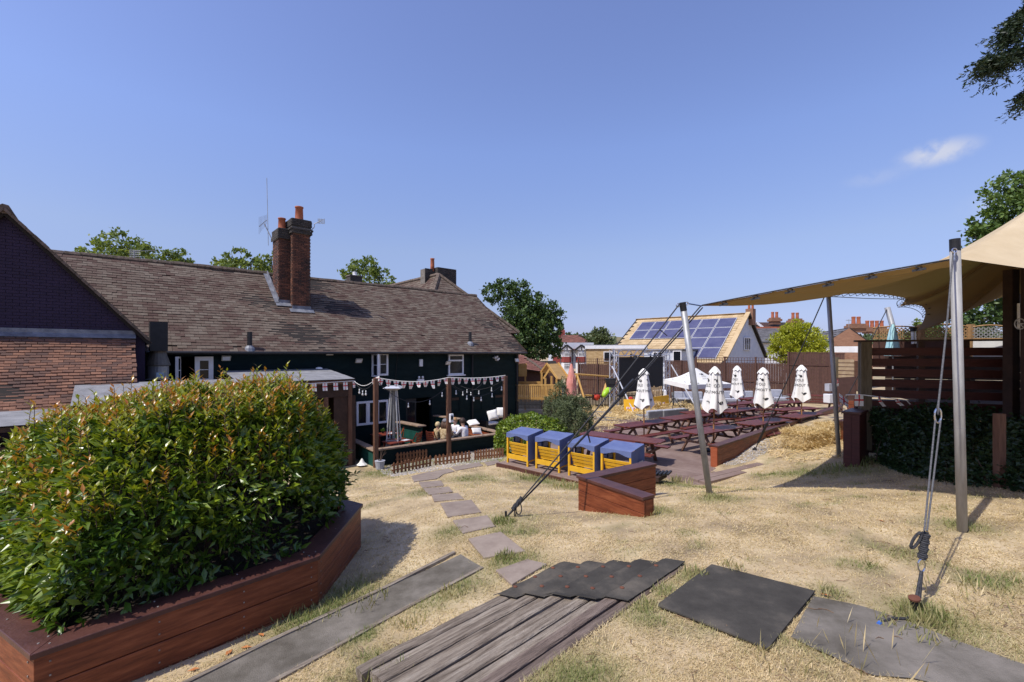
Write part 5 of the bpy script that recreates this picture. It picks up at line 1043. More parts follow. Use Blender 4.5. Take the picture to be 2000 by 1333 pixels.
hsn = thing('sanitiser_dispenser', 'white hand sanitiser dispenser fixed on the middle deck post', 'dispenser', at(881, 816, 17.7)); c = at(881.5, 817, 17.75); mk('case', MB().box(c, .15, .12, .34, .65), M_wpaint, hsn, bevel=.02); mk('window', MB().box(c+Vector((.035, -.07, .02)), .08, .02, .14, .65), M_glass, hsn)
# deck tables and folding slat chairs
M_rdt = mat('red_table_stain', [(.16, .03, .015), (.23, .05, .028)], .4, 5, vary=.3); M_chair = mat('orange_red_chair', [(.30, .07, .025), (.40, .11, .045)], .5, 5, vary=.3)
def make_dtable():
    r = thing('deck_table', None, 'table')
    for i in range(5): mk('plank', MB().box((0, -.28+.14*i, .71), 1.0, .134, .03), M_rdt, r)
    for sx in (-1, 1):
        for sy in (-1, 1): mk('leg', MB().box((sx*.42, sy*.28, .35), .06, .06, .69), M_rdt, r)
    mk('menu_card', MB().box((.28, -.1, .73), .30, .22, .004, .2), M_wpaint, r)
    return r
def make_chair():
    r = thing('slat_chair', None, 'chair')
    for i in range(5): mk('seat_slat', MB().box((0, -.16+.085*i, .44), .42, .07, .02), M_chair, r)
    for i in range(5): z = .54+.085*i; mk('back_slat', MB().box((0, .22+.05*i/4, z), .42, .018, .062), M_chair, r)
    for sx in (-1, 1): mk('leg', MB().bar((sx*.2, -.2, 0), (sx*.2, .26, .93), .025, .04, up=(0, 1, 0)), M_chair, r); mk('leg', MB().bar((sx*.18, .24, 0), (sx*.18, -.18, .44), .025, .04, up=(0, 1, 0)), M_chair, r)
    return r
dt0, dc0 = make_dtable(), make_chair(); DZT = -3.37
for i, (px, py, lab) in enumerate(((717, 836, 'red deck table nearest the white windows'), (752, 847, 'red deck table by the patio heater'), (777, 861, 'red deck table against the deck wall'))):
    o = dt0 if i == 0 else copy_tree(dt0); v = on(px, py, DZT); place(o, (v.x, v.y, DZ), radians(45), lab); o['group'] = 'red tables on the deck'
    pl_ = thing('table_plant', 'small potted plant on the ' + lab, 'plant', (v.x-.1, v.y+.1, DZT), 'little plants on the deck tables'); mk('pot', MB().lathe((v.x-.12, v.y+.1, DZT), [(.04, 0), (.055, .09)], 10), M_black, pl_); c = np.array((v.x-.12, v.y+.1, DZT+.1)); dd = rdirs(26, 0, 1); leaf_cloud('foliage', c+dd*.02, dd, rdirs(26), .12, .02, M_hleaf, pl_)
for i, (px, py, lab, rz) in enumerate(((748, 845, 'slatted orange red chair under the pub window', .6), (772, 858, 'slatted orange red chair beside the patio heater', -1.9), (784, 862, 'slatted orange red chair next to the white cabinet', -1.9), (808, 875, 'slatted orange red chair nearest the deck wall', -1.9), (848, 872, 'slatted chair behind the woman with long hair', 2.6))):
    o = dc0 if i == 0 else copy_tree(dc0); v = on(px, py-8, DZ+.44); place(o, (v.x, v.y, DZ), rz, lab); o['group'] = 'slatted chairs on the deck'
# rattan sofas and cushions at the far end of the deck
def sofa(lab, c, rz, w=1.3):
    r = thing('rattan_sofa', lab, 'sofa', c, 'black rattan sofas on the deck'); f = Fr(c, rz)
    mk('seat_base', MB().fbox(f, 0, w, 0, .75, 0, .34), M_rattan, r); mk('backrest', MB().fbox(f, 0, w, -.16, 0, 0, .74), M_rattan, r)
    for a in (-.14, w): mk('armrest', MB().fbox(f, a, a+.14, -.16, .75, 0, .58), M_rattan, r)
    mk('seat_cushion', MB().fbox(f, .02, w-.02, .02, .74, .342, .46), M_white, r, bevel=.03); return r
v = on(935, 845, DZ); sofa('black rattan armchair in front of the teal wall with white seat pad', Vector((v.x, v.y+.6, DZ)), AZ, .9)
v = on(972, 842, DZ); sofa('black rattan sofa at the right end of the deck', Vector((v.x, v.y+.4, DZ)), AZ+.1, 1.2)
def cushion(lab, c, u, n, w=.42, mt=None):
    m = MB(); u, n = Vector(u).normalized(), Vector(n).normalized(); b = n.cross(u); k = 8; vs = []
    for s in (1, -1):
        for i in range(k+1):
            for j in range(k+1): x, y = 2*i/k-1, 2*j/k-1; th = .10*((1-x**4)*(1-y**4))**.5; vs.append(Vector(c)+u*(w/2*x*(1-.06*(1-y*y)))+b*(w/2*y*(1-.06*(1-x*x)))+n*(s*th))
    N2 = (k+1)**2; m.add(vs, [(s*N2+i*(k+1)+j, s*N2+(i+1)*(k+1)+j, s*N2+(i+1)*(k+1)+j+1, s*N2+i*(k+1)+j+1) for s in (0, 1) for i in range(k) for j in range(k)]); return solo('cushion', m, mt or M_white, lab, 'cushion', 'white cushions on the deck seats', smooth=True)
v = at(962, 811, 21.2); cushion('white cushion standing against the rattan sofa back', v, (1, .3, .2), (.2, -1, .35), .48); v = at(924, 826, 20.7); cushion('white cushion lying flat by the deck corner bench', v, (1, .4, .1), (.1, -.2, 1), .5); v = at(931, 842, 19.6); cushion('white cushion behind the man in the white shirt', v, (1, .6, -.1), (-.3, -.8, .5), .46)
v = at(980, 806, 21.6); cushion('white cushion at the far end by the right deck post', v, (1, .3, 0), (.2, -1, .3), .5)
# people at the deck table
def person(lab, c, face, shirt, trousers, hairmat, long_hair=False, lean=0., arms='table', skin=(.45, .27, .19), scale=1., cap=False):
    """one seated figure: body grown with a skin modifier over a posed skeleton; shirt and hair are children"""
    r = thing('person', lab, 'person', c, 'people at the deck table'); fw = Vector((cos(face), sin(face), 0)); rt = Vector((fw.y, -fw.x, 0)); c = Vector(c); k = scale
    P = lambda f, s, z: c+(fw*f+rt*s+UP*z)*k
    J = {'pel': P(0, 0, .50), 'chest': P(.04+lean*.5, 0, .80), 'neck': P(.05+lean, 0, 1.0), 'head': P(.09+lean*1.1, 0, 1.14), 'crown': P(.07+lean*1.1, 0, 1.24)}
    for n, s in (('l', -1), ('r', 1)):
        J['sh'+n] = P(.04+lean*.9, s*.185, .945); J['el'+n] = P(.16+lean, s*.25, .70) if arms == 'table' else P(.05, s*.25, .68); J['wr'+n] = P(.40+lean, s*.14, .74); J['ha'+n] = P(.48+lean, s*.10, .75)
        J['hip'+n] = P(.03, s*.10, .47); J['kn'+n] = P(.45, s*.13, .49); J['an'+n] = P(.42, s*.13, .08); J['to'+n] = P(.58, s*.15, .04)
    R = {'pel': .125, 'chest': .135, 'neck': .055, 'head': .094, 'crown': .07, 'sh': .065, 'el': .045, 'wr': .03, 'ha': .035, 'hip': .085, 'kn': .06, 'an': .04, 'to': .035}
    def grow(name, joints, edges, rad, mt, parent):
        ks = list(joints); me = bpy.data.meshes.new(name); me.from_pydata([tuple(J[q]-c) for q in ks], [(ks.index(a), ks.index(b)) for a, b in edges], []); o = link(name, me, parent); md = o.modifiers.new('skin', 'SKIN'); md.use_smooth_shade = True
        for i, q in enumerate(ks):
            v = R.get(q, R.get(q[:-1]))*rad*k; d = me.skin_vertices[0].data[i]; d.radius = (v, v*(.8 if q in ('chest', 'pel') else 1)); d.use_root = (i == 0)
        o.modifiers.new('sub', 'SUBSURF').levels = 1; o.modifiers['sub'].render_levels = 2; me.materials.append(mt); return o
    E1 = [('pel', 'chest'), ('chest', 'neck'), ('neck', 'head'), ('head', 'crown')]+[(a+n, b+n) for n in 'lr' for a, b in (('sh', 'el'), ('el', 'wr'), ('wr', 'ha'), ('hip', 'kn'), ('kn', 'an'), ('an', 'to'))]+[('chest', 'sh'+n) for n in 'lr']+[('pel', 'hip'+n) for n in 'lr']
    sk = MAT.get('skin_'+str(skin[0])) or mat('skin_'+str(skin[0]), [skin, tuple(x*1.15 for x in skin)], .5, 12)
    body = grow('body', list(J), E1, 1.0, sk, r)
    sj = ['pel', 'chest', 'shl', 'shr', 'ell', 'elr', 'wrl', 'wrr']; grow('shirt', sj, [('pel', 'chest'), ('chest', 'shl'), ('chest', 'shr'), ('shl', 'ell'), ('shr', 'elr'), ('ell', 'wrl'), ('elr', 'wrr')], 1.22, shirt, r)
    tj = ['pel', 'hipl', 'hipr', 'knl', 'knr', 'anl', 'anr']; grow('trousers', tj, [('pel', 'hipl'), ('pel', 'hipr'), ('hipl', 'knl'), ('hipr', 'knr'), ('knl', 'anl'), ('knr', 'anr')], 1.15, trousers, r)
    h = J['head']+UP*.035*k-c; m = MB(); vs = []
    for j in range(9):
        for i in range(16):
            th = (j/8)*radians(118); a = 2*pi*i/16; front = max(0, cos(a)); rr_ = .122*k*(1+.04*sin(5*a+3*j)); t2 = th*(1-.42*front); v = fw*cos(a)*sin(t2)*rr_*1.05+rt*sin(a)*sin(t2)*rr_*.92+UP*cos(t2)*rr_*1.12; vs.append(h+v-fw*.012)
    m.add([v+Vector((0, 0, 0)) for v in vs], [(j*16+i, (j+1)*16+i, (j+1)*16+(i+1) % 16, j*16+(i+1) % 16) for j in range(8) for i in range(16)]); o = link('hair', m.mesh('hair', hairmat, Vector((0, 0, 0)), True), r)
    if long_hair:
        m = MB(); b = h-fw*.07*k
        for s in (-.08, -.03, .03, .08): m.tube([b+rt*s*k+UP*.04, b+rt*s*1.3*k-fw*.04*k-UP*.14*k, b+rt*s*1.2*k-fw*.05*k-UP*.34*k], [.05*k, .055*k, .012*k], 8)
        link('hair_length', m.mesh('hair_length', hairmat, Vector((0, 0, 0)), True), r)
    if cap: link('cap', MB().lathe(h+UP*.02, [(.135*k, 0), (.13*k, .06*k), (.09*k, .115*k), (.01, .13*k)], 14).mesh('cap', mat('grey_cap', [(.18, .18, .2)], .9), Vector((0, 0, 0)), True), r)
    m = MB(); f0 = h-UP*.03*k+fw*.088*k                  # face: nose, eyes, mouth, ears
    m.add([f0+rt*.014-UP*.02, f0-rt*.014-UP*.02, f0+fw*.024-UP*.018, f0+UP*.025], [(0, 1, 2), (0, 2, 3), (1, 3, 2)]); link('nose', m.mesh('nose', sk), r)
    for s in (-1, 1): link('eye', MB().lathe(f0+rt*s*.032+UP*.03-fw*.004, [(.002, -.008), (.011, 0), (.002, .008)], 8).mesh('eye', M_void), r); link('ear', MB().lathe(h+rt*s*.093*k-UP*.03, [(.004, -.03), (.016, 0), (.012, .028)], 8).mesh('ear', sk), r)
    link('mouth', MB().bar(f0-rt*.02-UP*.05-fw*.006, f0+rt*.02-UP*.05-fw*.006, .008, .008).mesh('mouth', M_redcap), r)
    return r
hb = mat('brown_hair', [(.05, .025, .014), (.10, .05, .028)], .6, 20, stretch=(8, 8, 1)); hg = mat('ginger_blond_hair', [(.34, .18, .07), (.46, .27, .12)], .6, 20); hd_ = mat('dark_hair', [(.03, .017, .012), (.055, .03, .02)], .6, 20); hl = mat('blond_hair', [(.50, .38, .20), (.6, .48, .28)], .6, 20)
wsh = mat('white_shirt', [(.74, .73, .74), (.8, .79, .8)], .85, 4, bump=.2, bs=14); bsh = mat('beige_patterned_top', [(.30, .21, .10), (.52, .41, .25)], .85, 14, contrast=(.42, .58)); dkt = mat('dark_trousers', [(.03, .03, .04)], .9)
zS = DZ-.02
def pat(px, d): v = at(px, 800, d); return (v.x, v.y, zS)
person('man with dark hair in a white shirt seated with his back to the camera', pat(909, 19.0), radians(150), wsh, dkt, hd_, lean=.06, scale=1.08)
person('boy with ginger blond hair in a white shirt facing the camera', pat(891, 20.0), radians(-120), wsh, dkt, hg, lean=.02, scale=1.0, skin=(.55, .35, .26))
person('woman with long brown hair and a grey cap in a beige patterned top', pat(867, 18.6), radians(70), bsh, dkt, hb, True, lean=.05, scale=1.08, cap=True)
person('blond person in a beige top leaning at the left of the group', pat(853, 19.3), radians(40), bsh, dkt, hl, lean=-.02, scale=.92)
# small things around the deck
wc = solo('white_cone', MB().lathe(on(707, 908, -4.0), [(.015, .22), (.04, .19), (.10, .08), (.19, 0), (.02, 0)][::-1], 9), M_white, 'small white pointed cloth cone on the ground by the deck corner', 'cone')
pp = thing('potted_shrub', 'bare branched shrub in a grey pot at the corner of the deck', 'pot plant', on(742, 916, -4.0)); v = on(742, 916, -4.0); mk('pot', MB().lathe(v, [(.13, 0), (.17, .26), (.18, .28), (.14, .28)], 14), M_grey, pp); m = MB()
for i in range(9): a = random.uniform(0, 6.3); m.tube([v+UP*.2, v+Vector((cos(a)*.1, sin(a)*.1, .45)), v+Vector((cos(a)*.22, sin(a)*.22, random.uniform(.55, .8)))], [.015, .01, .005], 5)
mk('branches', m, M_twig, pp); pp2 = thing('potted_shrub', 'small dark pot plant at the right end of the picket fence', 'pot plant', on(984, 884, -3.9)); v = on(984, 884, -3.85); mk('pot', MB().lathe(v, [(.10, 0), (.15, .24), (.12, .24)], 12), M_black, pp2); c = np.array(v)+[0, 0, .3]; dd = rdirs(60, -.2, 1); leaf_cloud('foliage', c+dd*.06, dd, rdirs(60), .14, .02, M_hleaf, pp2)
def picket(lab, p, q, n, h, w=.075, hang=False):
    r = thing('picket_fence', lab, 'fence', p, 'low brown picket fences by the deck'); d = (q-p); L = d.length; d.normalize(); nr = Vector((d.y, -d.x, 0)).normalized()
    for i in range(n):
        b = p+(q-p)*((i+.5)/n)+nr*random.uniform(-.006, .006); hh = h*random.uniform(.96, 1.04); m = MB(); t = Vector((random.uniform(-.01, .01), 0, 0)); x = Vector((d.x, d.y, 0)).normalized()*w/2; y = nr*.009
        m.add([b-x-y, b+x-y, b+x+y, b-x+y, b-x-y+UP*hh*.9+t, b+x-y+UP*hh*.9+t, b+x+y+UP*hh*.9+t, b-x+y+UP*hh*.9+t, b-y+UP*hh+t, b+y+UP*hh+t], [(3, 2, 1, 0), (0, 1, 5, 4), (1, 2, 6, 5), (2, 3, 7, 6), (3, 0, 4, 7), (4, 5, 8), (6, 7, 9), (5, 6, 9, 8), (7, 4, 8, 9)]); mk('picket', m, M_picket, r)
    for z in (.3, .72): mk('rail', MB().bar(p-nr*.03+UP*h*z, q-nr*.03+UP*h*z, .03, .045), M_picket, r)
    return r
v0, v1, v2 = hit(766, 927), hit(843, 911), hit(848, 910); v3, v4 = hit(926, 900), hit(984, 894); picket('low picket fence, left stretch below the deck', v0, v1, 11, .38); picket('low picket fence, middle stretch below the deck', v2, hit(920, 901.5), 10, .38); picket('low picket fence, right stretch towards the yellow seats', v3, v4, 11, .38)
a, b = DF.p(.75, .16, -3.98), DF.p(2.0, .18, -3.98); picket('loose dark picket panel leaning on the deck wall', a, b, 10, .36)
# gravel strips
def rocks(name, poly, n, s0, s1):
    P = []; xs_ = [p[0] for p in poly]; ys_ = [p[1] for p in poly]
    while len(P) < n:
        x, y = RNG.uniform(min(xs_), max(xs_), n), RNG.uniform(min(ys_), max(ys_), n); k = inside(poly, x, y); P += list(zip(x[k], y[k]))
    P = np.array(P[:n]); Z = gzv(P[:, 0], P[:, 1]); B = np.array([(0, 0, 1), (1, 0, 0), (0, 1, 0), (-1, 0, 0), (0, -1, 0), (0, 0, -1)], float); T = np.array([(0, 1, 2), (0, 2, 3), (0, 3, 4), (0, 4, 1), (5, 2, 1), (5, 3, 2), (5, 4, 3), (5, 1, 4)])
    sc = RNG.uniform(s0, s1, (n, 1, 1))*RNG.uniform(.6, 1.3, (n, 6, 1)); a = RNG.uniform(0, 6.3, n); R = np.zeros((n, 3, 3)); R[:, 0, 0] = np.cos(a); R[:, 0, 1] = -np.sin(a); R[:, 1, 0] = np.sin(a); R[:, 1, 1] = np.cos(a); R[:, 2, 2] = .7
    V = np.einsum('nij,nkj->nki', R, B[None]*sc)+np.c_[P, Z+s0*.5][:, None]; return tag(link(name, np_mesh(name, V.reshape(-1, 3), (T[None]+6*np.arange(n)[:, None, None]).reshape(-1, 3), M_stone)), kind='stuff')
rocks('gravel_bed', [tuple(p)[:2] for p in (hit(742, 922), hit(770, 932), hit(984, 897), DF.p(DL, .06, 0), DF.p(0, .1, 0))], 3800, .014, .035)
rocks('gravel_bank', [tuple(hit(*p))[:2] for p in ((1412, 912), (1440, 908), (1500, 884), (1508, 858), (1450, 866), (1425, 880))], 2600, .012, .03)
# ---------------- stretch tent, poles and ropes
te = thing('stretch_tent', 'large beige stretch tent canopy slung on metal poles at the right', 'tent', (8, 9, -2.2))
C1, C2, C7 = at(1371, 598, 7.95), at(1874, 506, 5.62), Vector((8.0, 4.5, .4))
CM = at(1613, 577, 11.6); C3 = at(1768, 583, 15.0); C4 = at(1756, 599, 15.3); C45 = at(1806, 620, 14.6); C5 = at(1791, 646, 14.2); C6 = at(1966, 577, 13.0); C8 = Vector((17.5, 12.2, 1.9)); PK = Vector((13, 9.6, 4.6))
def arc(a, b, n, sag, dr): a, b = Vector(a), Vector(b); return [a+(b-a)*(i/n)+Vector(dr)*(sag*4*(i/n)*(1-i/n)) for i in range(n)]
into = (PK-(C1+C2)/2).normalized()
bd = arc(C1, C2, 26, .06, (.3, .5, .3))+arc(C2, C7, 8, .12, (.5, .6, .2))+arc(C7, Vector((14, 3.5, 1.5)), 8, .2, (0, 1, .3))+arc(Vector((14, 3.5, 1.5)), C8, 10, .3, (-1, 0, .3))+arc(C8, C6, 8, .1, (0, -1, .2))+arc(C6, C5, 10, .12, (.1, -.3, .35))+arc(C5, C45, 4, .03, (1, 0, 0))+arc(C45, C4, 10, .32, (.5, -.5, .55))+arc(C4, C3, 4, .05, (1, 0, 0))+arc(C3, CM, 14, .16, (.2, -.5, .5))+arc(CM, C1, 20, .05, (.2, -.3, .2))
nb_ = len(bd); NR = 16; vs = []
for j in range(NR+1):
    t = j/NR
    for k, p in enumerate(bd):
        e = 1+1.15*(1-(k/26)**2.2) if k < 26 else 1.12 if k < 52 else 1.7+.45*max(0, (k-nb_+20)/20)
        q = p+(PK-p)*t; q = Vector((q.x, q.y, p.z+(PK.z-p.z)*t**e)); vs.append(q)
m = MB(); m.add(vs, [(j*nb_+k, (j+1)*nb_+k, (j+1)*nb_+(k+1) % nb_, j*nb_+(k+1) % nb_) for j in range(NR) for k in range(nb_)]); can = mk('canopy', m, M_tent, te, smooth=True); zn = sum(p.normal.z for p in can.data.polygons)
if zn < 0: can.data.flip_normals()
shaded_underside(M_tent, (.20, .118, .045))
m = MB(); tan = mat('canopy_hem', [(.30, .19, .07), (.40, .26, .10)], .8)
for k in range(nb_):
    p, q = bd[k], bd[(k+1) % nb_]
    if k < 26: i1, i2 = (p+(PK-p)*.012)-UP*.11*(k+.5)/26, (q+(PK-q)*.012)-UP*.11*(k+1.5)/26; m.quad(p, q, i2, i1)
mk('hem_flap', m, mat('golden_hem', [(.30, .20, .075), (.36, .245, .10)], .8, transl=.15), te); mk('edge_rope', MB().tube([p+UP*.012 for p in bd[:27]], .011, 5), M_rope, te)
for k in (3, 7, 11, 15, 19, 23):
    p = bd[k]; mk('edge_loop', MB().tube([p+Vector((cos(a)*.045, 0, sin(a)*.02-.01)) for a in np.linspace(0, 2*pi, 8)], .010, 4), M_rope, te); d = (bd[k+1]-p).normalized(); mk('edge_patch', MB().bar(p-d*.07+UP*-.05, p+d*.07+UP*-.05, .012, .03), M_rope, te)
o0 = 26+8+8+10+8+10+4
def lacing(i0, i1, out):
    pts = [bd[i]+Vector(out)*(.16*sin(pi*(i-i0)/(i1-i0))+.05) for i in range(i0, i1+1)]; m = MB().tube(pts, .010, 4)
    for i in range(i0, i1): m.tube([bd[i], (bd[i]+bd[i+1])/2+Vector(out)*.10, bd[i+1]], .008, 4)
    mk('lacing', m, M_rope, te)
lacing(o0, o0+10, (-.7, .3, -.5)); lacing(o0+14, o0+28, (-.3, .4, -.6)); lacing(o0+10, o0+14, (-1, 0, .1))
for k in range(o0, o0+28, 2): p = bd[k]+(PK-bd[k])*.03; mk('eyelet_patch', MB().lathe(p-UP*.02, [(.04, -.01), (.04, .01)], 7), M_rope, te)
for k in (2, 9, 16, 23, 30, 44, 56, 66, 84, 98):
    pts = [vs[j*nb_+k]+UP*.006 for j in range(0, NR)]; mk('seam', MB().tube(pts, .009, 4), tan, te)
def pole(lab, base, top, r=.05, cap=False, mt=M_pole):
    o = thing('tent_pole', lab, 'pole', base, 'metal tent poles'); d = (top-base).normalized(); base = base-UP*.06
    mk('shaft', MB().tube([base, top-d*(.14 if cap else 0)], r, 18), mt, o, smooth=True)
    if cap: mk('end_cap', MB().tube([top-d*.145, top], r*1.03, 18), M_black, o)
    if cap: mk('joint_band', MB().tube([base+(top-base)*.37, base+(top-base)*.372], r*1.015, 18), M_steel, o); mk('foot', MB().tube([base+UP*.03, base+UP*.10], r*1.04, 18), M_black, o)
    return o
bR, tR = hit(1880, 1040), at(1865, 467, 5.5); pole('thick metal tent pole standing in front of the dark ivy bank', bR, tR, .051, True)
bL, tL = hit(1387, 966), at(1333, 591, 7.7); pole('leaning metal tent pole with a black top, left of the tent', bL, tL, .052, True, M_steel)
bM, tM = hit(1639, 892), at(1618, 576, 11.5); pole('slim metal tent pole beside the hay bales', bM, tM, .05, False, M_steel)
b4 = Vector((13.6, 15.4, -1.6)); t4 = at(1733, 601, 15.9); pole('far metal tent pole rising behind the slatted screen', b4, t4, .085, False, M_steel)
def torus(mb, c, ax, b, rx, ry, r, n=14): mb.tube([c+ax*(rx*cos(2*pi*i/n))+b*(ry*sin(2*pi*i/n)) for i in range(n+1)], r, 6)
X = Vector((1, 0, 0))
def rope(name, lab, pegpx, tops, r, anchor_mat=M_rope, coil=True):
    pg = hit(*pegpx); o = thing('guy_rope', lab, 'rope', pg, 'guy ropes of the tent')
    for t in tops:
        L = t-pg; n = 16; mk('strand', MB().tube([pg+L*(i/n)-UP*(.05*4*(i/n)*(1-i/n)) for i in range(n+1)], r, 6), anchor_mat, o)
    mk('peg', MB().tube([pg-UP*.05, pg+UP*.10], .018, 8), M_black, o)
    if coil:
        d = (tops[0]-pg).normalized(); b = d.cross(X).normalized(); c = d.cross(b); pts = [pg+d*(.16+.22*k/60)+b*(.03*cos(k*1.2))+c*(.03*sin(k*1.2)) for k in range(61)]; mk('rope_coil', MB().tube(pts, .012, 5), M_rope, o); m = MB(); torus(m, pg+d*.3-UP*.1, X, UP, .045, .09, .009); torus(m, pg+d*.22-UP*.08, (X+c).normalized(), UP, .04, .08, .008); mk('rope_loop', m, M_rope, o)
    return o
o = rope('x', 'dark guy ropes running from the leaning pole to a peg on the lawn', (988, 1012), [tL+Vector((-.06, -.03, -.03)), C1+Vector((-.02, 0, 0)), C1+Vector((0, -.03, -.03))], .011)
mk('ratchet', MB().bar(hit(988, 1012)+(C1-hit(988, 1012))*.54, hit(988, 1012)+(C1-hit(988, 1012))*.62, .05, .04), M_black, o); m = MB(); torus(m, tL+Vector((-.075, 0, -.05)), X, UP, .03, .03, .008); torus(m, tL+Vector((.07, 0, -.02)), X, UP, .03, .025, .008); m.tube([tL+Vector((.09, 0, -.02)), C1], .012, 5); mk('shackle', m, M_chrome, o)
q = hit(988, 1012); a = q+(tL-q)*.86; mk('rope_tail', MB().tube([a, a+Vector((.12, 0, -.10))], .008, 4), M_rope, o); a = q+(C1-q)*.38; mk('rope_tail', MB().tube([a, a+Vector((.05, 0, -.2))], .012, 4), M_rope, o)
o = rope('x', 'dark guy rope from the tent edge to a peg beside the terrace wall', (1474, 880), [CM+Vector((-.02, 0, 0))], .014, coil=False); q = hit(1474, 880); L = CM-q; mk('ratchet', MB().tube([q+L*.06, q+L*.2], .035, 6), M_black, o); mk('buckle', MB().lathe(q, [(.07, 0), (.06, .06)], 8), M_black, o)
o = rope('x', 'thin guy rope from the far pole down behind the slatted screen', (1690, 912), [t4], .012, coil=False); o.location = (0, 0, 0)
for ch_ in list(o.children): bpy.data.objects.remove(ch_)
OFF[o] = Vector((0, 0, 0)); p = at(1668, 742, 12.8); mk('strand', MB().tube([at(1733, 603, 15.9), at(1700, 668, 14.5)], .014, 5), M_rope, o); q = hit(1617, 845); mk('strand', MB().tube([at(1700, 690, 14.4), q], .014, 5), M_rope, o); mk('ratchet', MB().bar(q+UP*.03, q+UP*.2+Vector((.1, 0, 0)), .06, .06), M_black, o)
# near guy rope with pulley loops, carabiner, wrapped coil and stake
pg = hit(1793, 1196); o = thing('guy_rope', 'near guy rope with wrapped coil and carabiner, staked by the worn path', 'rope', pg, 'guy ropes of the tent'); kc = at(1832, 812, 4.75); coil1, coil0 = at(1808, 1042, 4.05), at(1801, 1092, 3.98); ring = at(1800, 1105, 3.97)
mk('upper_strand', MB().tube([at(1862, 493, 5.45), at(1849, 640, 5.1), kc+UP*.07], .009, 6), M_ropeg, o)
for s in (-1, 1): mk('lower_strand', MB().tube([kc+Vector((s*.028, 0, -.05)), coil1+Vector((s*.012, 0, .02))], .0075, 6), M_ropeg, o)
m = MB(); torus(m, kc+UP*.0, X, UP, .035, .075, .009, 16); mk('carabiner', m, M_chrome, o); m = MB(); torus(m, kc+UP*.06, Vector((.6, .8, 0)), UP, .025, .05, .009); mk('rope_eye', m, M_ropeg, o)
d = coil0-coil1; n = 110; pts = [coil1+d*(k/n)+Vector((cos(k*.75), sin(k*.75), 0))*(.025+.005*sin(k*.21)) for k in range(n+1)]; mk('rope_coil', MB().tube(pts, .0105, 6), M_rope, o)
m = MB(); torus(m, coil1+d*.28+X*-.075, (X*.5+UP*.8).normalized(), (X*-.8+UP*.5).normalized(), .08, .025, .012); mk('rope_loop', m, M_rope, o)
m = MB(); torus(m, ring-UP*.0, X, UP, .032, .055, .007); mk('shackle', m, M_chrome, o)
for s in (-.012, .012): mk('sling', MB().tube([ring-UP*.05, pg+Vector((s, 0, .12))], .013, 6), M_rope, o)
sk_ = pg+Vector((-.01, 0, 0)); ax = Vector((-.25, -.1, 1)).normalized(); mk('stake', MB().tube([sk_-ax*.05, sk_+ax*.12], .034, 12), M_black, o); mk('stake_head', MB().tube([sk_+ax*.12, sk_+ax*.135], .042, 14), MAT['rust'], o)
mk('loose_end', MB().tube([pg, hit(1770, 1216)+UP*.03, hit(1745, 1214)+UP*.025, hit(1722, 1220)+UP*.02], .011, 6), M_rope, o); h = hit(1719, 1222)+UP*.025; mk('tape_end', MB().tube([h, h+Vector((-.03, -.02, 0))], .014, 6), mat('blue_tape', [(.05, .15, .5)], .5), o)
tn = thing('pole_shackle', 'small shackle and cord at the top of the thick tent pole', 'shackle', tR); c = at(1864, 490, 5.43); m = MB(); torus(m, c, X, UP, .028, .028, .008); m.tube([c, c-UP*.12, c-UP*.06], .010, 5); mk('bow', m, M_chrome, tn); mk('cord', MB().tube([c, C2], .012, 5), M_rope, tn); tn['label'] = 'small shackle and cord at the top of the thick tent pole'
# ---------------- raised right terrace: slatted screen, ivy bank, box planter, posts
SA, SB = at(1681, 672, 10.9), at(1968, 672, 9.9); SF = Fr((SA.x, SA.y, 0), atan2(SB.x-SA.x, SB.y-SA.y)); SL = (SB-SA).xy.length; zsc = lambda y: (HZ-y)/FPX*10.7
ss = thing('slatted_screen', 'dark red screen of wide horizontal boards under the tent with a grey end post', 'screen', SF.p(0, 0, -1.2))
for i in range(6):
    y = 680+i*20.6; z1 = zsc(y); mk('slat', MB().fbox(SF, .16, SL, -.02, .015, z1-.178, z1+random.uniform(-.004, .004)), mat('dark_red_board', [(.055, .014, .010), (.085, .022, .016)], .6, 3, stretch=(1, 1, 8), coord='World', bump=.2) if 'dark_red_board' not in MAT else MAT['dark_red_board'], ss)
M_gpost = mat('grey_green_post', [(.09, .07, .04), (.15, .12, .075)], .8, 4, stretch=(5, 5, .6), coord='World')
mk('top_rail', MB().fbox(SF, -.12, SL, -.08, .08, zsc(668), zsc(664.5)), M_dkwood, ss); mk('post', MB().fbox(SF, -.02, .19, .0, .12, -2.3, zsc(668)), M_gpost, ss); mk('post', MB().fbox(SF, -.02, .1, -.13, -.025, -2.3, zsc(668)), M_gpost, ss)
for a in (SL*.42, SL*.72): mk('post', MB().fbox(SF, a, a+.12, -.13, -.025, -2.3, zsc(668)), M_dkwood, ss)
bw = thing('deck_terrace', 'raised dark timber terrace behind the screen and the ivy bank', 'terrace', SF.p(2, -3, -2.3)); mk('floor', MB().fbox(SF, 2.0, 14, -4.95, -.2, -1.35, -1.22).fbox(SF, .3, 1.99, -1.6, -.2, -1.35, -1.22), M_dkwood, bw)
for k in range(5): mk('back_board', MB().fbox(SF, 2.0, 14, -5.0-.006*(k % 2), -4.96, -1.3+.24*k, -1.07+.24*k), M_dkwood, bw)  # dark boards added behind the slats, standing in for shade under the tent
for k in range(5): mk('skirt_board', MB().fbox(SF, -.05, 12, -.19-.01*(k % 2), -.15, -2.4+.22*k, -2.19+.22*k), M_dkwood, bw)
bp = thing('box_planter', 'tall dark red boxed planter in front of the ivy at the terrace corner', 'planter', hit(1670, 912)); c = on(1676, 812, -1.18-.04); b0 = hit(1672, 914); f = Fr((b0.x, b0.y+.1, 0), radians(138.4)); zt = (HZ-806)/FPX*b0.y
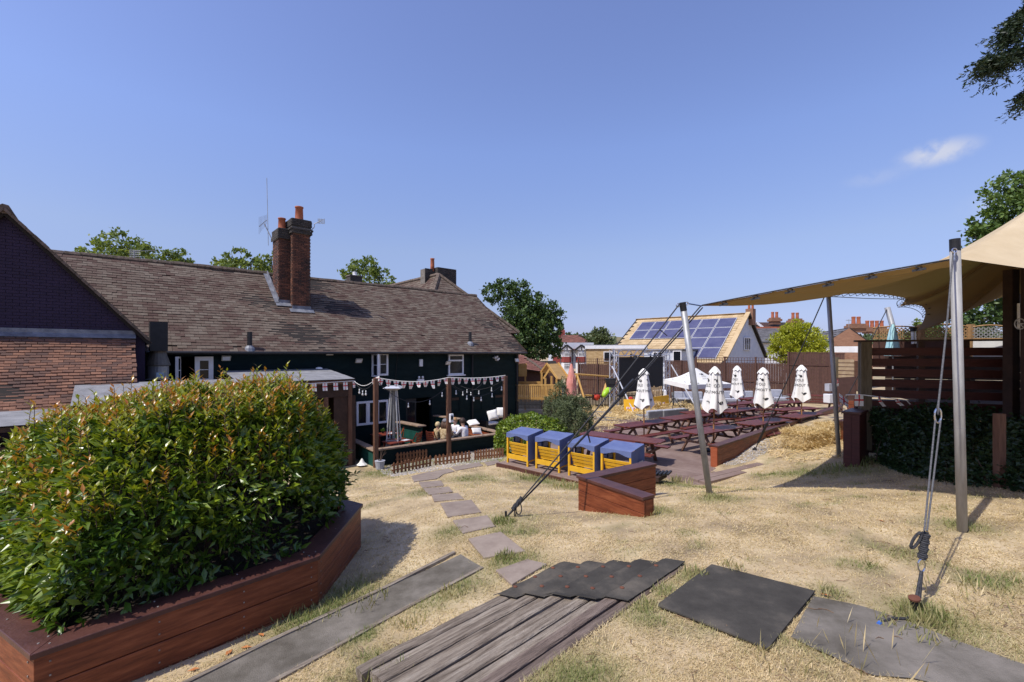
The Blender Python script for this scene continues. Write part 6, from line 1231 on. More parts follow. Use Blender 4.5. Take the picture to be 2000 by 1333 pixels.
for k in range(2): mk('side_board', MB().fbox(f, -.18+.155*k, -.03+.155*k, -.03, .0, b0.z-.1, zt-.05), MAT['dark_red_board'], bp)
for s in (-.18, .10): mk('side_panel', MB().fbox(f, s, s+.03, -.9, -.035, b0.z-.1, zt-.05), MAT['dark_red_board'], bp)
mk('cap_board', MB().fbox(f, -.21, .16, -.95, .03, zt-.05, zt), M_redcap, bp, bevel=.006); mk('upper_board', MB().fbox(f, -.18, .3, -1.05, -1.0, zt-.3, zt+.22), M_redcap, bp)
sw = thing('step_wall', 'short red brown stepped timber wall behind the slim tent pole', 'wall', on(1660, 845, -2.6)); a, b = at(1636, 822, 14.0), at(1692, 830, 11.8)
for k in range(3): mk('face_board', MB().bar(a-UP*(.1+.2*k), b-UP*(.1+.2*k), .04, .19), M_redwood, sw)
mk('cap_board', MB().bar(a+UP*.01, b+UP*.01, .24, .045), M_redcap, sw); mk('riser', MB().bar(at(1655, 800, 13.2), at(1690, 800, 12.9), .05, .5), M_redwood, sw)
pst = thing('wooden_post', 'short weathered timber post standing in the ivy at the far right', 'post', hit(1950, 950)); b0 = hit(1952, 952); zt = (HZ-808)/FPX*b0.y; mk('shaft', MB().box((b0.x, b0.y, (zt+b0.z-.1)/2), .135, .10, zt-b0.z+.1, .1), M_wood, pst, bevel=.008)
sh = thing('dark_shelter', 'dark timber shelter post and wall under the tent at the right edge', 'shelter', (10, 9.4, -2)); p = at(1975, 690, 9.3); mk('post', MB().box((p.x, p.y, .2), .17, .17, 3.0, .1), M_dkwood, sh); q = at(2000, 690, 8.9); mk('wall', MB().box((q.x+1.4, q.y-.1, .1), 2.9, .1, 4.4, -.05), M_dkwood, sh); mk('edge_strip', MB().box((q.x-.13, q.y-.02, .72), .02, .03, .5), M_wpaint, sh)
sg = thing('no_smoking_sign', 'round no smoking sign on the dark wall at the right edge', 'sign', at(1988, 633, 8.7)); c = at(1992, 633, 8.72); m = MB(); torus(m, c, X, UP, .10, .10, .010, 20); m.bar(c+Vector((-.07, 0, .07)), c+Vector((.07, 0, -.07)), .01, .015); mk('ring', m, M_grey, sg); mk('cigarette', MB().bar(c+Vector((-.06, -.005, 0)), c+Vector((.06, -.005, 0)), .01, .022), M_grey, sg)
for i in range(8): mk('word_mark', MB().bar(c+Vector((-.10+.027*i, 0, -.15)), c+Vector((-.085+.027*i, 0, -.15)), .006, .02), M_grey, sg) if False else None
# ivy bank
M_ivy = mat('ivy_leaf', [(.007, .018, .006), (.018, .042, .012), (.035, .07, .02)], .4, 4, vary=.6, coord='World', transl=.12)
iv_ = thing('ivy_bank', 'dense dark ivy and creeper bank covering the slope under the screen', 'ivy', hit(1800, 945))
n = 26000; a = RNG.uniform(-.1, 8, n); t = RNG.random(n); prof = RNG.random(n)
lo = np.array([tuple(hit(px, py)) for px, py in ((1712, 905), (1760, 925), (1850, 945), (1940, 950), (1999, 962))])
aa = RNG.uniform(0, 1, n); bx = np.interp(aa*1.5, np.linspace(0, 1, 5), lo[:, 0])+np.clip(aa*1.5-1, 0, 1)*5; by = np.interp(aa*1.5, np.linspace(0, 1, 5), lo[:, 1])-np.clip(aa*1.5-1, 0, 1)*1.5
tx = SF.o.x+SF.u.x*np.clip(aa*9+.05, .2, 12); ty = SF.o.y+SF.u.y*(aa*9)+.0
x = bx+(tx-bx)*t; y = by+(ty-by)*t; top = -1.55+.42*vnoise(x, y*3, 1.1, 41)+np.where(aa > .33, .75*np.clip((aa-.26)*6, 0, 1), 0); z0 = gzv(bx, by); z = z0+(top-z0)*np.clip(t**.75, 0, 1)+RNG.normal(0, .10, n)+.25*(vnoise(x, y, 2.2, 43)-.5)
P = np.stack([x-.05, y-.12*RNG.random(n)-.1, z], -1); dd = rdirs(n)+np.array([-.2, -.9, .35]); leaf_cloud('foliage', P, dd*np.array([1, 1, .6])+np.array([0, 0, -.4]), rdirs(n)*.5+np.array([-.3, -.8, .7]), RNG.uniform(.05, .11, n), RNG.uniform(.018, .042, n), M_ivy, iv_)
m = MB()
for i in range(30): k = int(RNG.integers(0, n)); p = Vector(P[k]); m.tube([p+Vector((0, .1, -.4)), p+Vector((random.uniform(-.1, .1), -.03, -.1)), p+Vector((random.uniform(-.2, .2), -.1, .2))], [.012, .008, .004], 4)
tag(mk('stems', m, M_twig, iv_), kind='stuff')
bn3 = thing('flag_bunting', 'short string of cross flags hung below the end post of the slatted screen', 'bunting', at(1690, 775, 10.6)); pts = [at(1642, 790, 12.2), at(1652, 772, 11.6), at(1680, 771, 10.6), at(1720, 776, 10.45), at(1770, 782, 10.3), at(1778, 790, 10.3)]; mk('string', MB().tube(pts, .010, 5), M_white, bn3)
flag(bn3, at(1678, 771, 10.55), (1, -.05, 0), .27, .2, tp=.95); flag(bn3, at(1717, 775, 10.4), (1, .6, 0), .22, .18, tp=.8, sway=.1); flag(bn3, at(1752, 780, 10.3), (1, .5, 0), .14, .2, tp=.8, sway=.1); flag(bn3, at(1648, 775, 11.8), (.6, -.4, -.6), .2, .26, tp=.9, sway=.15); flag(bn3, at(1644, 796, 12.3), (.4, .4, -.3), .18, .12, tp=.8); flag(bn3, at(1636, 742, 14), (.6, .3, .2), .2, .12, tp=.8)
# wires of lattice fence behind screen and teal closed parasol
def lattice(root, a, b, h, pitch, mt, r=.012, wave=0, name='lattice_panel'):
    m = MB(); L = (b-a).length; d = (b-a).normalized(); k = int((L+h)/pitch)
    for i in range(-int(h/pitch)-1, k+1):
        for s in (1, -1):
            s0 = i*pitch; pts = []
            for j in range(2):
                hh = h*j; ss_ = s0+(hh if s > 0 else h-hh); pts.append((ss_, hh))
            (x0, y0), (x1, y1) = pts
            if x1 < x0: (x0, y0), (x1, y1) = (x1, y1), (x0, y0)
            if x1 <= 0 or x0 >= L: continue
            if x0 < 0: y0 += (y1-y0)*(0-x0)/(x1-x0); x0 = 0
            if x1 > L: y1 = y0+(y1-y0)*(L-x0)/(x1-x0); x1 = L
            m.bar(a+d*x0+UP*y0, a+d*x1+UP*y1, r*.6, r*2.0)
    tag(mk(name, m, mt, root), kind='stuff')
M_trel = mat('tan_trellis', [(.30, .17, .07), (.40, .25, .12)], .8, 5)
tl = thing('trellis_fence', 'tan diamond trellis fence behind the slatted screen', 'fence', at(1830, 665, 15)); z0 = -.05
for i, (x0, x1) in enumerate(((1705, 1798), (1800, 1896), (1900, 1968))):
    a, b = at(x0, 662, 15.2-.6*i), at(x1, 662, 14.8-.6*i); h = .36; lattice(tl, a, b, h, .11, M_trel if i < 2 else M_steel, .014)
    n_ = 10; mk('arched_rail', MB().tube([a+(b-a)*(j/n_)+UP*(h+.10*sin(pi*j/n_)*(1 if i == 1 else .5)) for j in range(n_+1)], .022, 5), M_trel, tl); mk('bottom_rail', MB().bar(a, b, .03, .04), M_trel, tl); mk('post', MB().box(b+UP*-.55, .14, .14, 2.0), M_trel, tl); mk('lower_panel', MB().bar(a-UP*.5, b-UP*.5, .02, .9), M_chalk if i == 2 else M_fence, tl)
tp_ = thing('closed_parasol', 'closed pale turquoise parasol behind the slatted screen', 'parasol', at(1745, 690, 14.5)); c = at(1744, 660, 14.4); m = MB(); n_ = 24; vs = []
for j in range(8):
    t = j/7
    for k in range(n_): a = 2*pi*k/n_; R = (.03+.17*t**.6)*(1+.16*cos(5*a)*t); vs.append(c+Vector((R*cos(a), R*sin(a), .43-1.0*t)))
m.add(vs, [(j*n_+k, (j+1)*n_+k, (j+1)*n_+(k+1) % n_, j*n_+(k+1) % n_) for j in range(7) for k in range(n_)]); mk('canopy', m, mat('turquoise_fabric', [(.30, .55, .60), (.42, .66, .70)], .85), tp_, smooth=True); mk('pole', MB().tube([c+UP*.45, c-UP*1.8], .02, 6), M_steel, tp_)
fl_ = solo('steel_flue', MB().tube([at(1785, 672, 14), at(1784, 645, 14)], .06, 8).tube([at(1784, 648, 14), at(1784, 640, 14)], .085, 8, mi=1), [M_alu, M_black], 'short steel flue with a black cowl behind the slatted screen', 'flue')
pf = thing('pale_slat_fence', 'pale timber slat fence panel left of the slatted screen post', 'fence', at(1650, 720, 18)); a, b = at(1634, 703, 18.5), at(1668, 703, 17.6)
for i in range(6): z = -.155*i-.05; mk('slat', MB().bar(a+UP*z, b+UP*z, .025, .12), mat('pale_timber', [(.36, .25, .14), (.46, .34, .2)], .8) if 'pale_timber' not in MAT else MAT['pale_timber'], pf)
mk('post', MB().box(a+UP*-.45-Vector((.03, .05, 0)), .12, .12, 1.1), M_gpost, pf)
lb = thing('brown_board_wall', 'low brown boarded wall under the pale slat fence', 'wall', at(1650, 760, 17)); 
for i in range(4): mk('board', MB().bar(at(1630, 745+i*13, 17.6), at(1672, 743+i*14, 16.4), .03, .26), M_fence, lb)
ac = thing('ac_unit', 'small white air conditioning unit on the fence behind the slim pole', 'unit', at(1622, 775, 18.5)); c = at(1623, 776, 18.5); mk('case', MB().box(c-UP*.05, .5, .28, .36, .3), M_wpaint, ac, bevel=.02); mk('grille', MB().lathe((0, 0, 0), [(.15, -.01), (.15, .01)], 16), M_black, ac).matrix_local = Matrix.Translation(c-OFF[ac]+Vector((-.15, -.19, 0))) @ Matrix.Rotation(pi/2, 4, 'X'); mk('box', MB().box(at(1620, 757, 18.5), .26, .2, .3, .3), M_grey, ac)
# hay bales and straw
def bale(lab, c, rz, sx, sy, sz, n):
    r = thing('hay_bale', lab, 'hay bale', c, 'loose hay bales by the terrace wall'); m = MB(); N2 = 10; vs = []; f = Fr(c, pi/2-rz)
    P = RNG.uniform(-1, 1, (n, 3)); k = RNG.integers(0, 3, n); s = np.where(RNG.random(n) < .5, -1, 1); k = np.where(RNG.random(n) < .45, 2, k); s = np.where(k == 2, 1, s); P[np.arange(n), k] = s*RNG.uniform(.86, 1.05, n)
    P[:, 2] -= .35*np.clip(np.abs(P[:, 0]), .5, 1)**3*.5; W_ = np.outer(P[:, 0]*sx/2, f.u)+np.outer(P[:, 1]*sy/2, f.n)+np.outer((P[:, 2]+1)*sz/2, (0, 0, 1))+np.array(c)
    mk('core', MB().fbox(f, -sx*.46, sx*.46, -sy*.45, sy*.45, 0, sz*.86), M_straw, r, bevel=.12)
    leaf_cloud('straw_stalks', W_, rdirs(n)*np.array([1, 1, .55]), rdirs(n), RNG.uniform(.07, .19, n), .006, M_straw, r, fold=None); return r
h1 = hit(1588, 876); bale('big loose hay bale left of the slim tent pole', Vector((h1.x+.1, h1.y+.35, h1.z-.05)), .25, 1.15, .8, .52, 9000); h2 = hit(1655, 862); bale('smaller hay bale right of the slim tent pole', Vector((h2.x, h2.y+.5, h2.z)), -.2, .9, .8, .42, 3500)
def strawfield(name, poly, n, lift=.02, mound=0):
    P = []; xs_ = [p[0] for p in poly]; ys_ = [p[1] for p in poly]
    while len(P) < n:
        x, y = RNG.uniform(min(xs_), max(xs_), n), RNG.uniform(min(ys_), max(ys_), n); k = inside(poly, x, y) & (RNG.random(n) < .25+vnoise(x, y, 1.3, 51)); P += list(zip(x[k], y[k]))
    P = np.array(P[:n]); Z = np.maximum(gzv(P[:, 0], P[:, 1]), np.where(inside(FLOOR, P[:, 0], P[:, 1]), FL, -9))+lift+mound*vnoise(P[:, 0], P[:, 1], 1.1, 53)**2; d = P[:, 1]
    D = rdirs(n)*np.array([1, 1, .28]); leaf_cloud(name, np.c_[P, Z], D, rdirs(n)*.4+np.array([0, 0, 1]), RNG.uniform(.10, .26, n), .004+.00045*d, M_straw, None, fold=None)
strawfield('loose_straw', [tuple(hit(*p))[:2] for p in ((1480, 872), (1545, 905), (1650, 895), (1660, 850), (1560, 835), (1500, 860))], 2600, .025)
strawfield('straw_litter', [tuple(on(*p, -3.25))[:2] for p in ((1150, 862), (1215, 842), (1330, 815), (1420, 800), (1480, 776), (1330, 782), (1200, 792), (1130, 800), (1140, 840))], 16000, .05, .35)
strawfield('straw_heap', [tuple(on(*p, -3.25))[:2] for p in ((1185, 828), (1280, 812), (1290, 800), (1200, 803))], 5000, .1, .5)
# ---------------- clipped green bush and olive shrub right of the deck
M_bush = mat('bush_leaf', [(.035, .075, .010), (.13, .20, .018), (.29, .34, .035)], .4, 4, vary=.6, coord='World', transl=.2); M_olive = mat('olive_leaf', [(.035, .05, .02), (.09, .115, .045), (.16, .19, .085)], .6, 4, vary=.6, coord='World', transl=.15)
def bush(name, lab, cat, c, rx, ry, rz, n, ls, mt, wd=.2, box=.5, lump=.12):
    r = thing(name, lab, cat, c); D = rdirs(n, -.35, 1); k = (np.abs(D)**(2/box if box < 1 else 2)).sum(1)**(-(box/2) if box < 1 else -.5); rad = k*(.86+.16*RNG.random(n)**.4)*(1+lump*(vnoise(D[:, 0]*3, D[:, 1]*3+D[:, 2]*2, 1.2, int(n) % 97)*2-1))
    P = D*rad[:, None]*np.array([rx, ry, rz])+np.array(c)+np.array([0, 0, rz*.35]); leaf_cloud('foliage', P, D+rdirs(n)*1.0, rdirs(n)*.7+D, RNG.uniform(.7, 1.2, n)*ls, RNG.uniform(.8, 1.2, n)*ls*wd, mt, r)
    m = MB()
    for i in range(9): a = i*.7; m.tube([Vector(c)-UP*.1, Vector(c)+Vector((cos(a)*rx*.3, sin(a)*ry*.3, rz*.5)), Vector(c)+Vector((cos(a)*rx*.7, sin(a)*ry*.7, rz*.9))], [.03, .02, .008], 5)
    mk('stems', m, M_twig, r); return r
bush('clipped_bush', 'rounded clipped bright green bush behind the blue canopied seats', 'bush', (.75, 17.4, -3.65), 1.32, 1.0, .92, 9000, .11, M_bush, .26, .8, .10)
bush('olive_shrub', 'loose grey green shrub just right of the clipped bush', 'shrub', (2.25, 17.8, -3.6), .85, .8, 1.25, 12000, .13, M_olive, .10, 1, .35)
bush('olive_shrub', 'upper grey green shrub growing against the yellow play deck', 'shrub', (2.2, 19.6, -3.4), .75, .6, 1.35, 9000, .13, M_olive, .10, 1, .4)
# ---------------- trees
def leafmat(name, c, tr=.2, rough=.55): return mat(name, c, rough, 2.0, vary=.6, coord='World', transl=tr)
M_lime = leafmat('lime_leaf', [(.05, .09, .018), (.15, .21, .045), (.27, .32, .09)], .3)
M_oak = leafmat('dark_tree_leaf', [(.020, .045, .011), (.060, .11, .028), (.13, .19, .05)], .2)
M_far = leafmat('distant_leaf', [(.04, .065, .02), (.085, .115, .04), (.13, .15, .06)], .1)
M_gold = leafmat('golden_conifer', [(.14, .17, .006), (.31, .34, .014), (.46, .46, .04)], .25)
M_yew = leafmat('yew_needle', [(.006, .014, .006), (.018, .036, .012), (.045, .07, .02)], .08)
M_ash = leafmat('ash_leaf', [(.03, .07, .012), (.09, .155, .03), (.18, .25, .06)], .25)
M_bark = mat('tree_bark', [(.05, .04, .03), (.11, .09, .07)], .95, 4, bump=.4)
def tree(lab, base, blobs, dens, ls, mt, cat='tree', name='tree', wd=.3, up=0., group=None, trunk=True, clump=.2, shell=.55):
    """crown made of leaf clumps spread through overlapping masses; blobs are (px, py, distance, radius)"""
    r = thing(name, lab, cat, base, group); Ps = []
    for px, py, d, R in blobs:
        c = np.array(at(px, py, d)); k = max(5, int(dens*R*R)); D = rdirs(k); rad = R*(shell+(1.04-shell)*RNG.random(k)**.6); cc = c+D*rad[:, None]*np.array([1, 1, .9]); nl = RNG.integers(10, 34, k)
        for q, m_ in zip(cc, nl): Ps.append(q+RNG.normal(0, clump*min(R, 1.6)*RNG.uniform(.5, 1.1), (m_, 3))*np.array([1, 1, .7]))
    P = np.concatenate(Ps); n = len(P); D = rdirs(n); D[:, 2] += up; leaf_cloud('crown', P, D, rdirs(n)+np.array([0, 0, .6]), RNG.uniform(.6, 1.25, n)*ls, RNG.uniform(.7, 1.2, n)*ls*wd, mt, r, fold=None)
    if trunk:
        b = Vector(base); t = Vector(at(*blobs[len(blobs)//2][:3])); m = MB(); f = b+(t-b)*.55; f.x = b.x*.5+f.x*.5; R = .022*(t-b).length+.06; m.tube([b-UP*.2, b+(f-b)*.5, f], [R, R*.8, R*.65], 9)
        for px, py, d, rr in blobs: c = at(px, py, d); m.tube([f-(f-b)*random.uniform(0, .3), f+(c-f)*.5+Vector((0, 0, .1*rr)), c], [R*.45, R*.3, R*.08], 6)
        mk('trunk', m, M_bark, r)
    return r
def B(d, *l): return [(px, py, d, rp*d/FPX) for px, py, rp in l]
G_L = 'lime trees behind the pub roof'
tree('broad lime tree top behind the left end of the pub ridge', (-23.3, 31, -4), B(31, (158, 497, 16), (185, 488, 20), (215, 478, 24), (238, 462, 16), (262, 482, 22), (290, 498, 20), (225, 510, 45), (270, 520, 40)), 22, .26, M_lime, group=G_L)
tree('small lime tree top behind the pub ridge, near the low aerial', (-22.5, 33, -4), B(33, (330, 503, 15), (347, 492, 14), (362, 507, 15), (345, 525, 28)), 26, .26, M_lime, group=G_L)
tree('lime tree top behind the pub ridge, left of the whip aerial', (-19, 33, -4), B(33, (430, 517, 14), (452, 503, 16), (470, 500, 14), (490, 516, 16), (458, 535, 35)), 26, .26, M_lime, group=G_L)
tree('lime tree top just left of the tall chimney', (-18, 35, -4), B(35, (515, 505, 14), (530, 500, 12), (528, 520, 22), (520, 545, 30)), 26, .26, M_lime, group=G_L)
tree('lime tree top to the right of the tall chimney', (-12, 38, -4), B(38, (682, 535, 15), (700, 522, 16), (720, 518, 16), (742, 530, 18), (762, 548, 14), (715, 550, 38)), 24, .28, M_lime, group=G_L)
tree('big dark leafy tree rising beyond the right end of the pub', (1.0, 43, -3.5), B(43, (985, 562, 20), (1012, 568, 24), (962, 575, 20), (1040, 595, 26), (1072, 612, 24), (1092, 620, 12), (1015, 615, 40), (1050, 640, 36), (1084, 640, 16), (1010, 665, 36), (1045, 682, 30), (1080, 675, 20), (1085, 690, 12), (1030, 640, 45)), 34, .30, M_oak, clump=.16)
tree('round green tree beyond the flat roofed brick building', (25, 130, -3), B(130, (1172, 655, 16), (1168, 668, 20), (1182, 672, 16), (1150, 676, 14), (1195, 680, 14)), 9, .7, M_far)
tree('hedgerow of distant trees behind the red brick houses', (20, 150, -3), B(150, (1095, 668, 14), (1118, 670, 14), (1135, 667, 13), (1150, 668, 14), (1210, 682, 12), (1075, 672, 14)), 8, .8, M_far, trunk=False)
tree('bright golden green conifer above the brown fence', (20, 34.5, -3.3), B(34.5, (1558, 640, 16), (1552, 655, 26), (1575, 650, 20), (1535, 668, 26), (1590, 670, 24), (1560, 680, 40), (1525, 690, 22), (1604, 692, 16), (1570, 700, 40)), 60, .24, M_gold, wd=.16, up=.7, clump=.13, shell=.7)
tree('leafy ash tree rising behind the tent peak', (24, 21, -2), B(21, (1965, 385, 42), (1995, 355, 30), (1930, 440, 30), (1975, 440, 55), (1905, 462, 18), (2010, 400, 60), (1945, 470, 40), (1985, 480, 70)), 42, .20, M_ash, clump=.15)
tree('row of dark conifers behind the trellis on the right', (21, 22, -2), B(22, (1850, 648, 20), (1880, 625, 28), (1915, 615, 30), (1950, 600, 34), (1985, 590, 40), (1840, 660, 15), (1900, 655, 30), (1950, 650, 35)), 44, .2, M_oak, clump=.15)
tree('small bright tree just right of the turquoise parasol', (19.5, 22, -2), B(22, (1808, 632, 16), (1800, 645, 18), (1820, 648, 18), (1790, 655, 14)), 44, .18, M_lime)
# overhanging yew branch at the top right, its tree stands outside the view
yb = thing('yew_tree', 'dark needled branch hanging into the top right corner', 'tree', (11.5, 7.5, -2.0)); m = MB(); m.tube([(11.5, 7.5, -2.2), (11.4, 7.5, 3), (11.2, 7.4, 9)], [.35, .3, .2], 10); br_ = [[at(2090, 20, 7), at(2010, 95, 7), at(1975, 112, 7), at(1918, 128, 7)], [at(2090, -60, 7), at(2010, 10, 7), at(1985, 40, 7), at(1968, 66, 7)], [at(2080, 140, 7), at(2030, 165, 7), at(2002, 190, 7)]]
for b in br_: m.tube([Vector((11.35, 7.45, b[0].z-.4))]+b, [.09]+[.05, .03, .02, .008][:len(b)], 6)
mk('trunk', m, M_bark, yb); P_, D_ = [], []
for b, n_t in zip(br_, (170, 170, 60)):
    for i in range(n_t):
        t = random.random()**.8*(len(b)-1); k = min(int(t), len(b)-2); p = b[k]+(b[k+1]-b[k])*(t-k); d = (b[k+1]-b[k]).normalized()+Vector((random.gauss(0, .8), random.gauss(0, .8), random.gauss(-.15, .6))); d.normalize(); L = random.uniform(.15, .42)*(1.15-.25*t/(len(b)-1))
        for j in range(34): s = j/33; q = p+d*(L*s)-UP*(.10*s*s*L/.3); P_.append(q); e = d*.6+Vector((random.gauss(0, 1), random.gauss(0, 1), random.gauss(0, .6))).normalized(); D_.append(e)
leaf_cloud('needles', P_, D_, rdirs(len(P_)), RNG.uniform(.04, .085, len(P_)), .010, M_yew, yb, fold=None)
# ---------------- hills
M_hill = mat('dry_hill', [(.07, .085, .03), (.17, .145, .07), (.24, .20, .10)], .95, .02, coord='World', contrast=(.3, .7)); m = MB(); prof = [(-900, 672), (200, 668), (900, 664), (1060, 658), (1130, 656), (1200, 658), (1290, 664), (1400, 672), (1560, 676), (1640, 668), (1700, 658), (1760, 654), (1900, 656), (2400, 664), (3200, 672)]
xs_ = np.arange(-900, 3200, 20); ys_ = np.interp(xs_, [p[0] for p in prof], [p[1] for p in prof]); vs = []
for d, f in ((430, 0.0), (470, .55), (520, 1.0), (640, 1.02), (690, .2)):
    for x, y in zip(xs_, ys_): p = at(x, 690, 520); vs.append(Vector((p.x*d/520, d, -4+((HZ-y)/FPX*520+4)*f)))
k = len(xs_); m.add(vs, [(j*k+i, (j*k+i+1), (j+1)*k+i+1, (j+1)*k+i) for j in range(4) for i in range(k-1)]); struct('hill', m, M_hill, smooth=True)
n = 5200; px = np.r_[RNG.uniform(1590, 1900, n), RNG.uniform(1060, 1200, 900)]; d = RNG.uniform(440, 520, len(px)); yy = np.interp(px, [p[0] for p in prof], [p[1] for p in prof]); z = -4+((HZ-yy)/FPX*520+4)*np.interp(d, [430, 470, 520], [0, .55, 1]); P = np.stack([(px-1000)/FPX*d, d, z+RNG.random(len(px))*3.2], -1)
leaf_cloud('far_woodland', P, rdirs(len(P)), rdirs(len(P)), 4.2, 1.5, M_far, None, fold=None)
# ---------------- houses beyond the fence
M_tan = mat('tan_roof_tile', [(.36, .25, .125), (.47, .345, .19), (.55, .42, .25)], .85, 1.5, vary=.5, coord='World'); M_pv = mat('solar_cell', [(.06, .06, .125), (.095, .095, .165)], .2, .8, coord='World', spec=.6); M_render = mat('pale_render', [(.46, .50, .56), (.54, .57, .62)], .85, 2, coord='World')
M_slate = mat('grey_slate', [(.09, .085, .09), (.16, .155, .155)], .8, 1.5, vary=.4, coord='World'); M_yb = mat('yellow_brick', [(.33, .22, .10), (.45, .31, .15), (.52, .38, .21)], .9, 3, 7, stretch=(1, 1, 3.5), coord='World', bump=.3); M_rb = mat('red_tile_hung', [(.20, .035, .03), (.28, .06, .05)], .85, 2, stretch=(1, 1, 6), coord='World', bump=.4); M_brb = mat('brown_brick_far', [(.20, .10, .06), (.28, .15, .09)], .9, 3, stretch=(1, 1, 3), coord='World')
M_rroof = mat('red_brown_roof', [(.14, .055, .04), (.22, .095, .07)], .9, 1.5, vary=.5, coord='World')
sh_ = thing('chalet_house', 'steep tan roofed chalet house covered in blue solar panels', 'house', (20, 43, -3.3)); U_, V_ = Vector((-.725, .688, 0)), Vector((.688, .725, 0)); B0 = Vector((18.9, 40, -.45)); R0 = B0+V_*6.4; R0.z = 3.86; B1 = B0+V_*12.6; LH = 12.2; dn_ = (B0-R0); low = 1.45
slope(None, [B0+dn_*(low-1)*.25, B0+dn_*(low-1)*.25+U_*LH, R0+U_*LH, R0], M_tan, sh_, .5, .42, 300); slope(None, [B1+U_*LH, B1, R0, R0+U_*LH], M_tan, sh_, .5, .42, 0)
g = MB(); i0 = -U_*.0; g.add([B0+U_*.25+UP*-.15, B1+U_*.25+UP*-.15, R0+U_*.25-UP*.12], [(0, 1, 2)]); b0, b1 = B0+U_*.25, B1+U_*.25; g.quad(Vector((b0.x, b0.y, -3.4)), Vector((b1.x, b1.y, -3.4)), b1-UP*.15, b0-UP*.15); c0, c1 = B0+U_*.3, B0+U_*LH; g.quad(Vector((c0.x, c0.y, -3.4))+V_*.4, Vector((c1.x, c1.y, -3.4))+V_*.4, c1+V_*.4, c0+V_*.4); mk('wall', g, M_render, sh_)
wf = Fr(B0+U_*.22+UP*.45, atan2(V_.x, V_.y)); 
def hwin(root, c, az, w, h, cols=2, rows=1, fm=None): f = Fr((c.x, c.y, c.z), az); return window(root, f, -w/2, w/2, -h/2, h/2, cols, rows, .02, .07, .05, fm=fm)
hwin(sh_, B0+V_*6.3+UP*1.35+U_*.2, atan2(V_.x, V_.y), 1.9, 1.25, 3); mk('verge', MB().bar(B0+U_*.12+UP*.12, R0+U_*.12+UP*.16, .42, .07, up=(B0-R0).cross(U_)), M_tan, sh_); mk('barge_board', MB().bar(B0+UP*.05-U_*.02, R0+UP*.08-U_*.02, .06, .16), M_tan, sh_); mk('barge_board', MB().bar(R0+UP*.08-U_*.02, B1+UP*.05-U_*.02, .06, .12), M_slate, sh_)
nrm = (dn_).cross(U_).normalized(); nrm = nrm if nrm.z > 0 else -nrm; dd_ = dn_.normalized(); SLn = dn_.length*1.08; cw, rh = 1.70, SLn*.86/4; pvn = 0
for c in range(6):
    for r in range(4 if c < 2 else 2):
        o = R0+U_*(.85+c*cw)+dd_*(.85+r*rh)+nrm*.14; p = [o+U_*.03+dd_*.03, o+U_*(cw-.03)+dd_*.03, o+U_*(cw-.03)+dd_*(rh-.03), o+U_*.03+dd_*(rh-.03)]; m = MB(); m.hexa([q-nrm*.05 for q in p]+p); s = mk('solar_panel', m, M_alu, sh_); e = .05; q = [o+U_*(.03+e)+dd_*(.03+e), o+U_*(cw-.03-e)+dd_*(.03+e), o+U_*(cw-.03-e)+dd_*(rh-.03-e), o+U_*(.03+e)+dd_*(rh-.03-e)]; mk('cell_sheet', MB().quad(*[x+nrm*.006 for x in q]), M_pv, s)
ch1 = R0+V_*.5+U_*.6; mk('chimney', MB().box((ch1.x+.6, ch1.y, 3.6), .7, .7, 1.6, .7), M_brb, sh_)
for s in (-.15, .2): mk('chimney_pot', MB().lathe((ch1.x+.6+s, ch1.y, 4.4), [(.13, 0), (.11, .35), (.13, .38)], 8), M_pot, sh_)
# flat roofed brick building in front of the chalet, with a dormer extension
fbk = thing('flat_roof_building', 'yellow brick flat roofed building with white fascia and square window', 'building', at(1200, 700, 43)); w0, w1 = at(1145, 690, 43.5), at(1262, 690, 42); ff = Fr((w0.x, w0.y, 0), atan2(w1.x-w0.x, w1.y-w0.y)); LW = (w1-w0).length
mk('wall', MB().fbox(ff, 0, LW, -6, 0, -3.4, .38), M_yb, fbk); mk('fascia', MB().fbox(ff, -.1, LW+.1, .01, .12, .40, .72), M_wpaint, fbk); mk('roof', MB().fbox(ff, -.1, LW+.1, -6, 0, .72, .78), M_felt, fbk); c = at(1191, 697, 43); hwin(fbk, Vector((c.x, w0.y+(c.x-w0.x)*ff.u.y/ff.u.x-.04, c.z)), atan2(ff.u.x, ff.u.y), 1.2, .95, 2, 1); 
dx = thing('dormer_extension', 'grey rendered flat roofed extension with white window under the tan roof', 'extension', at(1300, 700, 41)); w2, w3_ = at(1258, 690, 41.8), at(1334, 690, 39.5); f2 = Fr((w2.x, w2.y, 0), atan2(w3_.x-w2.x, w3_.y-w2.y)); L2_ = (w3_-w2).length; mk('wall', MB().fbox(f2, 0, L2_*.96, -5, 0, -3.4, .20), M_render, dx); mk('flat_roof', MB().fbox(f2, -.1, L2_, -5, .15, .22, .36), M_slate, dx); hwin(dx, at(1323, 700, 39.72), atan2(f2.u.x, f2.u.y), .75, 1.3, 1, 1); hwin(dx, at(1285, 693, 40.7), atan2(f2.u.x, f2.u.y), .9, .5, 2, 1)
gr_ = thing('garage_roof', 'small grey slate roof behind the flat roofed building', 'building', at(1215, 675, 56)); slope(None, [at(1192, 679, 55), at(1250, 678, 55), at(1240, 668, 57), at(1207, 669, 57)], M_slate, gr_, .6, .45); mk('wall', MB().box((14.5, 58, -1.2), 4, 3, 3.6), M_yb, gr_)
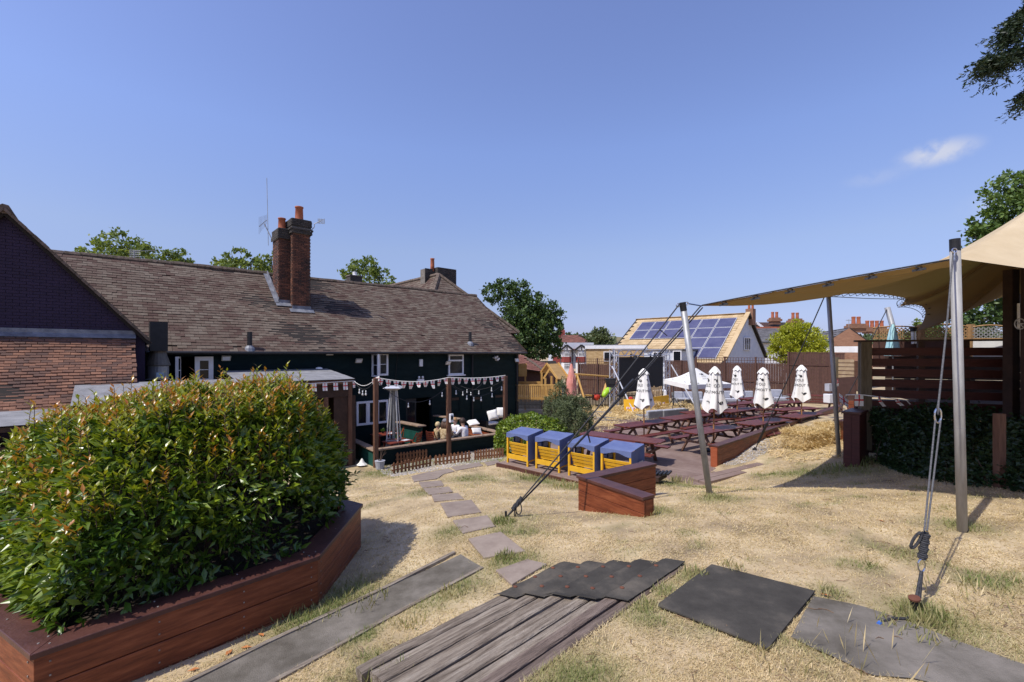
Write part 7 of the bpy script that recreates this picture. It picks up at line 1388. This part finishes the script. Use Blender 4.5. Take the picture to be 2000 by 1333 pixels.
# pair of red tile hung houses with half timbered gables
sm = thing('bay_fronted_houses', 'pair of houses with black and white gables and red tile hung bays', 'house', at(1110, 700, 75)); D7 = 75.0
hz = lambda y: (HZ-y)/FPX*D7
hx = lambda x: (x-1000)/FPX*D7
mk('wall', MB().box(((hx(1078)+hx(1160))/2, D7+4, -.6+hz(686)/2), hx(1160)-hx(1078), 7.6, 2.9+hz(690)+1.4), M_render, sm)
slope(None, [Vector((hx(1072), D7, hz(683))), Vector((hx(1166), D7, hz(683))), Vector((hx(1140), D7+4.5, hz(652))), Vector((hx(1106), D7+4.5, hz(652)))], M_rroof, sm, .55, .42)
slope(None, [Vector((hx(1166), D7, hz(683))), Vector((hx(1166), D7+9, hz(683))), Vector((hx(1140), D7+4.5, hz(652)))], M_rroof, sm, .55, .42)
mk('chimney', MB().box((hx(1104), D7+5, hz(652)), 1.0, .8, 1.6), M_rb, sm)
for s in (-.28, 0, .28): mk('chimney_pot', MB().lathe((hx(1104)+s, D7+5, hz(652)+.8), [(.13, 0), (.11, .4)], 8), M_pot, sm)
mk('drain_pipe', MB().tube([(hx(1118.5), D7-.05, hz(684)), (hx(1118.5), D7-.05, -3)], .07, 6), M_black, sm)
for cx, w in ((1106, 11), (1134, 11)):
    x0, x1 = hx(cx-w), hx(cx+w); bx_ = thing('x', None, None); bpy.data.objects.remove(bx_)
    gb = mk('gable', MB().add([(x0, D7-.9, hz(684)), (x1, D7-.9, hz(684)), ((x0+x1)/2, D7-.9, hz(675.5)), (x0, D7, hz(684)), (x1, D7, hz(684)), ((x0+x1)/2, D7+1.2, hz(675.5))], [(0, 1, 2), (0, 2, 5, 3), (1, 4, 5, 2)]) or MB(), M_wpaint, sm) if False else None
    m = MB(); m.add([(x0, D7-.9, hz(684)), (x1, D7-.9, hz(684)), ((x0+x1)/2, D7-.9, hz(675.5))], [(0, 1, 2)]); gb = mk('gable', m, M_chalk, sm); a, b, c = Vector((x0-.2, D7-.95, hz(685))), Vector((x1+.2, D7-.95, hz(685))), Vector(((x0+x1)/2, D7-.95, hz(674.5)))
    mk('timber', MB().bar(a, c, .1, .28), M_black, gb); mk('timber', MB().bar(b, c, .1, .28), M_black, gb); mk('timber', MB().bar(((x0+x1)/2, D7-.95, hz(684)), c-UP*.3, .1, .14), M_black, gb)
    m = MB(); m.add([a, b, c, a+Vector((0, 2.5, 0)), b+Vector((0, 2.5, 0)), c+Vector((0, 3.2, 0))], [(0, 2, 5, 3), (1, 4, 5, 2)]); mk('gable_roof', m, M_rroof, gb)
    for y0, y1, kind in ((685, 697, 0), (697, 708, 1), (709, 722, 0), (722, 735, 2)):
        bay = mk('bay', MB().prism([(x0+.1, D7), (x0+.5, D7-.8), (x1-.5, D7-.8), (x1-.1, D7)], hz(y1), hz(y0)-.02), (M_chalk, M_rb, M_chalk)[kind], sm)
        if kind == 0:
            n_ = 4; w_ = (x1-x0-1.0)/n_
            for i in range(n_): mk('pane', MB().box((x0+.5+w_*(i+.5), D7-.82, (hz(y0)+hz(y1))/2-.08), w_-.12, .03, (hz(y0)-hz(y1))*.42), M_glass, bay).location += Vector((0, 0, -.05)); mk('pane', MB().box((x0+.5+w_*(i+.5), D7-.82, (hz(y0)+hz(y1))/2+.30), w_-.12, .03, .16), M_glass, bay)
mk('side_panel', MB().box(((hx(1080)+hx(1094))/2, D7+.1, hz(702)), hx(1094)-hx(1080), .3, 1.2), M_rb, sm); hwin(sm, Vector((hx(1086), D7, hz(690))), pi/2, 1.0, .9, 2, 1)
# houses on the right
wh = thing('white_house', 'white rendered house with grey slate roof beside the golden conifer', 'house', at(1495, 680, 52)); slope(None, [at(1465, 669, 50), at(1545, 669, 50), at(1545, 641, 55), at(1463, 641, 55)], M_slate, wh, .5, .38); mk('ridge_tiling', MB().bar(at(1463, 640.5, 55), at(1548, 640.5, 55), .3, .2), M_pot, wh); a, b = at(1468, 669, 50.3), at(1545, 669, 50.3); mk('wall', MB().hexa([Vector((a.x, 50.3, -3.4)), Vector((b.x, 50.3, -3.4)), Vector((b.x, 58, -3.4)), Vector((a.x, 58, -3.4)), a, b, Vector((b.x, 58, a.z)), Vector((a.x, 58, a.z))]) or MB(), M_wpaint, wh) if False else None
m = MB(); m.hexa([Vector((a.x, 50.3, -3.4)), Vector((b.x, 50.3, -3.4)), Vector((b.x, 58, -3.4)), Vector((a.x, 58, -3.4)), a, b, Vector((b.x, 58, a.z)), Vector((a.x, 58, a.z))]); mk('wall', m, M_wpaint, wh); mk('gutter', MB().bar(at(1465, 669.5, 49.9), at(1545, 669.5, 49.9), .12, .1), M_black, wh)
bh_ = thing('brown_roof_house', 'house behind with brown roof, white barge boards and two brick chimneys', 'house', at(1500, 640, 62)); slope(None, [at(1480, 640, 60), at(1570, 641, 60), at(1545, 630, 64), at(1478, 630, 64)], M_rroof, bh_, .6, .5); m = MB(); m.add([at(1464, 641, 60), at(1488, 641, 60), at(1476, 629.5, 60)], [(0, 1, 2)]); mk('gable', m, M_brb, bh_); mk('barge_board', MB().bar(at(1464, 640, 59.9), at(1477, 630, 59.9), .1, .3), M_wpaint, bh_); mk('barge_board', MB().bar(at(1477, 630, 59.9), at(1490, 640, 59.9), .1, .3), M_wpaint, bh_); mk('wall', MB().box((35, 65, 0), 9, 7, 6.6), M_brb, bh_)
def stack(root, px, y0, y1, d, w, pots):
    c = at(px, 690, d); z0, z1 = (HZ-y1)/FPX*d, (HZ-y0)/FPX*d; k = mk('chimney', MB().box((c.x, d, (z0+z1)/2), w, .9, z1-z0), M_brb, root); mk('chimney_capping', MB().box((c.x, d, z1-.35), w+.3, 1.15, .3), M_brb, k)
    for i in range(pots): mk('chimney_pot', MB().lathe((c.x+(i-(pots-1)/2)*.55, d, z1), [(.2, 0), (.17, .5), (.2, .75), (.16, .78)], 8), M_pot, k)
stack(bh_, 1513, 621, 634, 61, 1.1, 2); stack(bh_, 1553, 623, 640, 58, 1.3, 2)
gh = thing('brick_gable_house', 'red brown brick gable house beyond the slim tent pole', 'house', at(1660, 670, 46)); a, b, c = at(1626, 662, 46), at(1705, 672, 44), at(1660, 640, 45.5); m = MB(); m.add([Vector((a.x, a.y, -3)), Vector((b.x, b.y, -3)), b, c, a], [(0, 1, 2, 3, 4)]); mk('wall', m, M_brb, gh); v = Vector((3.5, 9, 0)); slope(None, [b, b+v, c+v, c], M_slate, gh, .5, .42); slope(None, [a+v, a, c, c+v], M_slate, gh, .5, .42); stack(gh, 1672, 633, 650, 49, 1.5, 2); stack(gh, 1708, 640, 652, 52, 2.2, 4)
al = thing('tv_aerial', 'far thin tv aerial over the brick gable house', 'aerial', at(1658, 640, 48)); m = MB().tube([at(1658, 644, 48), at(1658, 624, 48)], .03, 4)
for i in range(5): m.tube([at(1654+2*i, 625, 48), at(1654+2*i, 627, 48)], .02, 4)
m.tube([at(1652, 626, 48), at(1664, 626, 48)], .02, 4); mk('mast', m, M_steel, al)
wl_ = thing('white_lean_to', 'pale low roof between the brick gable house and the slim pole', 'building', at(1650, 683, 40)); mk('roof', MB().bar(at(1622, 683, 40), at(1690, 683, 38), 3, .5), M_chalk, wl_); mk('wall', MB().box((28.5, 40.5, -2.2), 5, 2.5, 3), M_brb, wl_)
ob = thing('tiled_outbuilding', 'low building with red brown hipped roof left of the play house', 'building', at(1030, 720, 34)); slope(None, [at(990, 716, 33), at(1064, 727, 33), at(1024, 698, 36), at(985, 690, 36)], M_rroof, ob, .4, .32); slope(None, [at(1064, 727, 33), at(1090, 716, 38), at(1024, 698, 36)], M_rroof, ob, .4, .32); mk('hip_tiling', MB().bar(at(1024, 697.5, 36), at(1064, 726, 33), .2, .12), M_moss, ob); mk('wall', MB().box((.9, 35.2, -2.7), 4.4, 3.4, 2.9), M_fence, ob)
gs = thing('grey_shed', 'shed with a flat grey roof behind the play house', 'shed', at(1060, 712, 39)); slope(None, [at(1040, 716, 38), at(1092, 720, 38), at(1085, 705, 41), at(1036, 706, 41)], M_slate, gs, .5, .4); mk('wall', MB().box((2.6, 40.5, -2.6), 3, 3, 2.6), M_fence, gs)
# ---------------- brown boundary fences with trellis tops
def fence(lab, a, b, top, bays, trellis=0., rail=.55):
    """a, b at ground; boards joined per bay because they are only a few pixels wide"""
    r = thing('boundary_fence', lab, 'fence', a, 'brown boundary fences'); d = b-a; L = d.length; u = d.normalized(); n = Vector((u.y, -u.x, 0)).normalized(); n = n if n.y < 0 else -n; H = top-a.z
    for k in range(bays):
        p, q = a+d*(k/bays), a+d*((k+1)/bays); m = MB(); nb = int((q-p).length/.14)
        for i in range(nb): s, t = p+(q-p)*(i/nb), p+(q-p)*((i+.94)/nb); o = n*random.uniform(.0, .015); m.bar((s+t)/2+o, (s+t)/2+o+UP*(H+random.uniform(-.01, .01)), (t-s).length, .018, up=n)
        tag(mk('panel_boards', m, M_fence, r), kind='stuff'); mk('post', MB().bar(p+n*.05, p+n*.05+UP*(H+trellis+.08), .11, .11, up=n), M_fence, r); mk('rail', MB().bar(p+n*.04+UP*H*rail, q+n*.04+UP*H*rail, .03, .10), M_fence, r)
        if trellis:
            m = MB(); nv_ = int((q-p).length/.16)
            for i in range(nv_+1): s = p+(q-p)*(i/nv_)+UP*(H+.02); m.bar(s, s+UP*trellis, .028, .02, up=n)
            for j in range(3): m.bar(p+UP*(H+.03+j*trellis/2.1), q+UP*(H+.03+j*trellis/2.1), .02, .03)
            tag(mk('trellis', m, M_fence, r), kind='stuff')
        else: mk('coping', MB().bar(p+UP*(H+.03), q+UP*(H+.03), .06, .05), M_fence, r)
    return r
def gat(px, d, z=-3.35): return Vector(((px-1000)/FPX*d, d, z))
zt = lambda y, d: (HZ-y)/FPX*d
fence('brown boundary fence right behind the big screen', gat(1302, 34), gat(1360, 32.8), zt(706, 33.4), 2, 0); fence('long brown boundary fence with square trellis behind the parasols', gat(1360, 32.8), gat(1541, 29.4), zt(710, 31), 3, .36); fence('tall solid brown boundary fence below the golden conifer', gat(1541, 29.4), gat(1622, 27.5), zt(690, 28.4), 1, 0, .78); fence('brown boundary fence end beside the pale slat panel', gat(1622, 27.5), gat(1650, 27), zt(692, 27.2), 1, 0, .78)
fence('brown boundary fence with trellis behind the swings', gat(1130, 37, -3.5), gat(1205, 36, -3.5), zt(712, 36.5), 2, .42)
# ---------------- big outdoor screen on a truss frame
sc_ = thing('outdoor_screen', 'big black outdoor screen hung in an aluminium truss frame', 'screen', (8, 27, -3.3)); TL, TR_ = Vector((5.72, 25.5, -3.35)), Vector((9.7, 28.7, -3.35)); su = (TR_-TL).normalized(); sn = Vector((su.y, -su.x, 0))
def truss(a, b, w, nm='truss'):
    d = (b-a); L = d.length; t = d.normalized(); r = t.cross(UP) if abs(t.z) < .9 else su.copy(); r.normalize(); q = t.cross(r).normalized(); m = MB(); cs = [r*(w/2*i)+q*(w/2*j) for i, j in ((-1, -1), (1, -1), (1, 1), (-1, 1))]
    for c in cs: m.tube([a+c, b+c], .026, 6)
    n = max(2, int(L/(w*1.1)))
    for k in range(4):
        for i in range(n): s, e = cs[k], cs[(k+1) % 4]; (s, e) = (s, e) if i % 2 else (e, s); m.tube([a+t*(L*i/n)+s, a+t*(L*(i+1)/n)+e], .014, 5)
    return mk(nm, m, M_alu, sc_)
truss(TL, TL+UP*3.5, .34, 'truss_tower'); truss(TR_, TR_+UP*3.5, .34, 'truss_tower'); truss(TL+UP*3.35, TR_+UP*3.4, .34, 'truss_beam')
pa, pb = TL+su*.42-sn*0, TR_-su*.38; m = MB(); m.hexa([pa-sn*.12+UP*1.1, pb-sn*.12+UP*1.1, pb+sn*.05+UP*1.1, pa+sn*.05+UP*1.1, pa-sn*.12+UP*3.12, pb-sn*.12+UP*3.12, pb+sn*.05+UP*3.12, pa+sn*.05+UP*3.12]); mk('screen_panel', m, mat('matt_black_screen', [(.018, .018, .019), (.022, .022, .023)], .7), sc_)
for t in (.3, .68): c = TL+(TR_-TL)*t; mk('hoist', MB().tube([c+UP*3.3, c+UP*3.1], .05, 6).lathe(c+UP*2.98+sn*.3, [(.02, 0), (.13, .05), (.10, .22), (.02, .26)], 8), M_black, sc_)
for p, q in ((at(1196, 716, 25.2), at(1241, 812, 23.6)), (at(1181, 823, 24.2), at(1194, 796, 25.3)), (at(1311, 713, 28.4), at(1362, 800, 26.2))): mk('stay', MB().tube([p, q], .04, 7), M_alu, sc_)
for p, q in ((TL, TL+Vector((.7, -.6, -.02))), (TR_, TR_+Vector((.8, -.5, 0))), (TR_, at(1440, 803, 26.4)-UP*.0)): mk('ballast_bar', MB().tube([p+UP*.12, q+UP*.12], .05, 6), M_alu, sc_)
G_Y = 'yellow boards below the screen'
for lab, p, q, h in (('left yellow board with warning marks below the screen', (1219, 809, 24.2), (1247, 810, 23.6), .78), ('right yellow board with warning tape below the screen', (1264, 803, 25.4), (1306, 796, 26.4), .72)):
    a, b = at(*p), at(*q); o = thing('yellow_board', lab, 'board', a, G_Y); mk('board', MB().bar(a+UP*h/2, b+UP*h/2, .04, h), M_yellow, o); u = (b-a).normalized(); nn = Vector((u.y, -u.x, 0)); nn = nn if nn.y < 0 else -nn
    for t in ((.3, .72) if h > .75 else (.15, .35, .55, .75)): c = a+(b-a)*t+UP*(h*.42)+nn*.03; mk('warning_mark', MB().bar(c-u*.10, c+u*.10, .01, .10, up=UP), M_wpaint, o); mk('warning_stripe', MB().bar(c-u*.04+nn*.008, c+u*.06+nn*.008, .01, .05), M_red, o)
for lab, px, py, d, w, h, mt in (('upright bundle of pale wooden palings below the screen', 1280, 772, 27.2, .55, .5, None), ('white plastic box at the foot of the right truss', 1299, 770, 27.6, .2, .5, M_wpaint), ('red plastic toy behind the playground fence near the screen', 1232, 782, 27, .3, .4, mat('red_plastic', [(.5, .04, .02), (.6, .07, .04)], .4))):
    c = at(px, py, d); o = thing('paling_bundle' if mt is None else 'plastic_box' if mt is M_wpaint else 'toy', lab, 'palings' if mt is None else 'box' if mt is M_wpaint else 'toy', c)
    if mt is None:
        for i in range(8): mk('paling', MB().box(c+Vector((-.4+.11*i, random.uniform(-.05, .05), 0)), .08, .03, 1.0+random.uniform(-.1, .1), .3), MAT['pale_timber'], o)
    else: mk('body', MB().lathe(c-UP*h/2, [(w*.5, 0), (w*.55, h*.3), (w*.4, h*.9), (w*.2, h)], 6), mt, o)
spk = thing('speaker_stand', 'black tripod stand right of the big screen', 'stand', at(1316, 790, 26)); c = at(1316, 745, 26); mk('pole', MB().tube([c, c-UP*1.4], .025, 6), M_black, spk)
for a in (0, 2.1, 4.2): mk('leg', MB().tube([c-UP*.95, c-UP*1.55+Vector((cos(a)*.45, sin(a)*.45, 0))], .02, 5), M_black, spk)
# ---------------- playground
M_pf = M_pine; ph_ = thing('play_house', 'yellow wooden play house with plank roof on a railed deck', 'play house', (2, 27, -3.4)); r0, r1, e0, e1, g0, g1 = at(1068, 712, 26.8), at(1091, 711, 28.6), at(1089, 741, 25.6), at(1110, 738.5, 27.4), at(1056, 729, 27.8), at(1079, 728, 29.6)
for (t0, t1, b0, b1) in ((r0, r1, e0, e1), (r0, r1, g0, g1)):
    for i in range(8): p, q = t0+(b0-t0)*((i+.5)/8), t1+(b1-t1)*((i+.5)/8); w = (b0-t0).length/8; mk('roof_plank', MB().bar(p, q, .03, w*1.04, up=(b0-t0)), M_pf, ph_)
for t, b, off in ((r0, e0, 0), (r0, g0, 0), (r1, e1, 0), (r1, g1, 0)): mk('barge_board', MB().bar(t+UP*.04, b+UP*.04, .04, .12), M_pf, ph_)
f0, f1, f2_ = at(1074, 720, 25.6), at(1061.5, 740, 25.8), at(1089, 741, 25.4); mk('front_gable_board', MB().bar(f0, f1, .04, .1), M_pf, ph_); mk('front_gable_board', MB().bar(f0, f2_, .04, .1), M_pf, ph_)
for px, py, d in ((1058, 727, 27.6), (1065, 738, 25.8), (1077, 735, 26.6), (1087, 741, 25.5), (1095, 738, 27), (1106, 738, 27.4)): p = at(px, py, d); mk('post', MB().box((p.x, p.y, (p.z-3.4)/2), .11, .11, p.z+3.4), M_pf, ph_)
bl, brr = at(1006, 752.5, 25.6), at(1097, 752.5, 25.2); mk('top_rail', MB().bar(bl, brr, .1, .07), M_pf, ph_); mk('deck_edge', MB().bar(bl-UP*.75+Vector((0, .1, 0)), brr-UP*.75+Vector((0, .1, 0)), .04, .1), M_pf, ph_)
for i in range(24): p = bl+(brr-bl)*((i+.5)/24); mk('baluster', MB().box(p+Vector((0, -.03, -.48)), .075, .022, .86+.04*sin(i*.4)), M_pf, ph_)
mk('back_rail', MB().bar(at(1012, 748, 27.8), at(1060, 748, 27.8), .05, .16), M_pf, ph_); mk('deck_floor', MB().bar(bl-UP*.8+Vector((0, 1.3, 0)), brr-UP*.8+Vector((0, 1.3, 0)), 2.4, .06), M_pf, ph_); pq = at(1026, 733, 27.4); mk('post', MB().box((pq.x, pq.y, (pq.z-3.4)/2), .1, .1, pq.z+3.4), M_pf, ph_)
for i in range(5): mk('canopy_plank', MB().bar(at(1006, 713+5*i, 27.6-.1*i), at(1029, 713+5*i, 27.6-.1*i), .03, .16), M_pf, ph_)
sw_ = thing('swing_frame', 'wooden swing frame with red seat beside the play house', 'swing', (5, 28, -3.4)); mk('beam', MB().tube([at(1123, 731, 26.6), at(1190, 736, 28.2)], .055, 8), M_pf, sw_); mk('leg', MB().tube([at(1127, 732, 26.6), at(1141, 778, 25.9)], .06, 7), M_pf, sw_); mk('leg', MB().tube([at(1127, 732, 26.6), at(1120, 772, 28)], .06, 7), M_pf, sw_); mk('leg', MB().tube([at(1186, 736, 28.2), at(1178, 774, 27.6)], .06, 7), M_pf, sw_); mk('leg', MB().tube([at(1186, 736, 28.2), at(1198, 776, 29)], .06, 7), M_pf, sw_); mk('low_beam', MB().tube([at(1140, 772, 26.4), at(1172, 774, 27.2)], .05, 7), M_pf, sw_)
mk('seat', MB().lathe(at(1164, 776, 27), [(.16, -.18), (.26, 0), (.25, .12), (.12, .16)], 8), MAT['red_plastic'], sw_)
for s in (-5, 5): mk('rope', MB().tube([at(1164+s*.6, 734, 27.3), at(1164+s, 772, 27)], .012, 4), M_rope, sw_)
gs_ = thing('slide', 'bright green play slide and pale ladder beside the black box', 'slide', at(1186, 770, 26.5)); a, b = at(1178, 774, 26), at(1193, 757, 26.6); mk('chute', MB().tube([a, a+(b-a)*.3, a+(b-a)*.7, b], [.10, .19, .19, .08], 8), mat('lime_plastic', [(.30, .55, .02), (.38, .62, .05)], .4), gs_, smooth=True); mk('ladder', MB().bar(at(1177, 772, 26.3), at(1185, 748, 27), .12, .05), M_pf, gs_)
bb = thing('black_box_speaker', 'black speaker box on the left truss tower', 'speaker', at(1193, 748, 25)); c = at(1193, 747, 25.0); mk('case', MB().hexa([c+Vector(v) for v in ((-.24, -.2, -.26), (.16, -.2, -.30), (.2, .2, -.30), (-.2, .2, -.26), (-.30, -.2, .20), (.26, -.2, .22), (.26, .2, .22), (-.3, .2, .2))]) or MB(), M_black, bb) if False else None
m = MB(); m.hexa([c+Vector(v) for v in ((-.24, -.2, -.26), (.16, -.2, -.30), (.2, .2, -.30), (-.2, .2, -.26), (-.30, -.2, .20), (.26, -.2, .22), (.26, .2, .22), (-.3, .2, .2))]); mk('case', m, M_black, bb); mk('grille', MB().box(c+Vector((.0, -.215, .02)), .34, .02, .24), M_rattan, bb)
pk = thing('closed_parasol', 'closed salmon pink parasol beside the play house', 'parasol', at(1116, 770, 22.5)); c = at(1116, 711, 22.5); m = MB(); n_ = 32; vs = []
for j in range(12):
    t = j/11
    for k in range(n_): a = 2*pi*k/n_; R = (.04+.17*min(1, t/.5)**.8+.07*max(0, t-.3))*(1+.14*cos(4*a+1)*t); vs.append(c+Vector((R*cos(a), R*sin(a), -1.62*t-.08*t*cos(4*a))))
m.add(vs, [(j*n_+k, (j+1)*n_+k, (j+1)*n_+(k+1) % n_, j*n_+(k+1) % n_) for j in range(11) for k in range(n_)]); mk('canopy', m, mat('salmon_fabric', [(.55, .20, .15), (.68, .30, .24)], .85, 3), pk, smooth=True); mk('pole', MB().tube([c+UP*.05, Vector((c.x, c.y, -3.5))], .022, 6), M_wood, pk); mk('tie', MB().tube([c+Vector((.03, -.26, -.62)), c+Vector((.02, -.30, -.95))], [.05, .03], 6), MAT['salmon_fabric'], pk)
bf = thing('playground_fence', 'low black picket fence round the playground', 'fence', on(1170, 800, -3.4)); m = MB(); a, b = at(1135, 799, 26.5), at(1300, 793, 28.6); a.z = b.z = -3.35; n_ = 60
for i in range(n_): p = a+(b-a)*((i+.5)/n_); m.box(p+UP*.48, .065, .02, .96, .5)
tag(mk('pickets', m, M_black, bf), kind='stuff')
for z in (.25, .75): mk('rail', MB().bar(a+UP*z+Vector((0, .03, 0)), b+UP*z+Vector((0, .03, 0)), .03, .06), M_black, bf)
bf2 = thing('playground_fence', 'low black picket fence below the play deck', 'fence', at(1040, 785, 24.5)); m = MB(); a, b = at(1012, 790, 24.6), at(1098, 792, 24.4)
for i in range(32): p = a+(b-a)*((i+.5)/32); m.box(p+UP*.02, .06, .02, .5, 0)
tag(mk('pickets', m, M_black, bf2), kind='stuff'); mk('rail', MB().bar(a, b, .03, .06), M_black, bf2)
# grey garden sofas
def gsofa(lab, c, az, w, seats, hsc=1.):
    r = thing('garden_sofa', lab, 'sofa', c, 'grey garden sofas'); f = Fr(c, az)
    mk('frame', MB().fbox(f, 0, w, 0, .75, .12, .26), M_steel, r); mk('back_frame', MB().fbox(f, 0, w, -.08, 0, .1, .78), mat('grey_metal', [(.17, .17, .165), (.23, .23, .225)], .6) if 'grey_metal' not in MAT else MAT['grey_metal'], r)
    for a in (0, w-.06):
        for o in (.02, .68): mk('leg', MB().fbox(f, a, a+.06, o, o+.06, 0, .12), M_steel, r)
        mk('armrest', MB().fbox(f, a, a+.06, .0, .75, .26, .5), M_steel, r)
    for i in range(seats): s, e = .07+(w-.14)*i/seats, .07+(w-.14)*(i+1)/seats-.02; mk('seat_cushion', MB().fbox(f, s, e, .03, .74, .262, .42), M_grey, r, bevel=.03); mk('back_cushion', MB().fbox(f, s, e, .005, .20, .425, .84), M_grey, r, bevel=.04)
    r.scale = (1, 1, hsc); return r
def gs_at(px, py, d, *a): v = gat(px, d, (HZ-py)/FPX*d); return v
gsofa('grey garden sofa left of the leaning pole below the fence', gs_at(1312, 791, 28.5), 1.65, 1.9, 3); gsofa('long grey garden sofa behind the white parasols', gs_at(1388, 790, 28.2), 1.6, 2.6, 4); gsofa('grey garden sofa behind the furthest white parasol', gs_at(1478, 788, 27.4), 1.6, 1.5, 2)
gsofa('grey sofa back right behind the first picnic table', on(1302, 824, FL)+Vector((0, .3, 0)), radians(60)+pi, 1.1, 2, .62); gsofa('grey sofa back partly hidden by the leaning pole', on(1338, 821, FL)+Vector((.3, .5, 0)), radians(60)+pi, 1.7, 2, .62)
lt_ = thing('low_table', 'low grey garden table in front of the left sofa', 'table', gs_at(1328, 793, 27.5)); c = gs_at(1343, 792, 27.4); mk('top', MB().box(c+UP*.4, 1.2, .6, .05), M_grey, lt_)
for sx in (-.5, .5):
    for sy in (-.22, .22): mk('leg', MB().box(c+Vector((sx, sy, .19)), .06, .06, .38), M_steel, lt_)
bk = thing('bent_frame', 'tangle of pale metal garden frames on the straw left of the tables', 'frame', on(1165, 832, -3.3)); m = MB()
for i in range(7): p = on(1146+7*i, 832-random.uniform(0, 14), -3.25); m.tube([p, p+Vector((random.uniform(-.4, .4), random.uniform(-.3, .3), random.uniform(.2, .6))), p+Vector((random.uniform(.2, .8), .1, random.uniform(0, .5)))], .018, 5)
mk('tubes', m, M_steel, bk)
